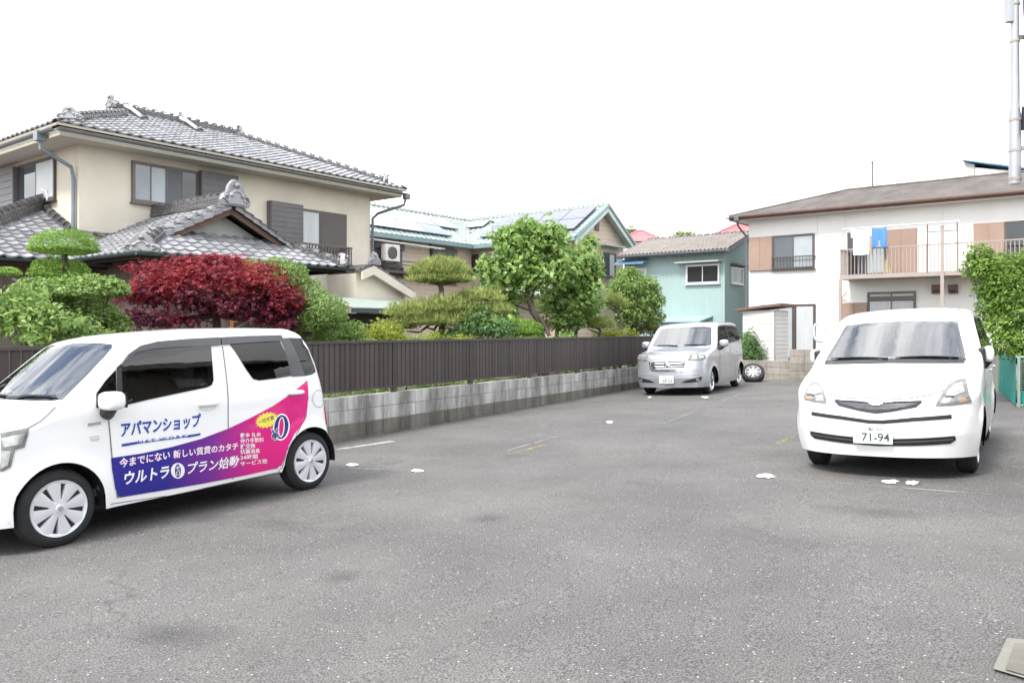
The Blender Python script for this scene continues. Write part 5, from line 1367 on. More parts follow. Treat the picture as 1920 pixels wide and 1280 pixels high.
# A: clipped cloud tree on the left
Y = 10.6; cl = [clump(121, 466, 62, 37, Y, 60, True), clump(112, 514, 52, 33, Y + .2, 55, True), clump(14, 512, 24, 12, Y + .4, 28, True)]
t = plant('cloud_pruned_tree', 'cloud pruned tree with bright clipped pads in front of the left roof', 'tree', soil_at(118, Y))
wood(t, [([soil_at(118, Y), at(108, 560, Y), at(122, 500, Y), at(121, 462, Y)], .07, .03), ([at(110, 550, Y), at(60, 540, Y), at(14, 518, Y + .4)], .035, .02), ([at(113, 540, Y), at(112, 510, Y)], .03, .02)], M_bark_d)
foliage('crown', t, cl, 3600, .042, L_niwaki, shell=.34, up=.9, rough=.08, seed=2, aspect=.4)
Y = 9.9; cl = [clump(165, 548, 66, 34, Y, 50, True), clump(208, 545, 30, 26, Y, 30, True), clump(80, 552, 60, 34, Y, 45, True), clump(170, 592, 52, 36, Y + .2, 40), clump(95, 590, 70, 44, Y + .2, 45), clump(215, 610, 30, 26, Y + .3, 30)]
t = plant('clipped_shrub', 'broad clipped camellia with flat green pads left of the red maple', 'shrub', soil_at(160, Y))
wood(t, limbs(soil_at(160, Y), cl, .06), M_bark_d)
foliage('crown', t, cl, 1300, .075, L_broad, shell=.45, up=.7, seed=3); 
# B: loose leafy shrub overhanging the fence at the far left
Y = 8.8; cl = [clump(20, 590, 62, 50, Y, 50), clump(78, 600, 55, 40, Y - .1, 45), clump(135, 615, 50, 28, Y, 40), clump(40, 560, 45, 26, Y + .2, 35), clump(-50, 600, 60, 60, Y, 50), clump(180, 632, 40, 16, Y + .3, 30), clump(70, 636, 28, 16, Y - .35, 25)]
t = plant('leafy_shrub', 'loose light green shrub spilling over the fence behind the white hatchback', 'shrub', soil_at(50, Y))
wood(t, limbs(soil_at(50, Y), cl, .05), M_bark)
foliage('crown', t, cl, 520, .09, L_broad, shell=.8, up=.5, rough=.3, seed=4, aspect=.52, droop=.15)
# C: red maple
Y = 12.2
cl = [clump(330, 520, 75, 26, Y, 70), clump(400, 508, 80, 24, Y + .2, 80), clump(470, 525, 70, 28, Y, 70), clump(530, 560, 42, 34, Y, 50), clump(285, 548, 60, 24, Y - .2, 55), clump(355, 560, 70, 26, Y - .3, 60),
      clump(450, 568, 60, 30, Y - .2, 60), clump(265, 595, 58, 20, Y - .5, 50), clump(330, 600, 55, 18, Y - .4, 45), clump(505, 590, 55, 22, Y, 50), clump(540, 605, 28, 14, Y - .1, 30), clump(345, 494, 22, 14, Y, 24), clump(420, 490, 45, 14, Y + .1, 34)]
t = plant('red_maple', 'deep red Japanese maple with layered feathery foliage behind the fence', 'tree', soil_at(405, Y))
base = soil_at(405, Y)
wood(t, limbs(base, cl, .085, at(405, 590, Y)), M_bark_d)
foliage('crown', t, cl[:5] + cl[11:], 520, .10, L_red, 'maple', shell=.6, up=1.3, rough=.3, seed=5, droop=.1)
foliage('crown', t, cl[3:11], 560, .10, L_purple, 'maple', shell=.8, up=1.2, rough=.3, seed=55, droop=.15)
foliage('shoots', t, [clump(330, 488, 26, 10, Y, 30), clump(270, 500, 40, 14, Y, 40), clump(395, 482, 30, 9, Y, 30), clump(490, 500, 40, 12, Y, 40), clump(225, 555, 20, 16, Y - .3, 20), clump(560, 580, 14, 20, Y, 24), clump(440, 520, 90, 30, Y - .5, 50), clump(320, 535, 80, 26, Y - .6, 50)], 170, .10, L_red, 'maple', shell=.95, up=1.3, rough=.3, seed=6)
# D: stepped clipped shrub right of the maple
Y = 12.6; cl = [clump(520, 522, 62, 38, Y, 55), clump(470, 512, 40, 24, Y + .2, 40), clump(572, 560, 42, 38, Y, 42), clump(540, 575, 50, 38, Y, 46), clump(612, 583, 40, 32, Y - .1, 40), clump(585, 596, 50, 26, Y - .1, 45)]
t = plant('stepped_shrub', 'rounded stepped green shrub between the red maple and the tin roof', 'shrub', soil_at(560, Y))
wood(t, limbs(soil_at(560, Y), cl, .06), M_bark_d)
foliage('crown', t, cl, 1900, .055, L_broad, shell=.28, up=.5, rough=.10, seed=7)
# E: hedge mounds above the fence
Y = 12.8; cl = [clump(620, 624, 48, 20, Y, 34), clump(664, 620, 26, 20, Y, 26), clump(580, 628, 40, 18, Y, 30), clump(640, 650, 70, 25, Y, 30)]
t = plant('low_hedge', 'low rounded green hedge just above the fence right of the stepped shrub', 'hedge', soil_at(630, Y))
foliage('foliage', t, cl, 1500, .055, L_broad, shell=.35, up=.5, rough=.14, seed=8)
# F: golden feathery shrub
Y = 13.7; cl = [clump(720, 622, 40, 22, Y, 34), clump(745, 635, 30, 16, Y, 30), clump(695, 632, 30, 16, Y, 30)]
t = plant('golden_shrub', 'feathery golden green shrub above the fence left of the pine', 'shrub', soil_at(720, Y))
wood(t, limbs(soil_at(720, Y), cl, .03), M_bark)
foliage('foliage', t, cl, 900, .07, L_yel, shell=.85, up=.8, rough=.3, seed=9, aspect=.3)
# G: black pine with an umbrella top
Y = 16.9; cl = [clump(826, 512, 54, 26, Y, 50, True), clump(826, 526, 58, 12, Y, 50, True)]
cl2 = [clump(772, 588, 52, 22, Y - .3, 50, True), clump(848, 578, 60, 22, Y - .2, 50, True), clump(900, 560, 44, 16, Y, 40, True), clump(925, 585, 34, 16, Y, 36, True), clump(750, 612, 34, 16, Y - .4, 34, True), clump(815, 604, 55, 18, Y - .4, 44, True), clump(880, 600, 50, 16, Y - .2, 40, True)]
t = plant('pine_tree', 'pruned pine with an umbrella shaped top above spreading lower pads', 'tree', soil_at(829, Y))
wood(t, [([soil_at(829, Y), at(828, 590, Y), at(827, 545, Y), at(826, 528, Y)], .085, .05)] + [([at(827, 534, Y), at(px_, 530, Y), at(qx, 520, Y)], .03, .01) for px_, qx in ((808, 785), (846, 870), (815, 800), (838, 850))] + [([at(828, 585 + (i % 3) * 8, Y), at((828 + px_) / 2, py_ + 8, Y - .15), at(px_, py_ + 4, Y - .2)], .035, .012) for i, (px_, py_) in enumerate(((760, 592), (860, 582), (905, 565), (930, 590), (745, 615), (800, 610)))], M_bark)
foliage('crown', t, cl, 900, .13, L_pine, 'needle', shell=.5, up=1.0, rough=.10, seed=10)
foliage('crown', t, cl2, 520, .13, L_pine, 'needle', shell=.7, up=1.0, rough=.25, seed=11)
# H: dark green shrubs behind the fence
Y = 16.5; cl = [clump(890, 612, 52, 26, Y, 45), clump(935, 618, 34, 22, Y, 34), clump(850, 628, 40, 18, Y, 34), clump(905, 592, 34, 20, Y + .1, 34)]
t = plant('dark_shrub', 'dark glossy shrub behind the fence between the pine and clipped mound', 'shrub', soil_at(895, Y))
wood(t, limbs(soil_at(895, Y), cl, .04), M_bark_d)
foliage('foliage', t, cl, 620, .085, L_dark, shell=.7, up=.5, rough=.25, seed=12)
Y = 15.3; cl = [clump(805, 634, 30, 14, Y, 30), clump(865, 636, 30, 10, Y, 30)]
t = plant('pale_shrub', 'small pale green shrub at the foot of the pine', 'shrub', soil_at(820, Y))
foliage('foliage', t, cl, 700, .06, L_yel, shell=.8, up=.8, rough=.3, seed=13, aspect=.3)
# I: clipped mound
Y = 17.7; cl = [clump(977, 622, 44, 25, Y, 44, True), clump(977, 634, 47, 20, Y, 44)]
t = plant('clipped_mound', 'smooth bright green clipped mound just above the fence under the persimmon tree', 'shrub', soil_at(977, Y))
foliage('foliage', t, cl, 3200, .045, L_niwaki, shell=.18, up=.7, rough=.03, seed=14)
# J: persimmon tree
Y = 18.6
cl = [clump(975, 470, 50, 38, Y, 60), clump(1020, 460, 46, 40, Y + .3, 60), clump(945, 510, 48, 36, Y - .2, 55), clump(1005, 515, 56, 36, Y, 60), clump(915, 500, 20, 24, Y, 28), clump(1055, 500, 36, 36, Y + .2, 50), clump(985, 430, 34, 20, Y, 36), clump(955, 448, 36, 24, Y, 36), clump(1040, 440, 26, 24, Y, 30)]
t = plant('persimmon_tree', 'tall broad leaved tree with grey forked trunk left of the gable', 'tree', soil_at(1022, Y))
fk = at(992, 560, Y)
wood(t, [([soil_at(1022, Y), at(1012, 605, Y), at(1000, 585, Y), at(989, 560, Y), at(990, 535, Y)], .10, .055), ([at(1003, 590, Y), at(996, 562, Y + .1), at(1005, 528, Y)], .06, .035), ([at(1030, 630, Y - .1), at(1015, 600, Y - .1), at(1003, 585, Y)], .05, .04), ([at(990, 540, Y), at(960, 520, Y), at(945, 505, Y)], .035, .015), ([at(1004, 532, Y), at(1030, 510, Y), at(1050, 490, Y)], .035, .015), ([at(990, 540, Y), at(985, 490, Y), at(980, 450, Y)], .04, .015), ([at(1003, 585, Y), at(960, 570, Y), at(935, 560, Y)], .03, .012)], M_bark)
foliage('crown', t, cl, 270, .165, L_persim, shell=.85, up=.6, rough=.3, seed=15, aspect=.6, droop=.25)
foliage('low_branches', t, [clump(935, 575, 36, 30, Y - .2, 36), clump(950, 605, 28, 20, Y - .2, 30), clump(915, 545, 24, 18, Y, 28), clump(955, 555, 40, 14, Y, 30)], 300, .15, L_persim, shell=.9, up=.6, rough=.3, seed=16, aspect=.6, droop=.25)
# K: second broad leaved tree
Y = 19.7
cl = [clump(1080, 520, 46, 44, Y, 50), clump(1096, 482, 28, 34, Y, 40), clump(1070, 570, 52, 34, Y - .1, 50), clump(1102, 562, 32, 38, Y, 40), clump(1060, 600, 36, 22, Y - .2, 40), clump(1110, 512, 20, 34, Y, 30), clump(1108, 452, 10, 16, Y, 14), clump(1045, 555, 26, 30, Y, 30)]
t = plant('leafy_tree', 'second broad leaved tree with upright young shoots right of the forked trunk', 'tree', soil_at(1081, Y))
wood(t, [([soil_at(1081, Y), at(1080, 605, Y), at(1078, 580, Y), at(1082, 530, Y), at(1100, 480, Y)], .06, .02), ([at(1079, 585, Y), at(1055, 572, Y), at(1040, 560, Y)], .03, .012), ([at(1080, 565, Y), at(1105, 545, Y), at(1118, 520, Y)], .03, .012), ([soil_at(1046, Y), at(1046, 600, Y), at(1055, 585, Y)], .035, .02)], M_bark_d)
foliage('crown', t, cl, 290, .16, L_persim, shell=.85, up=.6, rough=.3, seed=17, aspect=.6, droop=.2)
# L: photinia
Y = 22.4
cl = [clump(1185, 535, 46, 26, Y, 45), clump(1165, 560, 32, 26, Y, 34), clump(1205, 560, 36, 30, Y, 40), clump(1190, 585, 40, 20, Y, 36), clump(1232, 563, 16, 18, Y, 20), clump(1228, 596, 20, 18, Y, 22), clump(1175, 600, 24, 20, Y, 24), clump(1178, 515, 24, 14, Y, 26), clump(1218, 540, 20, 16, Y, 24)]
t = plant('round_tree', 'round topped tree with dark twisted trunk before the pale green house', 'tree', soil_at(1188, Y))
wood(t, [([soil_at(1184, Y), at(1187, 612, Y), at(1194, 590, Y), at(1192, 560, Y)], .12, .06), ([at(1192, 596, Y), at(1212, 594, Y), at(1226, 598, Y)], .05, .025), ([at(1193, 590, Y), at(1172, 580, Y), at(1165, 565, Y)], .05, .02), ([at(1192, 580, Y), at(1215, 565, Y), at(1232, 563, Y)], .045, .018)], M_bark_d)
foliage('crown', t, cl, 480, .105, L_broad, shell=.6, up=.6, rough=.2, seed=18)
foliage('young_tips', t, cl, 50, .085, L_azal, shell=.12, up=.9, rough=.16, seed=19)
# M: small pines between the trees
for i, (px_, py_, rx, ry, Y, lab) in enumerate([(1150, 566, 26, 15, 20.9, 'small greyish pine pad left of the round topped tree'), (1112, 606, 36, 16, 20.0, 'low arching pine under the second broad leaved tree'), (1030, 575, 28, 16, 20.6, 'small sparse pine behind the forked grey trunk')]):
    cl = [clump(px_, py_, rx, ry, Y, rx, True), clump(px_ + 8, py_ + 7, rx * .8, ry * .6, Y, rx * .8, True)]
    t = plant('pine_shrub', lab, 'pine', soil_at(px_ + 10, Y))
    wood(t, [([soil_at(px_ + 12, Y), at(px_ + 14, (py_ + 632) / 2, Y), at(px_, py_ + 5, Y)], .045, .02), ([at(px_ + 13, py_ + 20, Y), at(px_ - 10, py_ + 10, Y)], .025, .01), ([at(px_, py_ + 8, Y), at(px_ + 20, py_ + 4, Y)], .02, .01)], M_bark)
    foliage('crown', t, cl, 420, .12, L_pine if i != 1 else L_pine, 'needle', shell=.6, up=1.0, rough=.2, seed=20 + i)
# N: azaleas and filler along the fence
for i, (px_, py_, rx, ry, Y, mt, lab, nm, sz) in enumerate([
    (1212, 612, 34, 18, 23.0, L_azal, 'reddish azalea beyond the fence behind the silver minivan', 'azalea', .07),
    (1060, 628, 22, 10, 18.6, L_niwaki, 'small bright green clump on the fence line below the arching pine', 'shrub', .05),
    (1140, 625, 30, 12, 20.6, L_yel, 'yellowish shrub low between the two dark trunks', 'shrub', .06),
    (1010, 610, 26, 16, 18.9, L_azal, 'pinkish azalea behind the clipped mound', 'azalea', .06),
    (760, 650, 60, 20, 14.2, L_dark, 'dark low shrub seen under the fence beside the hedge', 'shrub', .07),
    (1176, 625, 22, 12, 21.8, L_yel, 'pale shrub at the base of the twisted trunk', 'shrub', .06)]):
    t = plant(nm, lab, 'shrub', soil_at(px_, Y)); cl = [clump(px_, py_, rx, ry, Y, rx), clump(px_ + rx * .5, py_ + 4, rx * .6, ry * .8, Y, rx * .6), clump(px_ - rx * .5, py_ + 5, rx * .6, ry * .7, Y, rx * .6)]
    wood(t, limbs(soil_at(px_, Y), cl, .02), M_bark_d)
    foliage('foliage', t, cl, 600, sz, mt, shell=.8, up=.7, rough=.3, seed=30 + i)
# ground cover growing through the gap on top of the wall
gc = []
for tt in np.arange(-6.5, 13.5, .45):
    if RNG.random() < .75:
        p = WALL_O + WU * tt + WV * (-.45 - RNG.random() * .5); gc.append((Vector((p.x, p.y, .36)), (.3 + RNG.random() * .2, .25, .12 + RNG.random() * .08), False))
o = foliage('ground_cover', None, gc, 260, .07, L_broad, shell=.9, up=1.0, rough=.3, seed=40); tag(o, 'low green ground cover along the top of the block wall', 'ground cover', None, 'stuff')
# O: bush behind the silver minivan
Y = 24.6; cl = [clump(1404, 640, 20, 22, Y, 24), clump(1412, 662, 24, 20, Y, 24), clump(1398, 665, 22, 20, Y, 24)]
t = plant('green_bush', 'green bush between the silver minivan and the white shed', 'bush', Vector((at(1408, 619, Y).x, Y, .3)))
wood(t, limbs(Vector((at(1408, 619, Y).x, Y, .3)), cl, .03), M_bark)
foliage('foliage', t, cl, 700, .10, L_dark, shell=.7, up=.6, rough=.25, seed=41, droop=.1, aspect=.35)
# P: big shrub at the right edge over the net fence
Y = 14.6
cl = [clump(1862, 505, 50, 36, Y, 55), clump(1905, 520, 50, 45, Y, 60), clump(1880, 555, 42, 36, Y - .3, 50), clump(1915, 590, 50, 44, Y - .5, 55), clump(1862, 585, 32, 30, Y - .2, 40), clump(1840, 500, 34, 18, Y, 34), clump(1890, 640, 40, 26, Y - .8, 40), clump(1925, 650, 44, 30, Y - .9, 44), clump(1835, 478, 22, 22, Y, 26), clump(1945, 490, 40, 34, Y, 50), clump(1872, 612, 30, 22, Y - .5, 36), clump(1855, 545, 30, 18, Y, 30)]
t = plant('spreading_shrub', 'large bright green shrub leaning over the green net fence at the right', 'shrub', Vector((at(1925, 619, Y).x, Y, .05)))
b = Vector((at(1925, 619, Y).x, Y, .05)); wood(t, limbs(b, cl, .08, b + Vector((-.2, 0, 1.0))), M_bark)
foliage('crown', t, cl, 620, .085, leafmat('lime_green_leaf', [(0.04, 0.10, 0.02), (0.11, 0.21, 0.03), (0.21, 0.34, 0.05), (0.30, 0.43, 0.10)]), shell=.6, up=.7, rough=.22, seed=42)
# Q: treetops far behind the roofs
for px_, py_, rx, ry, mt, lab in ((1182, 434, 16, 12, L_gold, 'distant golden treetop rising behind the green gable'), (1168, 438, 10, 10, L_dark, 'distant green treetop touching the gable of the tan house'), (1283, 437, 18, 9, L_broad, 'distant green treetop behind the brown corrugated roof'), (1225, 442, 12, 5, L_dark, 'faint distant treetop right of the first red roof')):
    Y = 75; cl = [clump(px_, py_ + 4, rx, ry, Y, rx), clump(px_ - rx * .4, py_ + 8, rx * .8, ry, Y, rx), clump(px_ + rx * .5, py_ + 9, rx * .7, ry, Y, rx)]
    g0 = Vector((at(px_, 619, Y).x, Y, 0)); t = plant('distant_tree', lab, 'tree', g0); wood(t, [([g0, cl[0][0]], .25, .1)], M_bark)
    foliage('crown', t, cl, 22, .5, mt, shell=.7, up=.5, rough=.3, seed=int(px_))

# ------------------------------------------------------------------ cars
M_white_paint = pmat('white_car_paint', (0.80, 0.80, 0.795), 0.35, 0.012, 1.5, coat=0.8)
M_silver_paint = pmat('silver_car_paint', (0.44, 0.455, 0.49), 0.36, 0.02, 1.5, metal=0.6, coat=0.9)
M_rubber = pmat('tyre_rubber', (0.018, 0.018, 0.019), 0.8, 0.2, 8, spec=.4)
M_black = pmat('black_plastic', (0.018, 0.018, 0.020), 0.5, 0.15, 8)
M_seam = pmat('panel_gap', (0.15, 0.15, 0.155), 0.7, 0.1, 5)
M_cap = pmat('silver_wheel_cover', (0.66, 0.67, 0.69), 0.35, 0.05, 4, metal=0.35)
M_chrome = pmat('chrome', (0.75, 0.76, 0.78), 0.12, 0.04, 4, metal=0.95)
def thin_glass(name, tint, ior):
    m = bpy.data.materials.new(name); m.use_nodes = True
    n, l = nodes_of(m); n.remove(n['Principled BSDF']); out = n['Material Output']
    t = n.new('ShaderNodeBsdfTransparent'); t.inputs[0].default_value = (*tint, 1)
    g = n.new('ShaderNodeBsdfGlossy'); g.inputs['Roughness'].default_value = 0.012
    f = n.new('ShaderNodeFresnel'); f.inputs['IOR'].default_value = ior
    # faint waviness of pressed glass
    tc = n.new('ShaderNodeTexCoord'); nz = n.new('ShaderNodeTexNoise'); nz.inputs['Scale'].default_value = 2.5; l.new(tc.outputs['Object'], nz.inputs['Vector'])
    bp = n.new('ShaderNodeBump'); bp.inputs['Strength'].default_value = 0.06; bp.inputs['Distance'].default_value = 0.02; l.new(nz.outputs['Fac'], bp.inputs['Height']); l.new(bp.outputs[0], g.inputs['Normal'])
    mx = n.new('ShaderNodeMixShader'); l.new(f.outputs[0], mx.inputs[0]); l.new(t.outputs[0], mx.inputs[1]); l.new(g.outputs[0], mx.inputs[2]); l.new(mx.outputs[0], out.inputs['Surface'])
    return m
M_screen = thin_glass('windscreen_glass', (.50, .56, .54), 3.3)
M_sideg = thin_glass('car_side_glass', (.46, .52, .50), 1.7)
M_privacy = thin_glass('privacy_glass', (.05, .055, .055), 1.55)
def two_sided(m, inner=(.05, .05, .052)):
    """bodywork: paint outside, dark trim on the inner face of the shell"""
    n, l = nodes_of(m); b = n['Principled BSDF']; g = n.new('ShaderNodeNewGeometry'); d = n.new('ShaderNodeBsdfDiffuse'); d.inputs[0].default_value = (*inner, 1)
    mx = n.new('ShaderNodeMixShader'); l.new(g.outputs['Backfacing'], mx.inputs[0]); l.new(b.outputs[0], mx.inputs[1]); l.new(d.outputs[0], mx.inputs[2]); l.new(mx.outputs[0], n['Material Output'].inputs['Surface'])
two_sided(M_white_paint); two_sided(M_silver_paint)
M_seat = pmat('grey_seat_cloth', (.075, .073, .072), .9, .15, 12); M_trim = pmat('dash_trim', (.07, .07, .072), .6, .1, 8)
M_visor = pmat('smoked_visor', (0.035, 0.035, 0.042), 0.15, 0.1, 3, spec=.6)
M_lens = pmat('headlamp_lens', (0.16, 0.16, 0.155), 0.12, 0.35, 16, spec=.45, coat=.15)
M_lampin = pmat('headlamp_reflector', (0.40, 0.40, 0.385), 0.28, 0.3, 24, metal=.6)
M_amber = pmat('amber_lens', (0.34, 0.21, 0.14), 0.15, 0.1, 8)
M_tail = pmat('red_lens', (0.45, 0.04, 0.04), 0.15, 0.1, 8)
M_plate = pmat('number_plate_white', (0.75, 0.75, 0.72), 0.5, 0.03, 6)
M_green_ink = pmat('plate_green', (0.03, 0.06, 0.045), 0.5, 0.05, 6)
M_blue_ink = pmat('livery_blue', (0.008, 0.045, 0.32), 0.35, 0.04, 2, coat=.5)
M_navy_ink = pmat('livery_navy', (0.02, 0.02, 0.16), 0.35, 0.04, 2, coat=.5)
M_white_ink = pmat('livery_white', (0.80, 0.79, 0.80), 0.35, 0.02, 2, coat=.5)
M_pink_ink = pmat('livery_pink', (0.80, 0.30, 0.45), 0.35, 0.02, 2, coat=.5)
M_yellow_ink = pmat('livery_yellow', (0.80, 0.68, 0.08), 0.35, 0.03, 2, coat=.5)

class Car:
    """a car in its own axes: x from the front axle towards the tail, y across (visible side negative), z up"""
    def __init__(s, name, label, O, ang, spec, paint):
        a = radians(ang); u = Vector((sin(a), cos(a))); w = Vector((-cos(a), sin(a)))
        su = .033 * u.dot(V2) + .007 * u.dot(U2); sw = .033 * w.dot(V2) + .007 * w.dot(U2)
        X = Vector((u.x, u.y, su)).normalized(); Y = Vector((w.x, w.y, sw)).normalized(); Z = X.cross(Y).normalized(); Y = Z.cross(X)
        s.M = Matrix(((X.x, Y.x, Z.x, O[0]), (X.y, Y.y, Z.y, O[1]), (X.z, Y.z, Z.z, gz(*O) + spec.get('lift', 0)), (0, 0, 0, 1)))
        s.I = s.M.inverted(); s.sp = spec; s.paint = paint
        s.openings = []; s.t = thing(name, label, 'car', s.M)
        s.make_body()
    def W(s, x):
        sp = s.sp; x0, x1 = sp['x0'], sp['x1']; w = 1.0
        a, n = sp['nose']
        if x < x0 + a: w *= max(0, 1 - abs((a - (x - x0)) / a) ** n) ** (1 / n)
        a, n = sp['tail']
        if x > x1 - a: w *= max(0, 1 - abs((a - (x1 - x)) / a) ** n) ** (1 / n)
        return w * sp['hw']
    def top(s, x):
        p = s.sp['top']; return float(np.interp(x, [q[0] for q in p], [q[1] for q in p]))
    def prof(s, x, z):
        sp = s.sp; k = 1 - .05 * max(0, (.60 - z) / .42) ** 2
        zb, zr = sp['belt'], sp['zr']
        if z > zb: k -= sp['tum'] * ((z - zb) / (zr - zb)) ** 1.25
        for zc, amp, wd in sp.get('crease', []): k += amp * math.exp(-((z - zc) / wd) ** 2)
        return k
    def flare(s, x, z):
        f = 0
        for xw in (0, s.sp['wb']):
            r = sqrt((x - xw) ** 2 + (z - s.sp['wz']) ** 2); R = s.sp['arch']
            if r > R - .02: f = max(f, s.sp.get('flare', .016) * math.exp(-((r - R) / .07) ** 2))
        return f
    def zbot(s, x):
        sp = s.sp; z = float(np.interp(x, [q[0] for q in sp['bot']], [q[1] for q in sp['bot']]))
        for xw in (0, sp['wb']):
            d = abs(x - xw)
            if d < sp['arch']: z = max(z, sp['wz'] + sqrt(sp['arch'] ** 2 - d * d))
        return z
    def shear(s, x, z):
        sp = s.sp; d = 0
        f = max(0, 1 - (x - sp['x0']) / .75); p = sp['fs']; d += f * f * (3 - 2 * f) * float(np.interp(z, [q[0] for q in p], [q[1] for q in p]))
        f = max(0, 1 - (sp['x1'] - x) / .60); p = sp['rs']; d += f * f * (3 - 2 * f) * float(np.interp(z, [q[0] for q in p], [q[1] for q in p]))
        return d
    def topxy(s, x, y):
        sp = s.sp; q = (y / sp['hw']) ** 2
        return s.top(max(sp['x0'], x - sp['kx'] * q)) - sp['crown'] * q
    def make_body(s):
        sp = s.sp; x0, x1 = sp['x0'], sp['x1']
        a, b = sp['nose'][0], sp['tail'][0]
        xs = [x0 + a * (1 - cos(t)) for t in np.linspace(0, pi / 2, 16)] + list(np.linspace(x0 + a, x1 - b, 84))[1:-1] + [x1 - b * (1 - sin(t)) for t in np.linspace(0, pi / 2, 12)]
        for xw in (0, sp['wb']):
            zb = sp['bot'][len(sp['bot']) // 2][1]; R = sp['arch']
            d0 = sqrt(max(0, R * R - (zb - sp['wz']) ** 2))
            for sg in (-1, 1):
                xs += [xw + sg * (d0 + .004), xw + sg * (R - .0005)] + [xw + sg * R * cos(t) for t in np.linspace(.12, 1.4, 9)]
        xs = sorted(set(round(x, 5) for x in xs if x0 <= x <= x1))
        rows = []
        NR, NC, NT = 34, 6, 10
        for x in xs:
            W = s.W(x); zb = s.zbot(x)
            # find the shoulder
            ry, rz = sp['ry'], sp['rz']
            ye = W * .85
            for _ in range(4):
                zt = s.topxy(x, ye); zc = max(zb + .02, zt - rz); yc = W * s.prof(x, zc); r_ = min(ry, .45 * yc); ye = max(0, yc - r_)
            line = []
            for j in range(NR + 1):
                z = zb + (zc - zb) * j / NR
                y = W * s.prof(x, z) + s.flare(x, z) * (W / sp['hw'])
                line.append((y, z))
            zt = s.topxy(x, ye); yq = line[-1][0]; yw = yq - ye
            for j in range(1, NC + 1):
                t = pi / 2 * j / NC; line.append((ye + yw * cos(t), zc + (zt - zc) * sin(t)))
            for j in range(1, NT + 1):
                y = ye * (1 - j / NT); line.append((y, s.topxy(x, y)))
            rows.append([(x + s.shear(x, z), y, z) for y, z in line])
        n = len(rows[0]); mb = MB(); full = 2 * n - 1
        for r in rows:
            mb.v += [(p[0], -p[1], p[2]) for p in r] + [(p[0], p[1], p[2]) for p in r[-2::-1]]
        for i in range(len(rows) - 1):
            for j in range(full - 1): mb.f.append((i*full+j, (i+1)*full+j, (i+1)*full+j+1, i*full+j+1)); mb.mi.append(0)
        me = mb.mesh('body', s.paint, smooth='all')
        s.body = link('body', me, s.t)
        s.bvh = BVHTree.FromPolygons([v.co.copy() for v in me.vertices], [tuple(p.vertices) for p in me.polygons])
        s.vn = [v.normal.copy() for v in me.vertices]; s.vc = [v.co.copy() for v in me.vertices]; s.pv = [tuple(p.vertices) for p in me.polygons]
    # --- where a sight line or an axis-parallel line meets the body
    def cast(s, o, d):
        h = s.bvh.ray_cast(Vector(o), Vector(d).normalized())
        return h
    def px(s, view, pts):
        """photo pixels -> coordinates of `view` on the body: side (x, z), front (y, z)"""
        o = s.I @ Vector((0, 0, HC)); out = []
        for p in pts:
            d = s.I.to_3x3() @ ray_dir(*p); h = s.cast(o, d)
            if h[0] is None:
                h = s.bvh.find_nearest(o + d.normalized() * ((s.M.translation - Vector((0, 0, HC))).length * 1.0)) if False else None
                t = ((-s.sp['hw']) - o.y) / d.y if view == 'side' else (s.sp['x0'] + .1 - o.x) / d.x
                q = o + d * t
            else: q = h[0]
            out.append((q.x, q.z) if view == 'side' else (q.y, q.z))
        return out
    def surf(s, view, a, b, off):
        if view == 'side': o, d = (a, -3, b), (0, 1, 0)
        elif view == 'far': o, d = (a, 3, b), (0, -1, 0)
        elif view == 'front': o, d = (-4, a, b), (1, 0, 0)
        elif view == 'rear': o, d = (7, a, b), (-1, 0, 0)
        else: o, d = (a, b, 4), (0, 0, -1)
        h = s.bvh.ray_cast(Vector(o), Vector(d))
        if h[0] is None: return None
        vs = s.pv[h[2]]; nn = Vector()
        for v in vs:
            w = 1 / ((s.vc[v] - h[0]).length + 1e-4); nn += s.vn[v] * w
        nn.normalize()
        if nn.dot(Vector(d)) > 0: nn = -nn
        return h[0] + nn * off, nn
    def patch(s, name, view, tris, mat, off=.003, grid=.05, parent=None, mirror=False, label=None, edge=0.0):
        """tris: list of polygons in view coordinates, laid on the body surface; edge > 0 gives it a rim of that depth"""
        if name not in ('door', 'bonnet', 'front_bumper'): off = off + .002
        views = [view] + (['far'] if mirror and view == 'side' else [])
        res = []
        for vw in views:
            bm = bmesh.new()
            polys = tris if isinstance(tris[0][0], (tuple, list, Vector)) else [tris]
            for poly in polys:
                vs = [bm.verts.new((p[0], 0, p[1])) for p in poly]
                try: bm.faces.new(vs)
                except ValueError: pass
            bmesh.ops.remove_doubles(bm, verts=bm.verts, dist=1e-5)
            bmesh.ops.triangulate(bm, faces=bm.faces[:])
            if grid and bm.verts:
                for ax in (0, 2):
                    lo = min(v.co[ax] for v in bm.verts); hi = max(v.co[ax] for v in bm.verts)
                    g = math.ceil(lo / grid) * grid
                    while g < hi:
                        co = Vector((0, 0, 0)); co[ax] = g; no = Vector((0, 0, 0)); no[ax] = 1
                        bmesh.ops.bisect_plane(bm, geom=bm.verts[:] + bm.edges[:] + bm.faces[:], plane_co=co, plane_no=no, dist=1e-5)
                        g += grid
            nrm = {}; bad = []
            bm.verts.ensure_lookup_table()
            for v in bm.verts:
                q = s.surf(vw, v.co.x, v.co.z, off)
                if q is None: bad.append(v)
                else: v.co = q[0]; nrm[v.index] = q[1]
            nl = [nrm.get(v.index, Vector((0, -1, 0))) for v in bm.verts]
            keep = [v.index for v in bm.verts if v not in bad]
            if edge:
                bl = [e for e in bm.edges if e.is_boundary]
                pairs = {}
                for e in bl:
                    for v in e.verts:
                        if v not in pairs and v.index in nrm: pairs[v] = bm.verts.new(v.co - nrm[v.index] * edge)
                for e in bl:
                    a, b = e.verts
                    if a in pairs and b in pairs: bm.faces.new((a, b, pairs[b], pairs[a]))
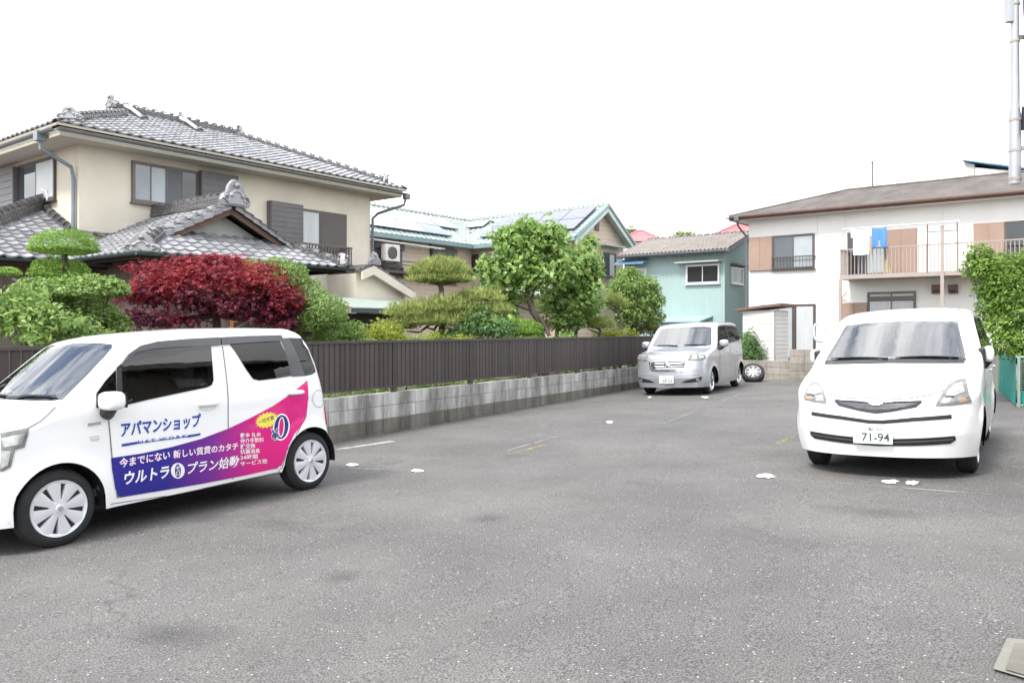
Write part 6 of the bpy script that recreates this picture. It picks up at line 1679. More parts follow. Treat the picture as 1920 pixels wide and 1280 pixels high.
            if bad: bmesh.ops.delete(bm, geom=bad, context='VERTS')
            me = bpy.data.meshes.new(name)
            for f in bm.faces:      # face outwards
                f.normal_update()
            for f in bm.faces:
                k = f.verts[0].index
                if 0 <= k < len(nl) and f.normal.dot(nl[k]) < 0: f.normal_flip()
            bm.to_mesh(me); bm.free(); me.materials.append(mat)
            me.polygons.foreach_set('use_smooth', [True] * len(me.polygons))
            if not edge and not bad and len(me.vertices) == len(nl):
                me.normals_split_custom_set_from_vertices([tuple(x) for x in nl])
            elif edge: me.set_sharp_from_angle(angle=radians(40))
            res.append(link(name, me, parent if parent is not None else s.t, label))
        return res[0] if len(res) == 1 else res
    def strip(s, name, view, pts, w, mat, off=.003, mirror=False, parent=None):
        """a ribbon of width w along a polyline in view coordinates"""
        P = [Vector(p) for p in pts]; L, R = [], []
        for i, p in enumerate(P):
            t = (P[min(i + 1, len(P) - 1)] - P[max(0, i - 1)]).normalized(); nrm = Vector((-t.y, t.x)) * w / 2
            L.append(tuple(p + nrm)); R.append(tuple(p - nrm))
        quads = [[L[i], L[i+1], R[i+1], R[i]] for i in range(len(P) - 1)]
        return s.patch(name, view, quads, mat, off, .05, parent, mirror)
    def glaze(s, name, view, poly, mat, mirror=False, k=.90, off=.004):
        c = Vector((sum(p[0] for p in poly) / len(poly), sum(p[1] for p in poly) / len(poly)))
        n = len(poly); P = [Vector(p) for p in poly]
        inn = [p - (p - c).normalized() * min(.055, (p - c).length * .3) for p in P]
        s.patch('window_seal', view, [[tuple(P[i]), tuple(P[(i+1) % n]), tuple(inn[(i+1) % n]), tuple(inn[i])] for i in range(n)], M_black, off - .0015, .05, mirror=mirror)
        s.openings.append((view, poly)); 
        if mirror: s.openings.append(('far', poly))
        return s.patch(name, view, poly, mat, off, .05, mirror=mirror)
    def open_windows(s):
        bm = bmesh.new(); bm.from_mesh(s.body.data); kill = []
        mid = (s.sp['x0'] + s.sp['x1']) / 2
        for f in bm.faces:
            c = f.calc_center_median()
            for view, poly in s.openings:
                if view in ('side', 'far'):
                    if abs(f.normal.y) < .25 or (c.y < 0) != (view == 'side'): continue
                    ok = all(inside(poly, v.co.x, v.co.z) for v in f.verts)
                elif view == 'front':
                    if c.x > mid or f.normal.x > -.05: continue
                    ok = all(inside(poly, v.co.y, v.co.z) for v in f.verts)
                else:
                    if c.x < mid or f.normal.x < .1: continue
                    ok = all(inside(poly, v.co.y, v.co.z) for v in f.verts)
                if ok: kill.append(f); break
        bmesh.ops.delete(bm, geom=kill, context='FACES'); bm.to_mesh(s.body.data); bm.free()
    def interior(s, xs, zb, zh, dash):
        hw = s.sp['hw']
        for x, w in xs:
            for y in (-.36, .36):
                c = scaled_ball((x - .18, y, zb - .10), (.28, .24, .10), 4, n=16, m=10)
                mb = MB(); mb.v, mb.f, mb.mi = c.v, c.f, c.mi
                t = scaled_ball((0, 0, .30), (.075, .23, .34), 3.6, T(x + .04, y, zb - .08) @ rot(radians(14), 'Y'), 16, 10); o = len(mb.v); mb.v += t.v; mb.f += [tuple(i + o for i in f) for f in t.f]; mb.mi += t.mi
                st = mb.build('seat', M_seat, s.t, smooth='all', fix=False)
                scaled_ball((x + .22, y, zh), (.05, .13, .10), 3, None, 14, 8).build('headrest', M_seat, st, smooth='all')
        x0, x1, zd = dash
        mb = MB(); mb.prism([(x0, zd - .25), (x1, zd - .25), (x1, zd - .04), (x1 - .12, zd + .015), (x0, zd)], 'y', -hw + .11, hw - .11, Matrix(((1, 0, 0, 0), (0, 1, 0, 0), (0, 0, 1, 0), (0, 0, 0, 1)))); mb.build('dashboard', M_trim, s.t, bevel=.02)
        R = T(x1 + .12, .36, zd + .03) @ rot(radians(-62), 'Y')
        mb = MB(); mb.tube([(.18 * cos(t), .18 * sin(t), 0) for t in np.linspace(0, 2 * pi, 25)], .016, 8, R); mb.box((-.17, -.02, -.02), (.17, .02, .01), R); mb.box((-.05, -.05, -.03), (.05, .05, .02), R); mb.build('steering_wheel', M_black, s.t, smooth=True, fix=False)
        MB().box((xs[0][0] - .45, -.09, s.top(xs[0][0] - .3) - .15), (xs[0][0] - .43, .11, s.top(xs[0][0] - .3) - .09)).build('rear_view_mirror', M_black, s.t)
        for y in (-hw + .09, hw - .09): MB().box((x1 - .1, y - .02, .35), (s.sp['x1'] - .35, y + .02, zd - .02)).build('door_lining', M_trim, s.t)
        MB().box((x0 + .1, -hw + .13, .30), (s.sp['x1'] - .3, hw - .13, .36)).build('cabin_floor', M_trim, s.t)
    def wheels(s, r, style, rimr, near_y, width=.165, rim_mat=None):
        sp = s.sp
        for xw in (0, sp['wb']):
            for sg in (-1, 1):
                w = link('wheel', None, s.t); M = T(xw, sg * near_y, r) @ (rot(0, 'X') if sg < 0 else rot(pi, 'Z'))
                R = M @ rot(pi / 2, 'X')       # lathe axis (z) towards -y, outwards
                mb = MB(); prof = [(rimr, -.01), (rimr + .012, .005), (r - .055, .008), (r - .022, -.004), (r, -.028), (r, -width + .02), (r - .02, -width), (rimr, -width)]
                mb.lathe(prof, 48, R, close=True)
                # shallow tread grooves
                for g in (-.05, -.085, -.12): mb.lathe([(r + .0005, g), (r + .0035, g + .004), (r + .0035, g + .022), (r + .0005, g + .026)], 48, R)
                mb.build('tyre', M_rubber, w, smooth=True, fix=True)
                rim = style(R, rimr, rim_mat or M_cap, w)
                w.matrix_local = Matrix.Identity(4)
                # dark wheel well
                q = MB(); y1 = sg * (near_y - .01); y0 = sg * (near_y - .30); A = sp['arch'] + .004
                pr = [(xw + A * cos(t), sp['wz'] + A * sin(t)) for t in np.linspace(-.12, pi + .12, 22)]
                vs = [(p[0], y1, p[1]) for p in pr] + [(p[0], y0, p[1]) for p in pr]; n = len(pr)
                q.add(vs, [(i, i + 1, n + i + 1, n + i) for i in range(n - 1)] + [tuple(range(n, 2 * n))])
                q.build('wheel_well', M_black, s.t, fix=False)
    def underbody(s):
        sp = s.sp; mb = MB(); h = sp['hw']
        mb.box((sp['x0'] + .48, -h + .30, .165), (sp['x1'] - .2, h - .30, .55)); mb.box((.42, -h + .12, .20), (sp['wb'] - .42, h - .12, .34)); mb.build('underbody', M_black, s.t)

def cover_wheel(R, rr, mat, parent):
    """eight broad paddles with dark slots between them"""
    MB().lathe([(0, -.022), (rr - .012, -.020), (rr + .004, -.004)], 40, R).build('rim_disc', M_black, parent, smooth=True)
    mb = MB()
    mb.lathe([(rr - .022, -.012), (rr - .020, .002), (rr + .002, .009), (rr + .006, .0), (rr + .004, -.012)], 48, R, close=True)
    mb.lathe([(0, .020), (.028, .019), (.034, .012), (.060, .008), (.072, -.012)], 24, R)
    for k in range(8):
        a = 2 * pi * k / 8 + .2
        Mk = R @ rot(a, 'Z')
        i0, i1, w0, w1 = .055, rr - .012, .020, rr * .27
        vs = [(i0, -w0, .004), (i0, w0, .004), (i1, w1, .000), (i1, -w1, .000), (i0, -w0, -.02), (i0, w0, -.02), (i1, w1, -.02), (i1, -w1, -.02), (i0, 0, .012), (i1, 0, .008)]
        mb.add(vs, [(0, 8, 9, 3), (8, 1, 2, 9), (0, 3, 7, 4), (1, 5, 6, 2), (3, 9, 2, 6, 7)], Mk)
    o = mb.build('wheel_cover', mat, parent, smooth=True, fix=False)
    mb = MB(); mb.lathe([(0, .024), (.018, .024), (.02, .020)], 16, R); mb.build('hub_badge', M_chrome, parent, smooth=True)
    return o
def spoke_wheel(R, rr, mat, parent, n=10):
    MB().lathe([(0, -.06), (rr - .01, -.05), (rr + .004, -.004)], 40, R).build('rim_disc', M_black, parent, smooth=True)
    mb = MB(); mb.lathe([(rr - .02, -.03), (rr - .014, .000), (rr + .002, .010), (rr + .006, .0), (rr + .004, -.03)], 48, R, close=True)
    mb.lathe([(0, .006), (.035, .005), (.05, -.005), (.055, -.03)], 20, R)
    for k in range(n):
        a = 2 * pi * (k // 2) / (n / 2) + (.16 if k % 2 else -.16)
        Mk = R @ rot(a, 'Z')
        vs = [(.03, -.016, -.004), (.03, .016, -.004), (rr - .01, .013, -.004), (rr - .01, -.013, -.004), (.03, -.02, -.03), (.03, .02, -.03), (rr - .01, .016, -.03), (rr - .01, -.016, -.03)]
        mb.add(vs, [(0, 1, 2, 3), (0, 3, 7, 4), (1, 5, 6, 2), (2, 6, 7, 3)], Mk)
    return mb.build('alloy_rim', mat, parent, smooth=True, fix=False)

def rbox(lo, hi, bev, M=None):
    return MB().box(lo, hi, M)
def scaled_ball(c, r, p=2.6, M=None, n=20, m=14):
    """a superellipsoid lump"""
    mb = MB(); vs = []; fs = []
    f = lambda v: math.copysign(abs(v) ** (2 / p), v)
    for i in range(m + 1):
        ph = -pi / 2 + pi * i / m
        for k in range(n):
            th = 2 * pi * k / n
            vs.append((c[0] + r[0] * f(cos(ph)) * f(cos(th)), c[1] + r[1] * f(cos(ph)) * f(sin(th)), c[2] + r[2] * f(sin(ph))))
    for i in range(m):
        for k in range(n): fs.append((i*n+k, i*n+(k+1)%n, (i+1)*n+(k+1)%n, (i+1)*n+k))
    return mb.add(vs, fs, M)

def text_tris(body, bold=0.0, shear=0.0, spacing=1.0):
    """glyph triangles of a text with the built-in font, normalised to its bounding box; returns (triangles, width/height)"""
    cu = bpy.data.curves.new('lettering', 'FONT'); cu.body = body; cu.resolution_u = 3; cu.offset = bold; cu.shear = shear; cu.space_character = spacing
    o = bpy.data.objects.new('lettering', cu); COL.objects.link(o)
    dg = bpy.context.evaluated_depsgraph_get(); dg.update()
    me = bpy.data.meshes.new_from_object(o.evaluated_get(dg))
    bpy.data.objects.remove(o); bpy.data.curves.remove(cu)
    vs = [v.co.copy() for v in me.vertices]
    if not vs: return [], 1
    x0 = min(v.x for v in vs); x1 = max(v.x for v in vs); y0 = min(v.y for v in vs); y1 = max(v.y for v in vs)
    tr = [[((vs[i].x - x0) / (x1 - x0), (vs[i].y - y0) / (y1 - y0)) for i in p.vertices] for p in me.polygons]
    bpy.data.meshes.remove(me)
    return tr, (x1 - x0) / (y1 - y0)
def map_text(tris, BL, BR, TL):
    """place unit-square glyphs on the parallelogram bottom-left, bottom-right, top-left (view coordinates)"""
    BL, BR, TL = Vector(BL), Vector(BR), Vector(TL)
    return [[tuple(BL + (BR - BL) * p[0] + (TL - BL) * p[1]) for p in t] for t in tris]

def mirror_housing(car, px_c, yc, size, mat, arm_to):
    sx, sy, sz = size
    o = scaled_ball(px_c, size, 3.2).build('door_mirror', mat, car.t, smooth='all')
    m = MB(); m.add([(px_c[0] + sx * .93, px_c[1] - sy * .8, px_c[2] - sz * .75), (px_c[0] + sx * .93, px_c[1] + sy * .8, px_c[2] - sz * .75), (px_c[0] + sx * .93, px_c[1] + sy * .8, px_c[2] + sz * .75), (px_c[0] + sx * .93, px_c[1] - sy * .8, px_c[2] + sz * .75),
                     (px_c[0] + sx * 1.0, px_c[1] - sy * .8, px_c[2] - sz * .75), (px_c[0] + sx * 1.0, px_c[1] + sy * .8, px_c[2] - sz * .75), (px_c[0] + sx * 1.0, px_c[1] + sy * .8, px_c[2] + sz * .75), (px_c[0] + sx * 1.0, px_c[1] - sy * .8, px_c[2] + sz * .75)], [(0, 3, 2, 1), (4, 5, 6, 7), (0, 1, 5, 4), (1, 2, 6, 5), (2, 3, 7, 6), (3, 0, 4, 7)])
    m.build('mirror_glass', M_sideg, o)
    MB().tube([(px_c[0], px_c[1], px_c[2] - sz * .6), (px_c[0] + .01, (px_c[1] + arm_to[1]) / 2, px_c[2] - sz * 1.35), arm_to], [.045, .05, .05], 10).build('mirror_arm', M_black, o, smooth=True, fix=False)
    return o
def handle(car, x, z, w, view='side', mat=None, sg=-1, h=.022):
    q = car.surf('side' if sg < 0 else 'far', x, z, .0)
    if q is None: return
    p = q[0]
    c = (p.x, p.y + sg * .022, p.z)
    mb = scaled_ball(c, (w / 2, .016, h), 3.0, n=16, m=10); mb.box((p.x - w * .42, min(p.y, p.y + sg * .022), p.z - .012), (p.x - w * .30, max(p.y, p.y + sg * .022), p.z + .012)); mb.box((p.x + w * .30, min(p.y, p.y + sg * .022), p.z - .012), (p.x + w * .42, max(p.y, p.y + sg * .022), p.z + .012))
    return mb
def wiper(car, a, b, view='front'):
    P = []
    for i in range(9):
        t = i / 8; q = car.surf(view, a[0] + (b[0] - a[0]) * t, a[1] + (b[1] - a[1]) * t + .012 * sin(pi * t), .018)
        if q: P.append(q[0])
    if len(P) > 2: MB().tube(P, [.012] + [.008] * (len(P) - 2) + [.005], 6).build('wiper', M_black, car.t, smooth=True, fix=False)
def plate(car, c, w, h, top, kana, num):
    """Japanese number plate standing off the bumper, centred at c=(y,z)"""
    q = car.surf('front', c[0], c[1], 0)[0]; x = q.x - .012
    B = MB().box((x - .012, c[0] - w / 2, c[1] - h / 2), (x, c[0] + w / 2, c[1] + h / 2)).build('number_plate', M_plate, car.t, bevel=.003)
    def put(txt, y0, y1, z0, z1, bold=0, nm='lettering'):
        tr, _ = text_tris(txt, bold)
        # seen from the front the text runs towards -y
        vs, fs = [], []
        for t in tr:
            k = len(vs); vs += [(x - .0135, c[0] + w / 2 - (y0 + p[0] * (y1 - y0)) * w, c[1] - h / 2 + (z0 + p[1] * (z1 - z0)) * h) for p in t]; fs.append(tuple(range(k, k + len(t))))
        if vs: MB().add(vs, fs).build(nm, M_green_ink, B, fix=False)
    put(top, .26, .76, .70, .92, .01); put(kana, .07, .15, .25, .45, .01)
    put(num, .22, .93, .13, .60, .02)
    return B

# -- white kei wagon with livery, left
WSPEC = dict(x0=-.63, x1=2.755, hw=.735, wb=2.40, wz=.275, arch=.335, belt=1.02, zr=1.56, tum=.125, kx=.10, crown=.035, ry=.13, rz=.085,
             nose=(.42, 2.6), tail=(.26, 3.2), flare=.018, crease=[(.62, -.006, .10), (.93, .006, .05)],
             top=[(-.63, .84), (-.5, .92), (-.3, .975), (-.08, 1.035), (.0, 1.07), (.50, 1.475), (.60, 1.525), (.75, 1.553), (1.0, 1.575), (1.4, 1.597), (1.9, 1.60), (2.3, 1.59), (2.755, 1.555)],
             bot=[(-.63, .20), (-.35, .205), (.36, .21), (1.2, .215), (2.05, .225), (2.70, .30), (2.755, .36)],
             fs=[(.2, .05), (.42, 0), (.65, .02), (.82, .07), (.95, .13)], rs=[(.3, -.03), (.55, 0), (.9, -.045), (1.22, -.12), (1.40, -.19), (1.50, -.27), (1.6, -.36)])
wc0 = Vector((-3.29, 5.82)); wdir = Vector((-cos(radians(33.4)), sin(radians(33.4))))
wc = wc0 + wdir * .705
wagon = Car('kei_wagon', 'white boxy hatchback with blue and magenta shop livery on its side', (wc.x, wc.y), 33.4, WSPEC, M_white_paint)
W = wagon
W.underbody(); W.wheels(.278, cover_wheel, .200, .712)
S = lambda pts: W.px('side', pts)
C2 = lambda pts: S([(180 + a / 3.556, 600 + b / 3.556) for a, b in pts])     # points read off an enlargement
# side windows
front_glass = C2([(160, 310), (200, 262), (265, 215), (380, 195), (560, 182), (765, 176), (775, 300), (782, 400), (770, 432), (740, 447), (500, 497), (345, 530), (155, 575), (150, 450)])
quarter = C2([(0, 490), (60, 405), (130, 330), (133, 560), (100, 575), (0, 583)])
rear_glass = C2([(890, 160), (1060, 150), (1225, 140), (1265, 230), (1300, 372), (1200, 388), (1085, 402), (1045, 392), (1000, 330), (930, 215)])
tail_glass = C2([(1285, 118), (1370, 122), (1400, 140), (1440, 200), (1465, 300), (1462, 345), (1440, 362), (1392, 372), (1350, 260)])
pil = C2([(133, 318), (165, 290), (175, 540), (135, 560)])
pil2 = C2([(1228, 122), (1285, 118), (1352, 262), (1393, 372), (1302, 378), (1268, 232)])
W.glaze('door_window', 'side', front_glass, M_sideg, True); W.glaze('quarter_window', 'side', quarter, M_sideg, True)
W.glaze('door_window', 'side', rear_glass, M_privacy, True); W.glaze('tail_window', 'side', tail_glass, M_privacy, True)
W.patch('window_pillar', 'side', pil, M_black, .005, .05, mirror=True); W.patch('window_pillar', 'side', pil2, M_visor, .0045, .05, mirror=True)
visor1 = C2([(160, 300), (215, 225), (290, 175), (400, 148), (600, 130), (820, 118), (822, 168), (765, 172), (560, 180), (380, 194), (265, 214), (200, 260), (165, 312)])
visor2 = C2([(828, 118), (1000, 110), (1225, 104), (1240, 132), (1225, 140), (1060, 150), (885, 162), (828, 166)])
W.patch('door_visor', 'side', visor1, M_visor, .022, .05, mirror=True, edge=.024); W.patch('door_visor', 'side', visor2, M_visor, .022, .05, mirror=True, edge=.024)
# windscreen: traced to its near half and mirrored about the middle
ws_r = [(.0, 1.062), (.30, 1.055), (.52, 1.052), (.625, 1.06), (.60, 1.20), (.565, 1.36), (.54, 1.435), (.50, 1.462), (.3, 1.478), (0, 1.484)]
ws = [(-a, b) for a, b in ws_r] + [(a, b) for a, b in ws_r[::-1]][1:-1]
W.glaze('windscreen', 'front', ws, M_screen)
wiper(W, (-.02, 1.06), (-.55, 1.075)); wiper(W, (.55, 1.06), (.02, 1.075))
W.glaze('rear_window', 'rear', [(-.52, 1.02), (.52, 1.02), (.46, 1.38), (-.46, 1.38)], M_privacy)
W.patch('rear_lamp', 'rear', [(-.69, .60), (-.60, .60), (-.60, .78), (-.69, .78)], M_tail, .01, .05, edge=.01); W.patch('rear_lamp', 'rear', [(.69, .60), (.60, .60), (.60, .78), (.69, .78)], M_tail, .01, .05, edge=.01)
W.patch('side_lamp', 'side', S([(618, 778), (628, 776), (631, 800), (622, 795)]), M_tail, .012, .03, mirror=True, edge=.012)
wd1 = W.patch('door', 'side', C2([(80, 592), (155, 581), (345, 537), (500, 503), (745, 453), (795, 430), (866, 380), (880, 700), (905, 1020), (910, 1050), (500, 1116), (145, 1172), (108, 930), (86, 700)]), M_white_paint, .0016, .03, mirror=True)
wd2 = W.patch('door', 'side', C2([(872, 400), (1040, 400), (1085, 408), (1200, 394), (1302, 383), (1400, 376), (1412, 520), (1400, 640), (1330, 770), (1270, 870), (1240, 980), (1215, 1002), (916, 1050), (905, 1020), (882, 700)]), M_white_paint, .0016, .03, mirror=True)
# door gaps, fuel flap, bonnet edge, arch lines
g1 = C2([(78, 590), (86, 700), (108, 930), (140, 1180)]); g2 = C2([(842, 175), (870, 400), (880, 700), (905, 1020), (912, 1058)]); g3 = C2([(1405, 400), (1412, 520), (1400, 640), (1330, 770), (1270, 870), (1240, 980), (1215, 1005)])
for g in (g1, g2, g3): W.strip('door_gap', 'side', g, .009, M_seam, .002, mirror=True)
W.strip('door_gap', 'side', C2([(140, 1180), (500, 1120), (912, 1035), (1215, 985)]), .008, M_seam, .002, mirror=True)
W.strip('sill_gap', 'side', C2([(95, 1225), (500, 1165), (1230, 1010)]), .006, M_seam, .002, mirror=True)
ff = [C2([(1485 + 42 * cos(t), 523 + 57 * sin(t))])[0] for t in np.linspace(0, 2 * pi, 21)]
W.strip('fuel_flap', 'side', ff, .005, pmat('soft_gap', (.20, .20, .205), .7, .05), .002)
W.strip('bonnet_gap', 'side', S([(105, 763), (75, 790), (52, 803), (0, 813)]), .010, M_seam, .002, mirror=True)
W.strip('roof_gap', 'side', C2([(225, 165), (300, 140), (420, 118), (600, 104), (830, 92), (1240, 84), (1340, 92)]), .006, pmat('roof_gap', (.45, .45, .45), .7, .05), .002, mirror=True)
W.strip('side_badge', 'side', S([(163, 796), (188, 792)]), .022, M_chrome, .008)
W.patch('side_marker', 'side', S([(168, 818), (184, 815), (185, 823), (170, 825)]), pmat('clear_marker', (.62, .60, .56), .1, .05, coat=1), .008, .03, edge=.008, mirror=True)
# head lamps
W.patch('headlamp', 'side', S([(0, 815), (30, 808), (54, 804), (45, 838), (28, 843), (20, 875), (6, 883), (0, 884)]), M_lens, .008, .03, mirror=True, edge=.01)
W.patch('headlamp_inner', 'side', S([(2, 822), (46, 812), (40, 832), (8, 838)]), M_lampin, .011, .03, mirror=True)
W.patch('headlamp_inner', 'side', S([(2, 845), (20, 845), (14, 872), (2, 878)]), M_lampin, .011, .03, mirror=True)
W.patch('headlamp', 'front', [(-.62, .60), (-.30, .62), (-.30, .80), (-.60, .84)], M_lens, .006, .04, edge=.008); W.patch('headlamp', 'front', [(.62, .60), (.30, .62), (.30, .80), (.60, .84)], M_lens, .006, .04, edge=.008)
W.patch('grille', 'front', [(-.30, .60), (.30, .60), (.30, .76), (-.30, .76)], M_black, .004, .05); W.patch('lower_grille', 'front', [(-.42, .26), (.42, .26), (.42, .40), (-.42, .40)], M_black, .004, .05)
# handles
for a, zz, dd in ((C2([(745, 555)])[0], .20, wd1), (C2([(1328, 482)])[0], .19, wd2)):
    for sg in (-1, 1): handle(W, a[0], a[1], zz, sg=sg).build('door_handle', M_white_paint, dd[0 if sg < 0 else 1], smooth=True)
    W.strip('handle_shade_ring', 'side', [(a[0] + .085 * cos(t), a[1] + .055 * sin(t) - .005) for t in np.linspace(0, 2 * pi, 17)], .012, pmat('handle_shade', (.66, .66, .665), .4, .02), .0022)  # grey ring painted as the shade in the dish round the handle
# door mirror: measured from the photo
mc = S([(248, 742)])[0]; q = W.surf('side', S([(195, 775)])[0][0], .99, 0)[0]
mirror_housing(W, (q.x + .0, -.735 - .115, 1.035), 0, (.075, .105, .072), M_white_paint, (q.x + .02, -.70, .955))
mirror_housing(W, (q.x + .0, .735 + .115, 1.035), 0, (.075, .105, .072), M_white_paint, (q.x + .02, .70, .955))
MB().tube([(2.3, .3, 1.58), (2.6, .3, 1.72)], [.008, .004], 6).build('aerial', M_black, W.t)

W.interior([(1.05, 0), (1.95, 0)], .62, 1.22, (.08, .42, .99))
# livery
def gradient_mat():
    m = bpy.data.materials.new('livery_blue_to_magenta'); m.use_nodes = True
    n, l = nodes_of(m); b = n['Principled BSDF']; tc = n.new('ShaderNodeTexCoord'); sx = n.new('ShaderNodeSeparateXYZ')
    l.new(tc.outputs['Object'], sx.inputs[0]); mr = n.new('ShaderNodeMapRange'); mr.inputs['From Min'].default_value = .5; mr.inputs['From Max'].default_value = 2.1
    l.new(sx.outputs['X'], mr.inputs[0]); rp = n.new('ShaderNodeValToRGB'); e = rp.color_ramp.elements
    e[0].position = .22; e[0].color = (.012, .010, .22, 1); e[1].position = .78; e[1].color = (.62, .004, .18, 1)
    x = e.new(.50); x.color = (.16, .01, .24, 1)
    l.new(mr.outputs[0], rp.inputs[0]); l.new(rp.outputs[0], b.inputs['Base Color']); b.inputs['Roughness'].default_value = .35; b.inputs['Coat Weight'].default_value = .5
    return m
liv = C2([(98, 918), (300, 888), (500, 845), (700, 790), (880, 722), (1020, 655), (1180, 570), (1290, 495), (1350, 450), (1405, 400), (1414, 480), (1408, 580), (1395, 660), (1370, 700), (1320, 760), (1280, 840), (1262, 900), (1235, 968), (1190, 990), (1000, 1032), (700, 1090), (400, 1140), (170, 1178), (145, 1172), (125, 1120), (105, 1000)])
lv = W.patch('livery', 'side', liv, gradient_mat(), .0035, .05)
def write(txt, bl, br, tl, mat, off=.005, bold=.0, spacing=1.0):
    tr, _ = text_tris(txt, bold, 0, spacing)
    p = C2([bl, br, tl])
    return W.patch('lettering', 'side', map_text(tr, *p), mat, off, .12, parent=lv)
write('アパマンショップ', (163, 782), (695, 712), (165, 680), M_blue_ink, .0045, .03)
for q in ([(168, 825), (272, 808), (272, 824), (170, 842)], [(608, 766), (694, 752), (694, 766), (608, 782)], [(272, 816), (608, 772), (608, 777), (272, 822)]):
    W.patch('underline', 'side', C2(q), M_blue_ink, .0045, .1, parent=lv)
write('N E T  W O R K', (275, 824), (602, 780), (275, 803), M_blue_ink, .0055, .02)
for bold, mt, off in ((.03, M_pink_ink, .0048), (.006, M_white_ink, .0055)):
    write('今までにない', (152, 985), (490, 925), (152, 922), mt, off, bold); write('新しい賃貸のカタチ', (512, 922), (945, 862), (512, 868), mt, off, bold)
write('ウルトラ', (180, 1098), (480, 1048), (190, 1010), M_white_ink, .0055, .03)
cxy = (542, 1002)
W.patch('zero_mark', 'side', [C2([(cxy[0] + 46 * cos(t), cxy[1] + 52 * sin(t))])[0] for t in np.linspace(0, 2 * pi, 25)[:-1]], M_white_ink, .0055, .1, parent=lv)
W.patch('zero_mark', 'side', [C2([(cxy[0] + 20 * cos(t), cxy[1] + 44 * sin(t))])[0] for t in np.linspace(0, 2 * pi, 25)[:-1]], M_navy_ink, .0065, .1, parent=lv)
write('ゼ', (528, 1000), (556, 996), (528, 968), M_white_ink, .0075, .02); write('ロ', (529, 1034), (555, 1030), (529, 1008), M_white_ink, .0075, .02)
write('プラン始動', (600, 1030), (943, 975), (612, 948), M_white_ink, .0055, .018)
for i, (tx, x1_, y1_, dy) in enumerate((('敷金 礼金', 1098, 776, 6), ('仲介手数料', 1116, 812, 8), ('鍵交換', 1060, 850, 6), ('抗菌消臭', 1090, 884, 6), ('24時間', 1075, 922, 6), ('サービス他', 1138, 960, 14))):
    yb = y1_ + 6; write(tx, (960, yb + dy * .5), (x1_, yb - dy), (958, yb - 32 + dy * .5), M_white_ink, .0055, .012)
star = []
for i in range(36):
    t = 2 * pi * i / 36; r = 1.0 if i % 2 else .80; star.append((1136 + 80 * r * cos(t), 666 + 54 * r * sin(t) - 14 * cos(t) * r))
W.patch('starburst', 'side', C2(star), M_yellow_ink, .0055, .1, parent=lv)
write('一切不要', (1082, 694), (1184, 660), (1078, 668), M_navy_ink, .0065, .008)
def ell(cx, cy, rx, ry, n=28): return [(cx + rx * cos(t) + (cy - (cy + ry * sin(t))) * .06, cy + ry * sin(t)) for t in np.linspace(0, 2 * pi, n + 1)[:-1]]
def ring(o, i): return [[o[k], o[(k + 1) % len(o)], i[(k + 1) % len(o)], i[k]] for k in range(len(o))]
oo, oi = ell(1232, 712, 56, 90), ell(1232, 712, 15, 60)
W.patch('zero_outline', 'side', [C2(q) for q in ring(oo, oi)], M_white_ink, .0055, .1, parent=lv)
oo, oi = ell(1232, 712, 47, 80), ell(1232, 712, 22, 68)
W.patch('zero_digit', 'side', [C2(q) for q in ring(oo, oi)], M_navy_ink, .0065, .1, parent=lv)
write('¥', (1160, 806), (1218, 796), (1160, 726), M_white_ink, .0068, .05); write('¥', (1164, 802), (1214, 793), (1164, 730), M_navy_ink, .0076, .015)

W.open_windows()

# -- white compact car, right
RSPEC = dict(x0=-.80, x1=3.12, hw=.815, wb=2.50, wz=.285, arch=.345, belt=1.0, zr=1.6, tum=.20, kx=.20, crown=.05, ry=.16, rz=.10,
             nose=(.62, 2.35), tail=(.30, 3.0), flare=.02, crease=[(.62, -.006, .10)],
             top=[(-.80, .74), (-.70, .80), (-.5, .88), (-.2, .97), (.10, 1.045), (.24, 1.08), (.98, 1.47), (1.15, 1.535), (1.4, 1.585), (1.8, 1.615), (2.3, 1.61), (2.8, 1.58), (3.12, 1.52)],
             bot=[(-.80, .21), (-.35, .20), (.36, .20), (1.2, .20), (2.1, .21), (3.0, .30), (3.12, .36)],
             fs=[(.2, .06), (.42, .0), (.58, .0), (.72, .05), (.82, .12)], rs=[(.3, -.03), (.55, 0), (.9, -.04), (1.22, -.14), (1.45, -.30), (1.6, -.45)])
ra = radians(33.0); rw = Vector((-cos(ra), sin(ra)))
rc = Vector((4.42, 7.63)) + rw * .735
ractis = Car('compact_car', 'white compact hatchback with a mesh grille facing the camera', (rc.x, rc.y), 33.0, RSPEC, M_white_paint)
Rr = ractis
Rr.underbody(); Rr.wheels(.298, spoke_wheel, .205, .755)
Fp = lambda pts: Rr.px('front', pts)
C4 = lambda pts: Fp([(1480 + a / 3.765, 560 + b / 3.765) for a, b in pts])
def sym(half):   # half outline from the middle top round to the middle bottom
    return half + [(-a, b) for a, b in half[::-1]]
def put_sym(car, name, pts, mat, **k):
    """a feature outlined on one side of the nose, laid on both sides"""
    for sg in (1, -1): car.patch(name, 'front', [(sg * a, b) for a, b in pts], mat, **k)
ws_h = [(0, 1.462), (.36, 1.452), (.565, 1.435), (.60, 1.30), (.645, 1.15), (.672, 1.045), (.50, 1.052), (.25, 1.062), (0, 1.066)]
Rr.glaze('windscreen', 'front', sym(ws_h), M_screen)
Rr.strip('cowl', 'front', [(-.66, 1.04), (-.3, 1.05), (0, 1.056), (.3, 1.05), (.66, 1.04)], .035, M_black, .006)
wiper(Rr, (.02, 1.065), (.60, 1.07)); wiper(Rr, (-.60, 1.065), (-.05, 1.075))
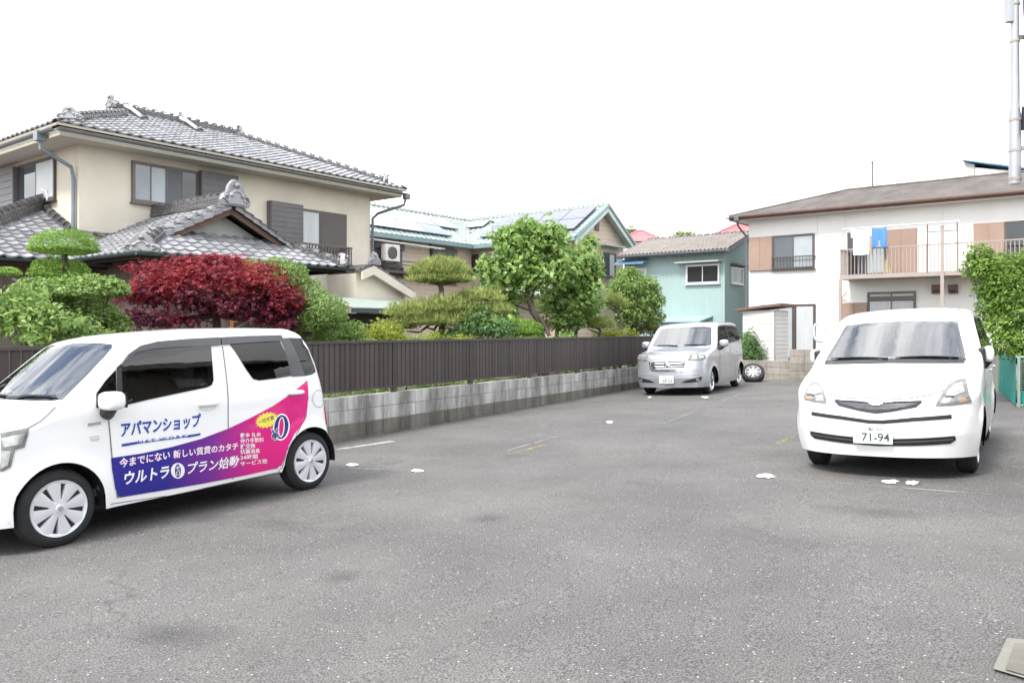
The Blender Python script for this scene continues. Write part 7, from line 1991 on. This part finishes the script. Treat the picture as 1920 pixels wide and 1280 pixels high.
def lamp_set(out, inner, low_, ind, rim):
    Rr.patch('headlamp', 'front', out, M_lens, .008, .03, edge=.012); Rr.patch('headlamp_inner', 'front', inner, M_lampin, .011, .03)
    Rr.patch('headlamp_inner', 'front', low_, M_lampin, .011, .03); Rr.patch('indicator', 'front', ind, M_amber, .011, .03); Rr.patch('headlamp_rim', 'front', rim, M_black, .012, .03)
lamp_set(C4([(1235, 565), (1170, 580), (1120, 610), (1065, 690), (1032, 745), (1036, 760), (1150, 752), (1283, 728), (1262, 660), (1252, 585)]), C4([(1220, 590), (1165, 610), (1120, 650), (1100, 690), (1160, 690), (1235, 660)]),
         C4([(1092, 700), (1062, 738), (1090, 742), (1130, 735), (1140, 702)]), C4([(1180, 712), (1235, 700), (1258, 722), (1200, 738)]), C4([(1100, 692), (1165, 692), (1160, 702), (1096, 702)]))
lamp_set(C4([(106, 690), (122, 640), (150, 605), (185, 592), (215, 600), (243, 645), (262, 700), (264, 738), (185, 732), (110, 712)]), C4([(130, 670), (150, 622), (185, 605), (215, 625), (232, 670), (180, 682)]),
         C4([(188, 690), (236, 680), (250, 725), (195, 722)]), C4([(128, 690), (165, 690), (170, 716), (122, 706)]), C4([(130, 678), (182, 686), (182, 692), (128, 684)]))
ymid = C4([(640, 760)])[0][0]
# grille: a shallow V of dark mesh with a chrome lip
gz_ = [b for a, b in C4([(620, 740), (620, 812), (365, 715), (400, 758)])]
gr = [(0, gz_[0] + .012), (.12, gz_[0] + .02), (.36, gz_[2] + .005), (.375, gz_[2] - .012), (.33, gz_[3]), (.14, gz_[1] + .02), (0, gz_[1])]
M_mesh = pmat('dark_grille_mesh', (.035, .035, .04), .4, .5, 60, bump=.6, bscale=120, metal=.4)
Rr.patch('grille', 'front', sym(gr), M_mesh, .004, .04)
Rr.strip('grille_trim', 'front', [(-.38, gz_[2] + .006), (-.12, gz_[0] + .022), (0, gz_[0] + .014), (.12, gz_[0] + .022), (.38, gz_[2] + .006)], .014, M_chrome, .010)
M_gbar = pmat('grey_grille_bar', (.13, .13, .14), .35, .1, 8, metal=.5)
for k in range(1, 6):
    f = k / 6; Rr.strip('grille_bar', 'front', [(-.34 + .22 * f * f, gz_[2] - .012 - f * .055), (-.08, gz_[0] - f * .06), (0, gz_[0] - f * .062), (.08, gz_[0] - f * .06), (.34 - .22 * f * f, gz_[2] - .012 - f * .055)], .004, M_gbar, .007)
Rr.strip('emblem', 'front', [(-.055, gz_[0] + .008), (-.02, gz_[0] - .006), (.02, gz_[0] - .006), (.055, gz_[0] + .008)], .026, M_chrome, .016)
zz = [b for a, b in C4([(190, 808), (620, 868), (1130, 838), (190, 960), (1140, 1000), (660, 1030), (660, 985)])]
Rr.strip('upper_slot', 'front', [(-.60, zz[0] - .004), (-.30, zz[1] + .028), (-.06, zz[1]), (.06, zz[1]), (.30, zz[1] + .028), (.60, zz[0] - .004)], .034, M_black, .004)
low = [(0, zz[6] - .005), (.35, zz[6] + .012), (.62, zz[6] + .028), (.625, zz[6] - .01), (.58, zz[5] + .018), (.3, zz[5]), (0, zz[5] - .012)]
Rr.patch('lower_grille', 'front', sym(low), M_black, .004, .05)
Rr.strip('lower_grille_bar', 'front', [(-.60, zz[6] + .0), (0, zz[6] - .035), (.60, zz[6] + .0)], .012, pmat('grey_plastic', (.09, .09, .095), .5, .1), .012)
pc = C4([(622, 958)])[0]; plate(Rr, (0.03, pc[1] + .0), .335, .165, '山梨 501', 'せ', '71-94')
# bonnet edge, bumper gap
b0 = [(.70, .885), (.60, .825), (.45, .775), (.25, gz_[2] + .018), (0, gz_[0] + .045)]
Rr.strip('bonnet_gap', 'front', b0 + [(-a, b) for a, b in b0[::-1][1:]], .008, pmat('soft_gap', (.20, .20, .205), .7, .05), .004)
for sg in (1, -1): Rr.strip('roof_gap', 'top', [(1.06, sg * .545), (1.3, sg * .535), (1.8, sg * .53), (2.6, sg * .52)], .010, M_seam, .003)
# side glass, doors, handles
sg_ = [(.62, 1.05), (.90, 1.19), (1.16, 1.36), (1.36, 1.455), (1.6, 1.49), (2.2, 1.50), (2.75, 1.46), (2.9, 1.40), (2.95, 1.17), (2.5, 1.12), (1.6, 1.07)]
Rr.glaze('side_window', 'side', sg_, M_sideg, True)
for xx in (1.62, 2.52): Rr.strip('window_pillar', 'side', [(xx, 1.06), (xx + .02, 1.50)], .07, M_black, .006, mirror=True)
Rr.strip('window_trim', 'side', [(.58, 1.045), (1.6, 1.06), (2.5, 1.105), (2.96, 1.16)], .02, M_black, .006, mirror=True)
Rr.strip('door_gap', 'side', [(.62, 1.0), (.60, .6), (.55, .25)], .008, M_seam, .002, mirror=True); Rr.strip('door_gap', 'side', [(1.62, 1.05), (1.64, .6), (1.62, .23)], .008, M_seam, .002, mirror=True); Rr.strip('door_gap', 'side', [(2.45, 1.1), (2.5, .8), (2.2, .5), (2.1, .24)], .008, M_seam, .002, mirror=True)
rd = [Rr.patch('door', 'side', p, M_white_paint, .0016, .03, mirror=True) for p in ([(.62, 1.03), (1.6, 1.045), (1.63, .6), (1.61, .24), (.56, .26), (.60, .6)], [(1.66, 1.05), (2.44, 1.085), (2.49, .8), (2.19, .5), (2.1, .25), (1.64, .24), (1.66, .6)])]
Rr.patch('bonnet', 'front', sym([(0, 1.03), (.60, 1.02), (.70, .90), (.60, .83), (.45, .782), (.25, gz_[2] + .024), (0, gz_[0] + .05)]), M_white_paint, .0016, .03)
for k, xx in enumerate((1.42, 2.32)):
    for sg in (-1, 1): handle(Rr, xx, .90, .19, sg=sg, h=.02).build('door_handle', M_chrome, rd[k][0 if sg < 0 else 1], smooth=True)
for sg in (-1, 1):
    q = Rr.surf('side' if sg < 0 else 'far', .56, 1.02, 0)[0]
    mirror_housing(Rr, (.76, sg * .852, 1.095), 0, (.085, .048, .082), M_white_paint, (.66, sg * .76, 1.04))
    MB().box((.60, sg * .80 - .03, 1.0), (.70, sg * .80 + .035, 1.165)).build('mirror_base', M_black, Rr.t, bevel=.02)
Rr.patch('rear_lamp', 'rear', [(.55, .85), (.72, .85), (.70, 1.2), (.58, 1.2)], M_tail, .006, .05); Rr.patch('rear_lamp', 'rear', [(-.55, .85), (-.72, .85), (-.70, 1.2), (-.58, 1.2)], M_tail, .006, .05)
Rr.glaze('rear_window', 'rear', [(-.55, 1.1), (.55, 1.1), (.48, 1.42), (-.48, 1.42)], M_privacy)
Rr.interior([(1.25, 0), (2.15, 0)], .62, 1.20, (.22, .62, 1.0))
Rr.open_windows()

# -- silver minivan, back of the lot
BSPEC = dict(x0=-.78, x1=3.02, hw=.85, wb=2.54, wz=.29, arch=.35, belt=1.08, zr=1.62, tum=.145, kx=.12, crown=.03, ry=.11, rz=.075,
             nose=(.50, 2.7), tail=(.30, 3.2), flare=.022, crease=[(.86, .006, .05), (.60, -.008, .10), (.30, .012, .07)],
             top=[(-.78, .92), (-.6, .965), (-.3, 1.01), (0, 1.05), (.16, 1.085), (.72, 1.575), (.82, 1.625), (1.05, 1.655), (1.5, 1.675), (2.2, 1.675), (2.8, 1.645), (3.02, 1.61)],
             bot=[(-.78, .19), (-.35, .19), (.36, .19), (1.2, .19), (2.1, .19), (2.9, .28), (3.02, .34)],
             fs=[(.2, .05), (.4, 0), (.6, .01), (.8, .05), (.95, .10)], rs=[(.3, -.03), (.55, 0), (.95, -.04), (1.25, -.10), (1.5, -.20), (1.65, -.32)], lift=.0)
ba = radians(29.5); bwv = Vector((-cos(ba), sin(ba))); bc = Vector((4.57, 18.44)) + bwv * .75
Bb = Car('silver_minivan', 'silver boxy minivan parked beside the long wall at the back of the lot', (bc.x, bc.y), 29.5, BSPEC, M_silver_paint)
Bb.underbody(); Bb.wheels(.305, spoke_wheel, .220, .775, rim_mat=M_chrome)
wsb = [(0, 1.555), (.45, 1.548), (.625, 1.525), (.665, 1.35), (.71, 1.18), (.72, 1.115), (.4, 1.10), (0, 1.095)]
Bb.glaze('windscreen', 'front', sym(wsb), M_screen)
wiper(Bb, (.05, 1.11), (.60, 1.125)); wiper(Bb, (-.62, 1.115), (-.1, 1.13))
Bb.patch('grille', 'front', sym([(0, .775), (.33, .77), (.40, .755), (.385, .66), (.34, .60), (0, .59)]), M_black, .004, .05)
for z in (.735, .675, .62): Bb.strip('grille_bar', 'front', [(-.37, z), (0, z - .004), (.37, z)], .022, M_chrome, .012)
Bb.strip('grille_trim', 'front', [(-.44, .79), (-.405, .62), (-.36, .575), (0, .565), (.36, .575), (.405, .62), (.44, .79)], .030, M_chrome, .008)
q = Bb.surf('front', 0, .69, .012)[0]
mb = MB(); mb.lathe([(.062, -.01), (.075, .0), (.075, .012), (.058, .016), (.055, 0)], 24, T(q.x, q.y, q.z) @ rot(-pi / 2, 'Y'), close=True); mb.ball((q.x - .012, q.y, q.z), (.012, .040, .040), 14, 8); mb.build('emblem', M_chrome, Bb.t, smooth=True)
put_sym(Bb, 'headlamp', [(.46, .80), (.50, .92), (.62, .945), (.80, .90), (.805, .83), (.70, .79)], M_lens, off=.008, grid=.03, edge=.012)
put_sym(Bb, 'headlamp_inner', [(.53, .82), (.55, .90), (.64, .91), (.66, .82)], M_lampin, off=.011, grid=.03); put_sym(Bb, 'headlamp_inner', [(.69, .82), (.68, .90), (.78, .88), (.78, .84)], M_lampin, off=.011, grid=.03); put_sym(Bb, 'indicator', [(.48, .81), (.50, .86), (.53, .86), (.52, .81)], M_amber, off=.011, grid=.03)
put_sym(Bb, 'fog_recess', [(.30, .30), (.42, .355), (.74, .43), (.73, .36), (.66, .31), (.45, .30)], M_black, off=.004, grid=.04)
put_sym(Bb, 'fog_lamp', [(.66 + .035 * cos(t), .365 + .035 * sin(t)) for t in np.linspace(0, 2 * pi, 13)[:-1]], M_lampin, off=.010, grid=.03)
Bb.strip('bumper_line', 'front', [(-.70, .47), (-.3, .445), (.3, .445), (.70, .47)], .008, M_seam, .002)
plate(Bb, (0.02, .375), .335, .165, '山梨 500', 'わ', '28-52')
Bb.strip('bonnet_gap', 'front', [(-.74, 1.0), (-.60, .955), (-.44, .83), (0, .81), (.44, .83), (.60, .955), (.74, 1.0)], .007, M_seam, .002)
sgb = [(.44, 1.13), (.58, 1.30), (.78, 1.50), (.90, 1.56), (1.5, 1.57), (2.3, 1.56), (2.62, 1.53), (2.70, 1.25), (2.4, 1.20), (1.4, 1.15)]
Bb.glaze('side_window', 'side', sgb, M_sideg, True)
for xx in (.66,): Bb.strip('window_pillar', 'side', [(xx, 1.12), (xx + .01, 1.40)], .03, M_black, .006, mirror=True)
Bb.strip('window_pillar', 'side', [(1.52, 1.14), (1.55, 1.575)], .09, M_black, .006, mirror=True)
Bb.strip('window_trim', 'side', [(.42, 1.12), (1.4, 1.14), (2.4, 1.19), (2.7, 1.245)], .018, M_black, .006, mirror=True)
for g in ([(.58, 1.08), (.55, .7), (.50, .25)], [(1.53, 1.13), (1.55, .7), (1.53, .22)], [(2.45, 1.18), (2.45, .85), (2.2, .55), (2.12, .25)]): Bb.strip('door_gap', 'side', g, .009, M_seam, .002, mirror=True)
bd_ = [Bb.patch('door', 'side', p, M_silver_paint, .0016, .03, mirror=True) for p in ([(.58, 1.10), (1.5, 1.125), (1.54, .7), (1.52, .23), (.51, .26), (.55, .7)], [(1.56, 1.13), (2.43, 1.17), (2.44, .85), (2.19, .55), (2.12, .26), (1.54, .23), (1.57, .7)])]
Bb.patch('bonnet', 'front', sym([(0, 1.065), (.66, 1.08), (.73, 1.0), (.60, .965), (.44, .84), (0, .82)]), M_silver_paint, .0016, .03)
for k, xx in enumerate((1.32, 2.2)):
    for sg in (-1, 1): handle(Bb, xx, .93, .18, sg=sg, h=.02).build('door_handle', M_chrome, bd_[k][0 if sg < 0 else 1], smooth=True)
for sg in (-1, 1): mirror_housing(Bb, (.55, sg * (.85 + .11), 1.15), 0, (.08, .105, .085), M_silver_paint, (.55, sg * .80, 1.07))
Bb.patch('rear_lamp', 'rear', [(.60, .8), (.76, .8), (.74, 1.15), (.62, 1.15)], M_tail, .006, .05); Bb.patch('rear_lamp', 'rear', [(-.60, .8), (-.76, .8), (-.74, 1.15), (-.62, 1.15)], M_tail, .006, .05)
Bb.glaze('rear_window', 'rear', [(-.60, 1.15), (.60, 1.15), (.55, 1.5), (-.55, 1.5)], M_privacy)
Bb.interior([(1.1, 0), (2.0, 0)], .66, 1.30, (.18, .5, 1.06))
Bb.open_windows()

# -- loose spare wheel leaning against the low wall
tc_ = at(1412, 699, 22.3)
ax = Vector((-.22, -.70, .68)).normalized()
tM = Matrix.Translation(tc_) @ ax.to_track_quat('Z', 'Y').to_matrix().to_4x4()
tyre = thing('spare_wheel', 'loose tyre with a bright alloy rim leaning against the low tan wall', 'wheel', tM)
r = .31; MB().lathe([(.205, .06), (.215, .075), (r - .05, .08), (r - .02, .068), (r, .04), (r, -.10), (r - .02, -.13), (.205, -.13)], 40, None, close=True).build('tyre', M_rubber, tyre, smooth=True)
spoke_wheel(T(0, 0, .065), .21, M_lampin, tyre, 16)
sb = ground_at(1408, 716); o = MB().box((-.08, -.06, -.03), (.08, .06, .07)).build('stone_block', pmat('yellowish_stone', (.36, .33, .22), .9, .2, 8), None, bevel=.012); o.matrix_world = T(sb); tag(o, 'small yellowish stone block under the loose tyre', 'stone block')

# ------------------------------------------------------------------ unseen house outside the frame, added for the car windows to reflect
FN = Frame((9.6, 10.0), (-U2.x, -U2.y))
nb_ = thing('reflected_house', 'unseen brown house beyond the right edge of the lot, added for the car windows to reflect', 'house', FN.M)
M_nb = pmat('brown_grey_render', (.22, .19, .165), .9, .08, 1)
MB().box((0, 1.5, -.3), (11, 8, 4.6)).build('wall', M_nb, nb_)
mb = MB(); mb.prism([(.7, 4.5), (8.8, 4.5), (4.75, 6.3)], 'x', -.6, 11.6); mb.build('roof', M_aroof, nb_)
for u in (1.2, 4.2, 7.4): window(nb_, FRONT(1.48), u, u + 1.7, 1.0, 2.2, M_frame_br, 2, [M_glassd, M_curtain]); window(nb_, FRONT(1.48), u, u + 1.7, 3.1, 4.1, M_frame_br, 2, [M_glassd, M_curtain])
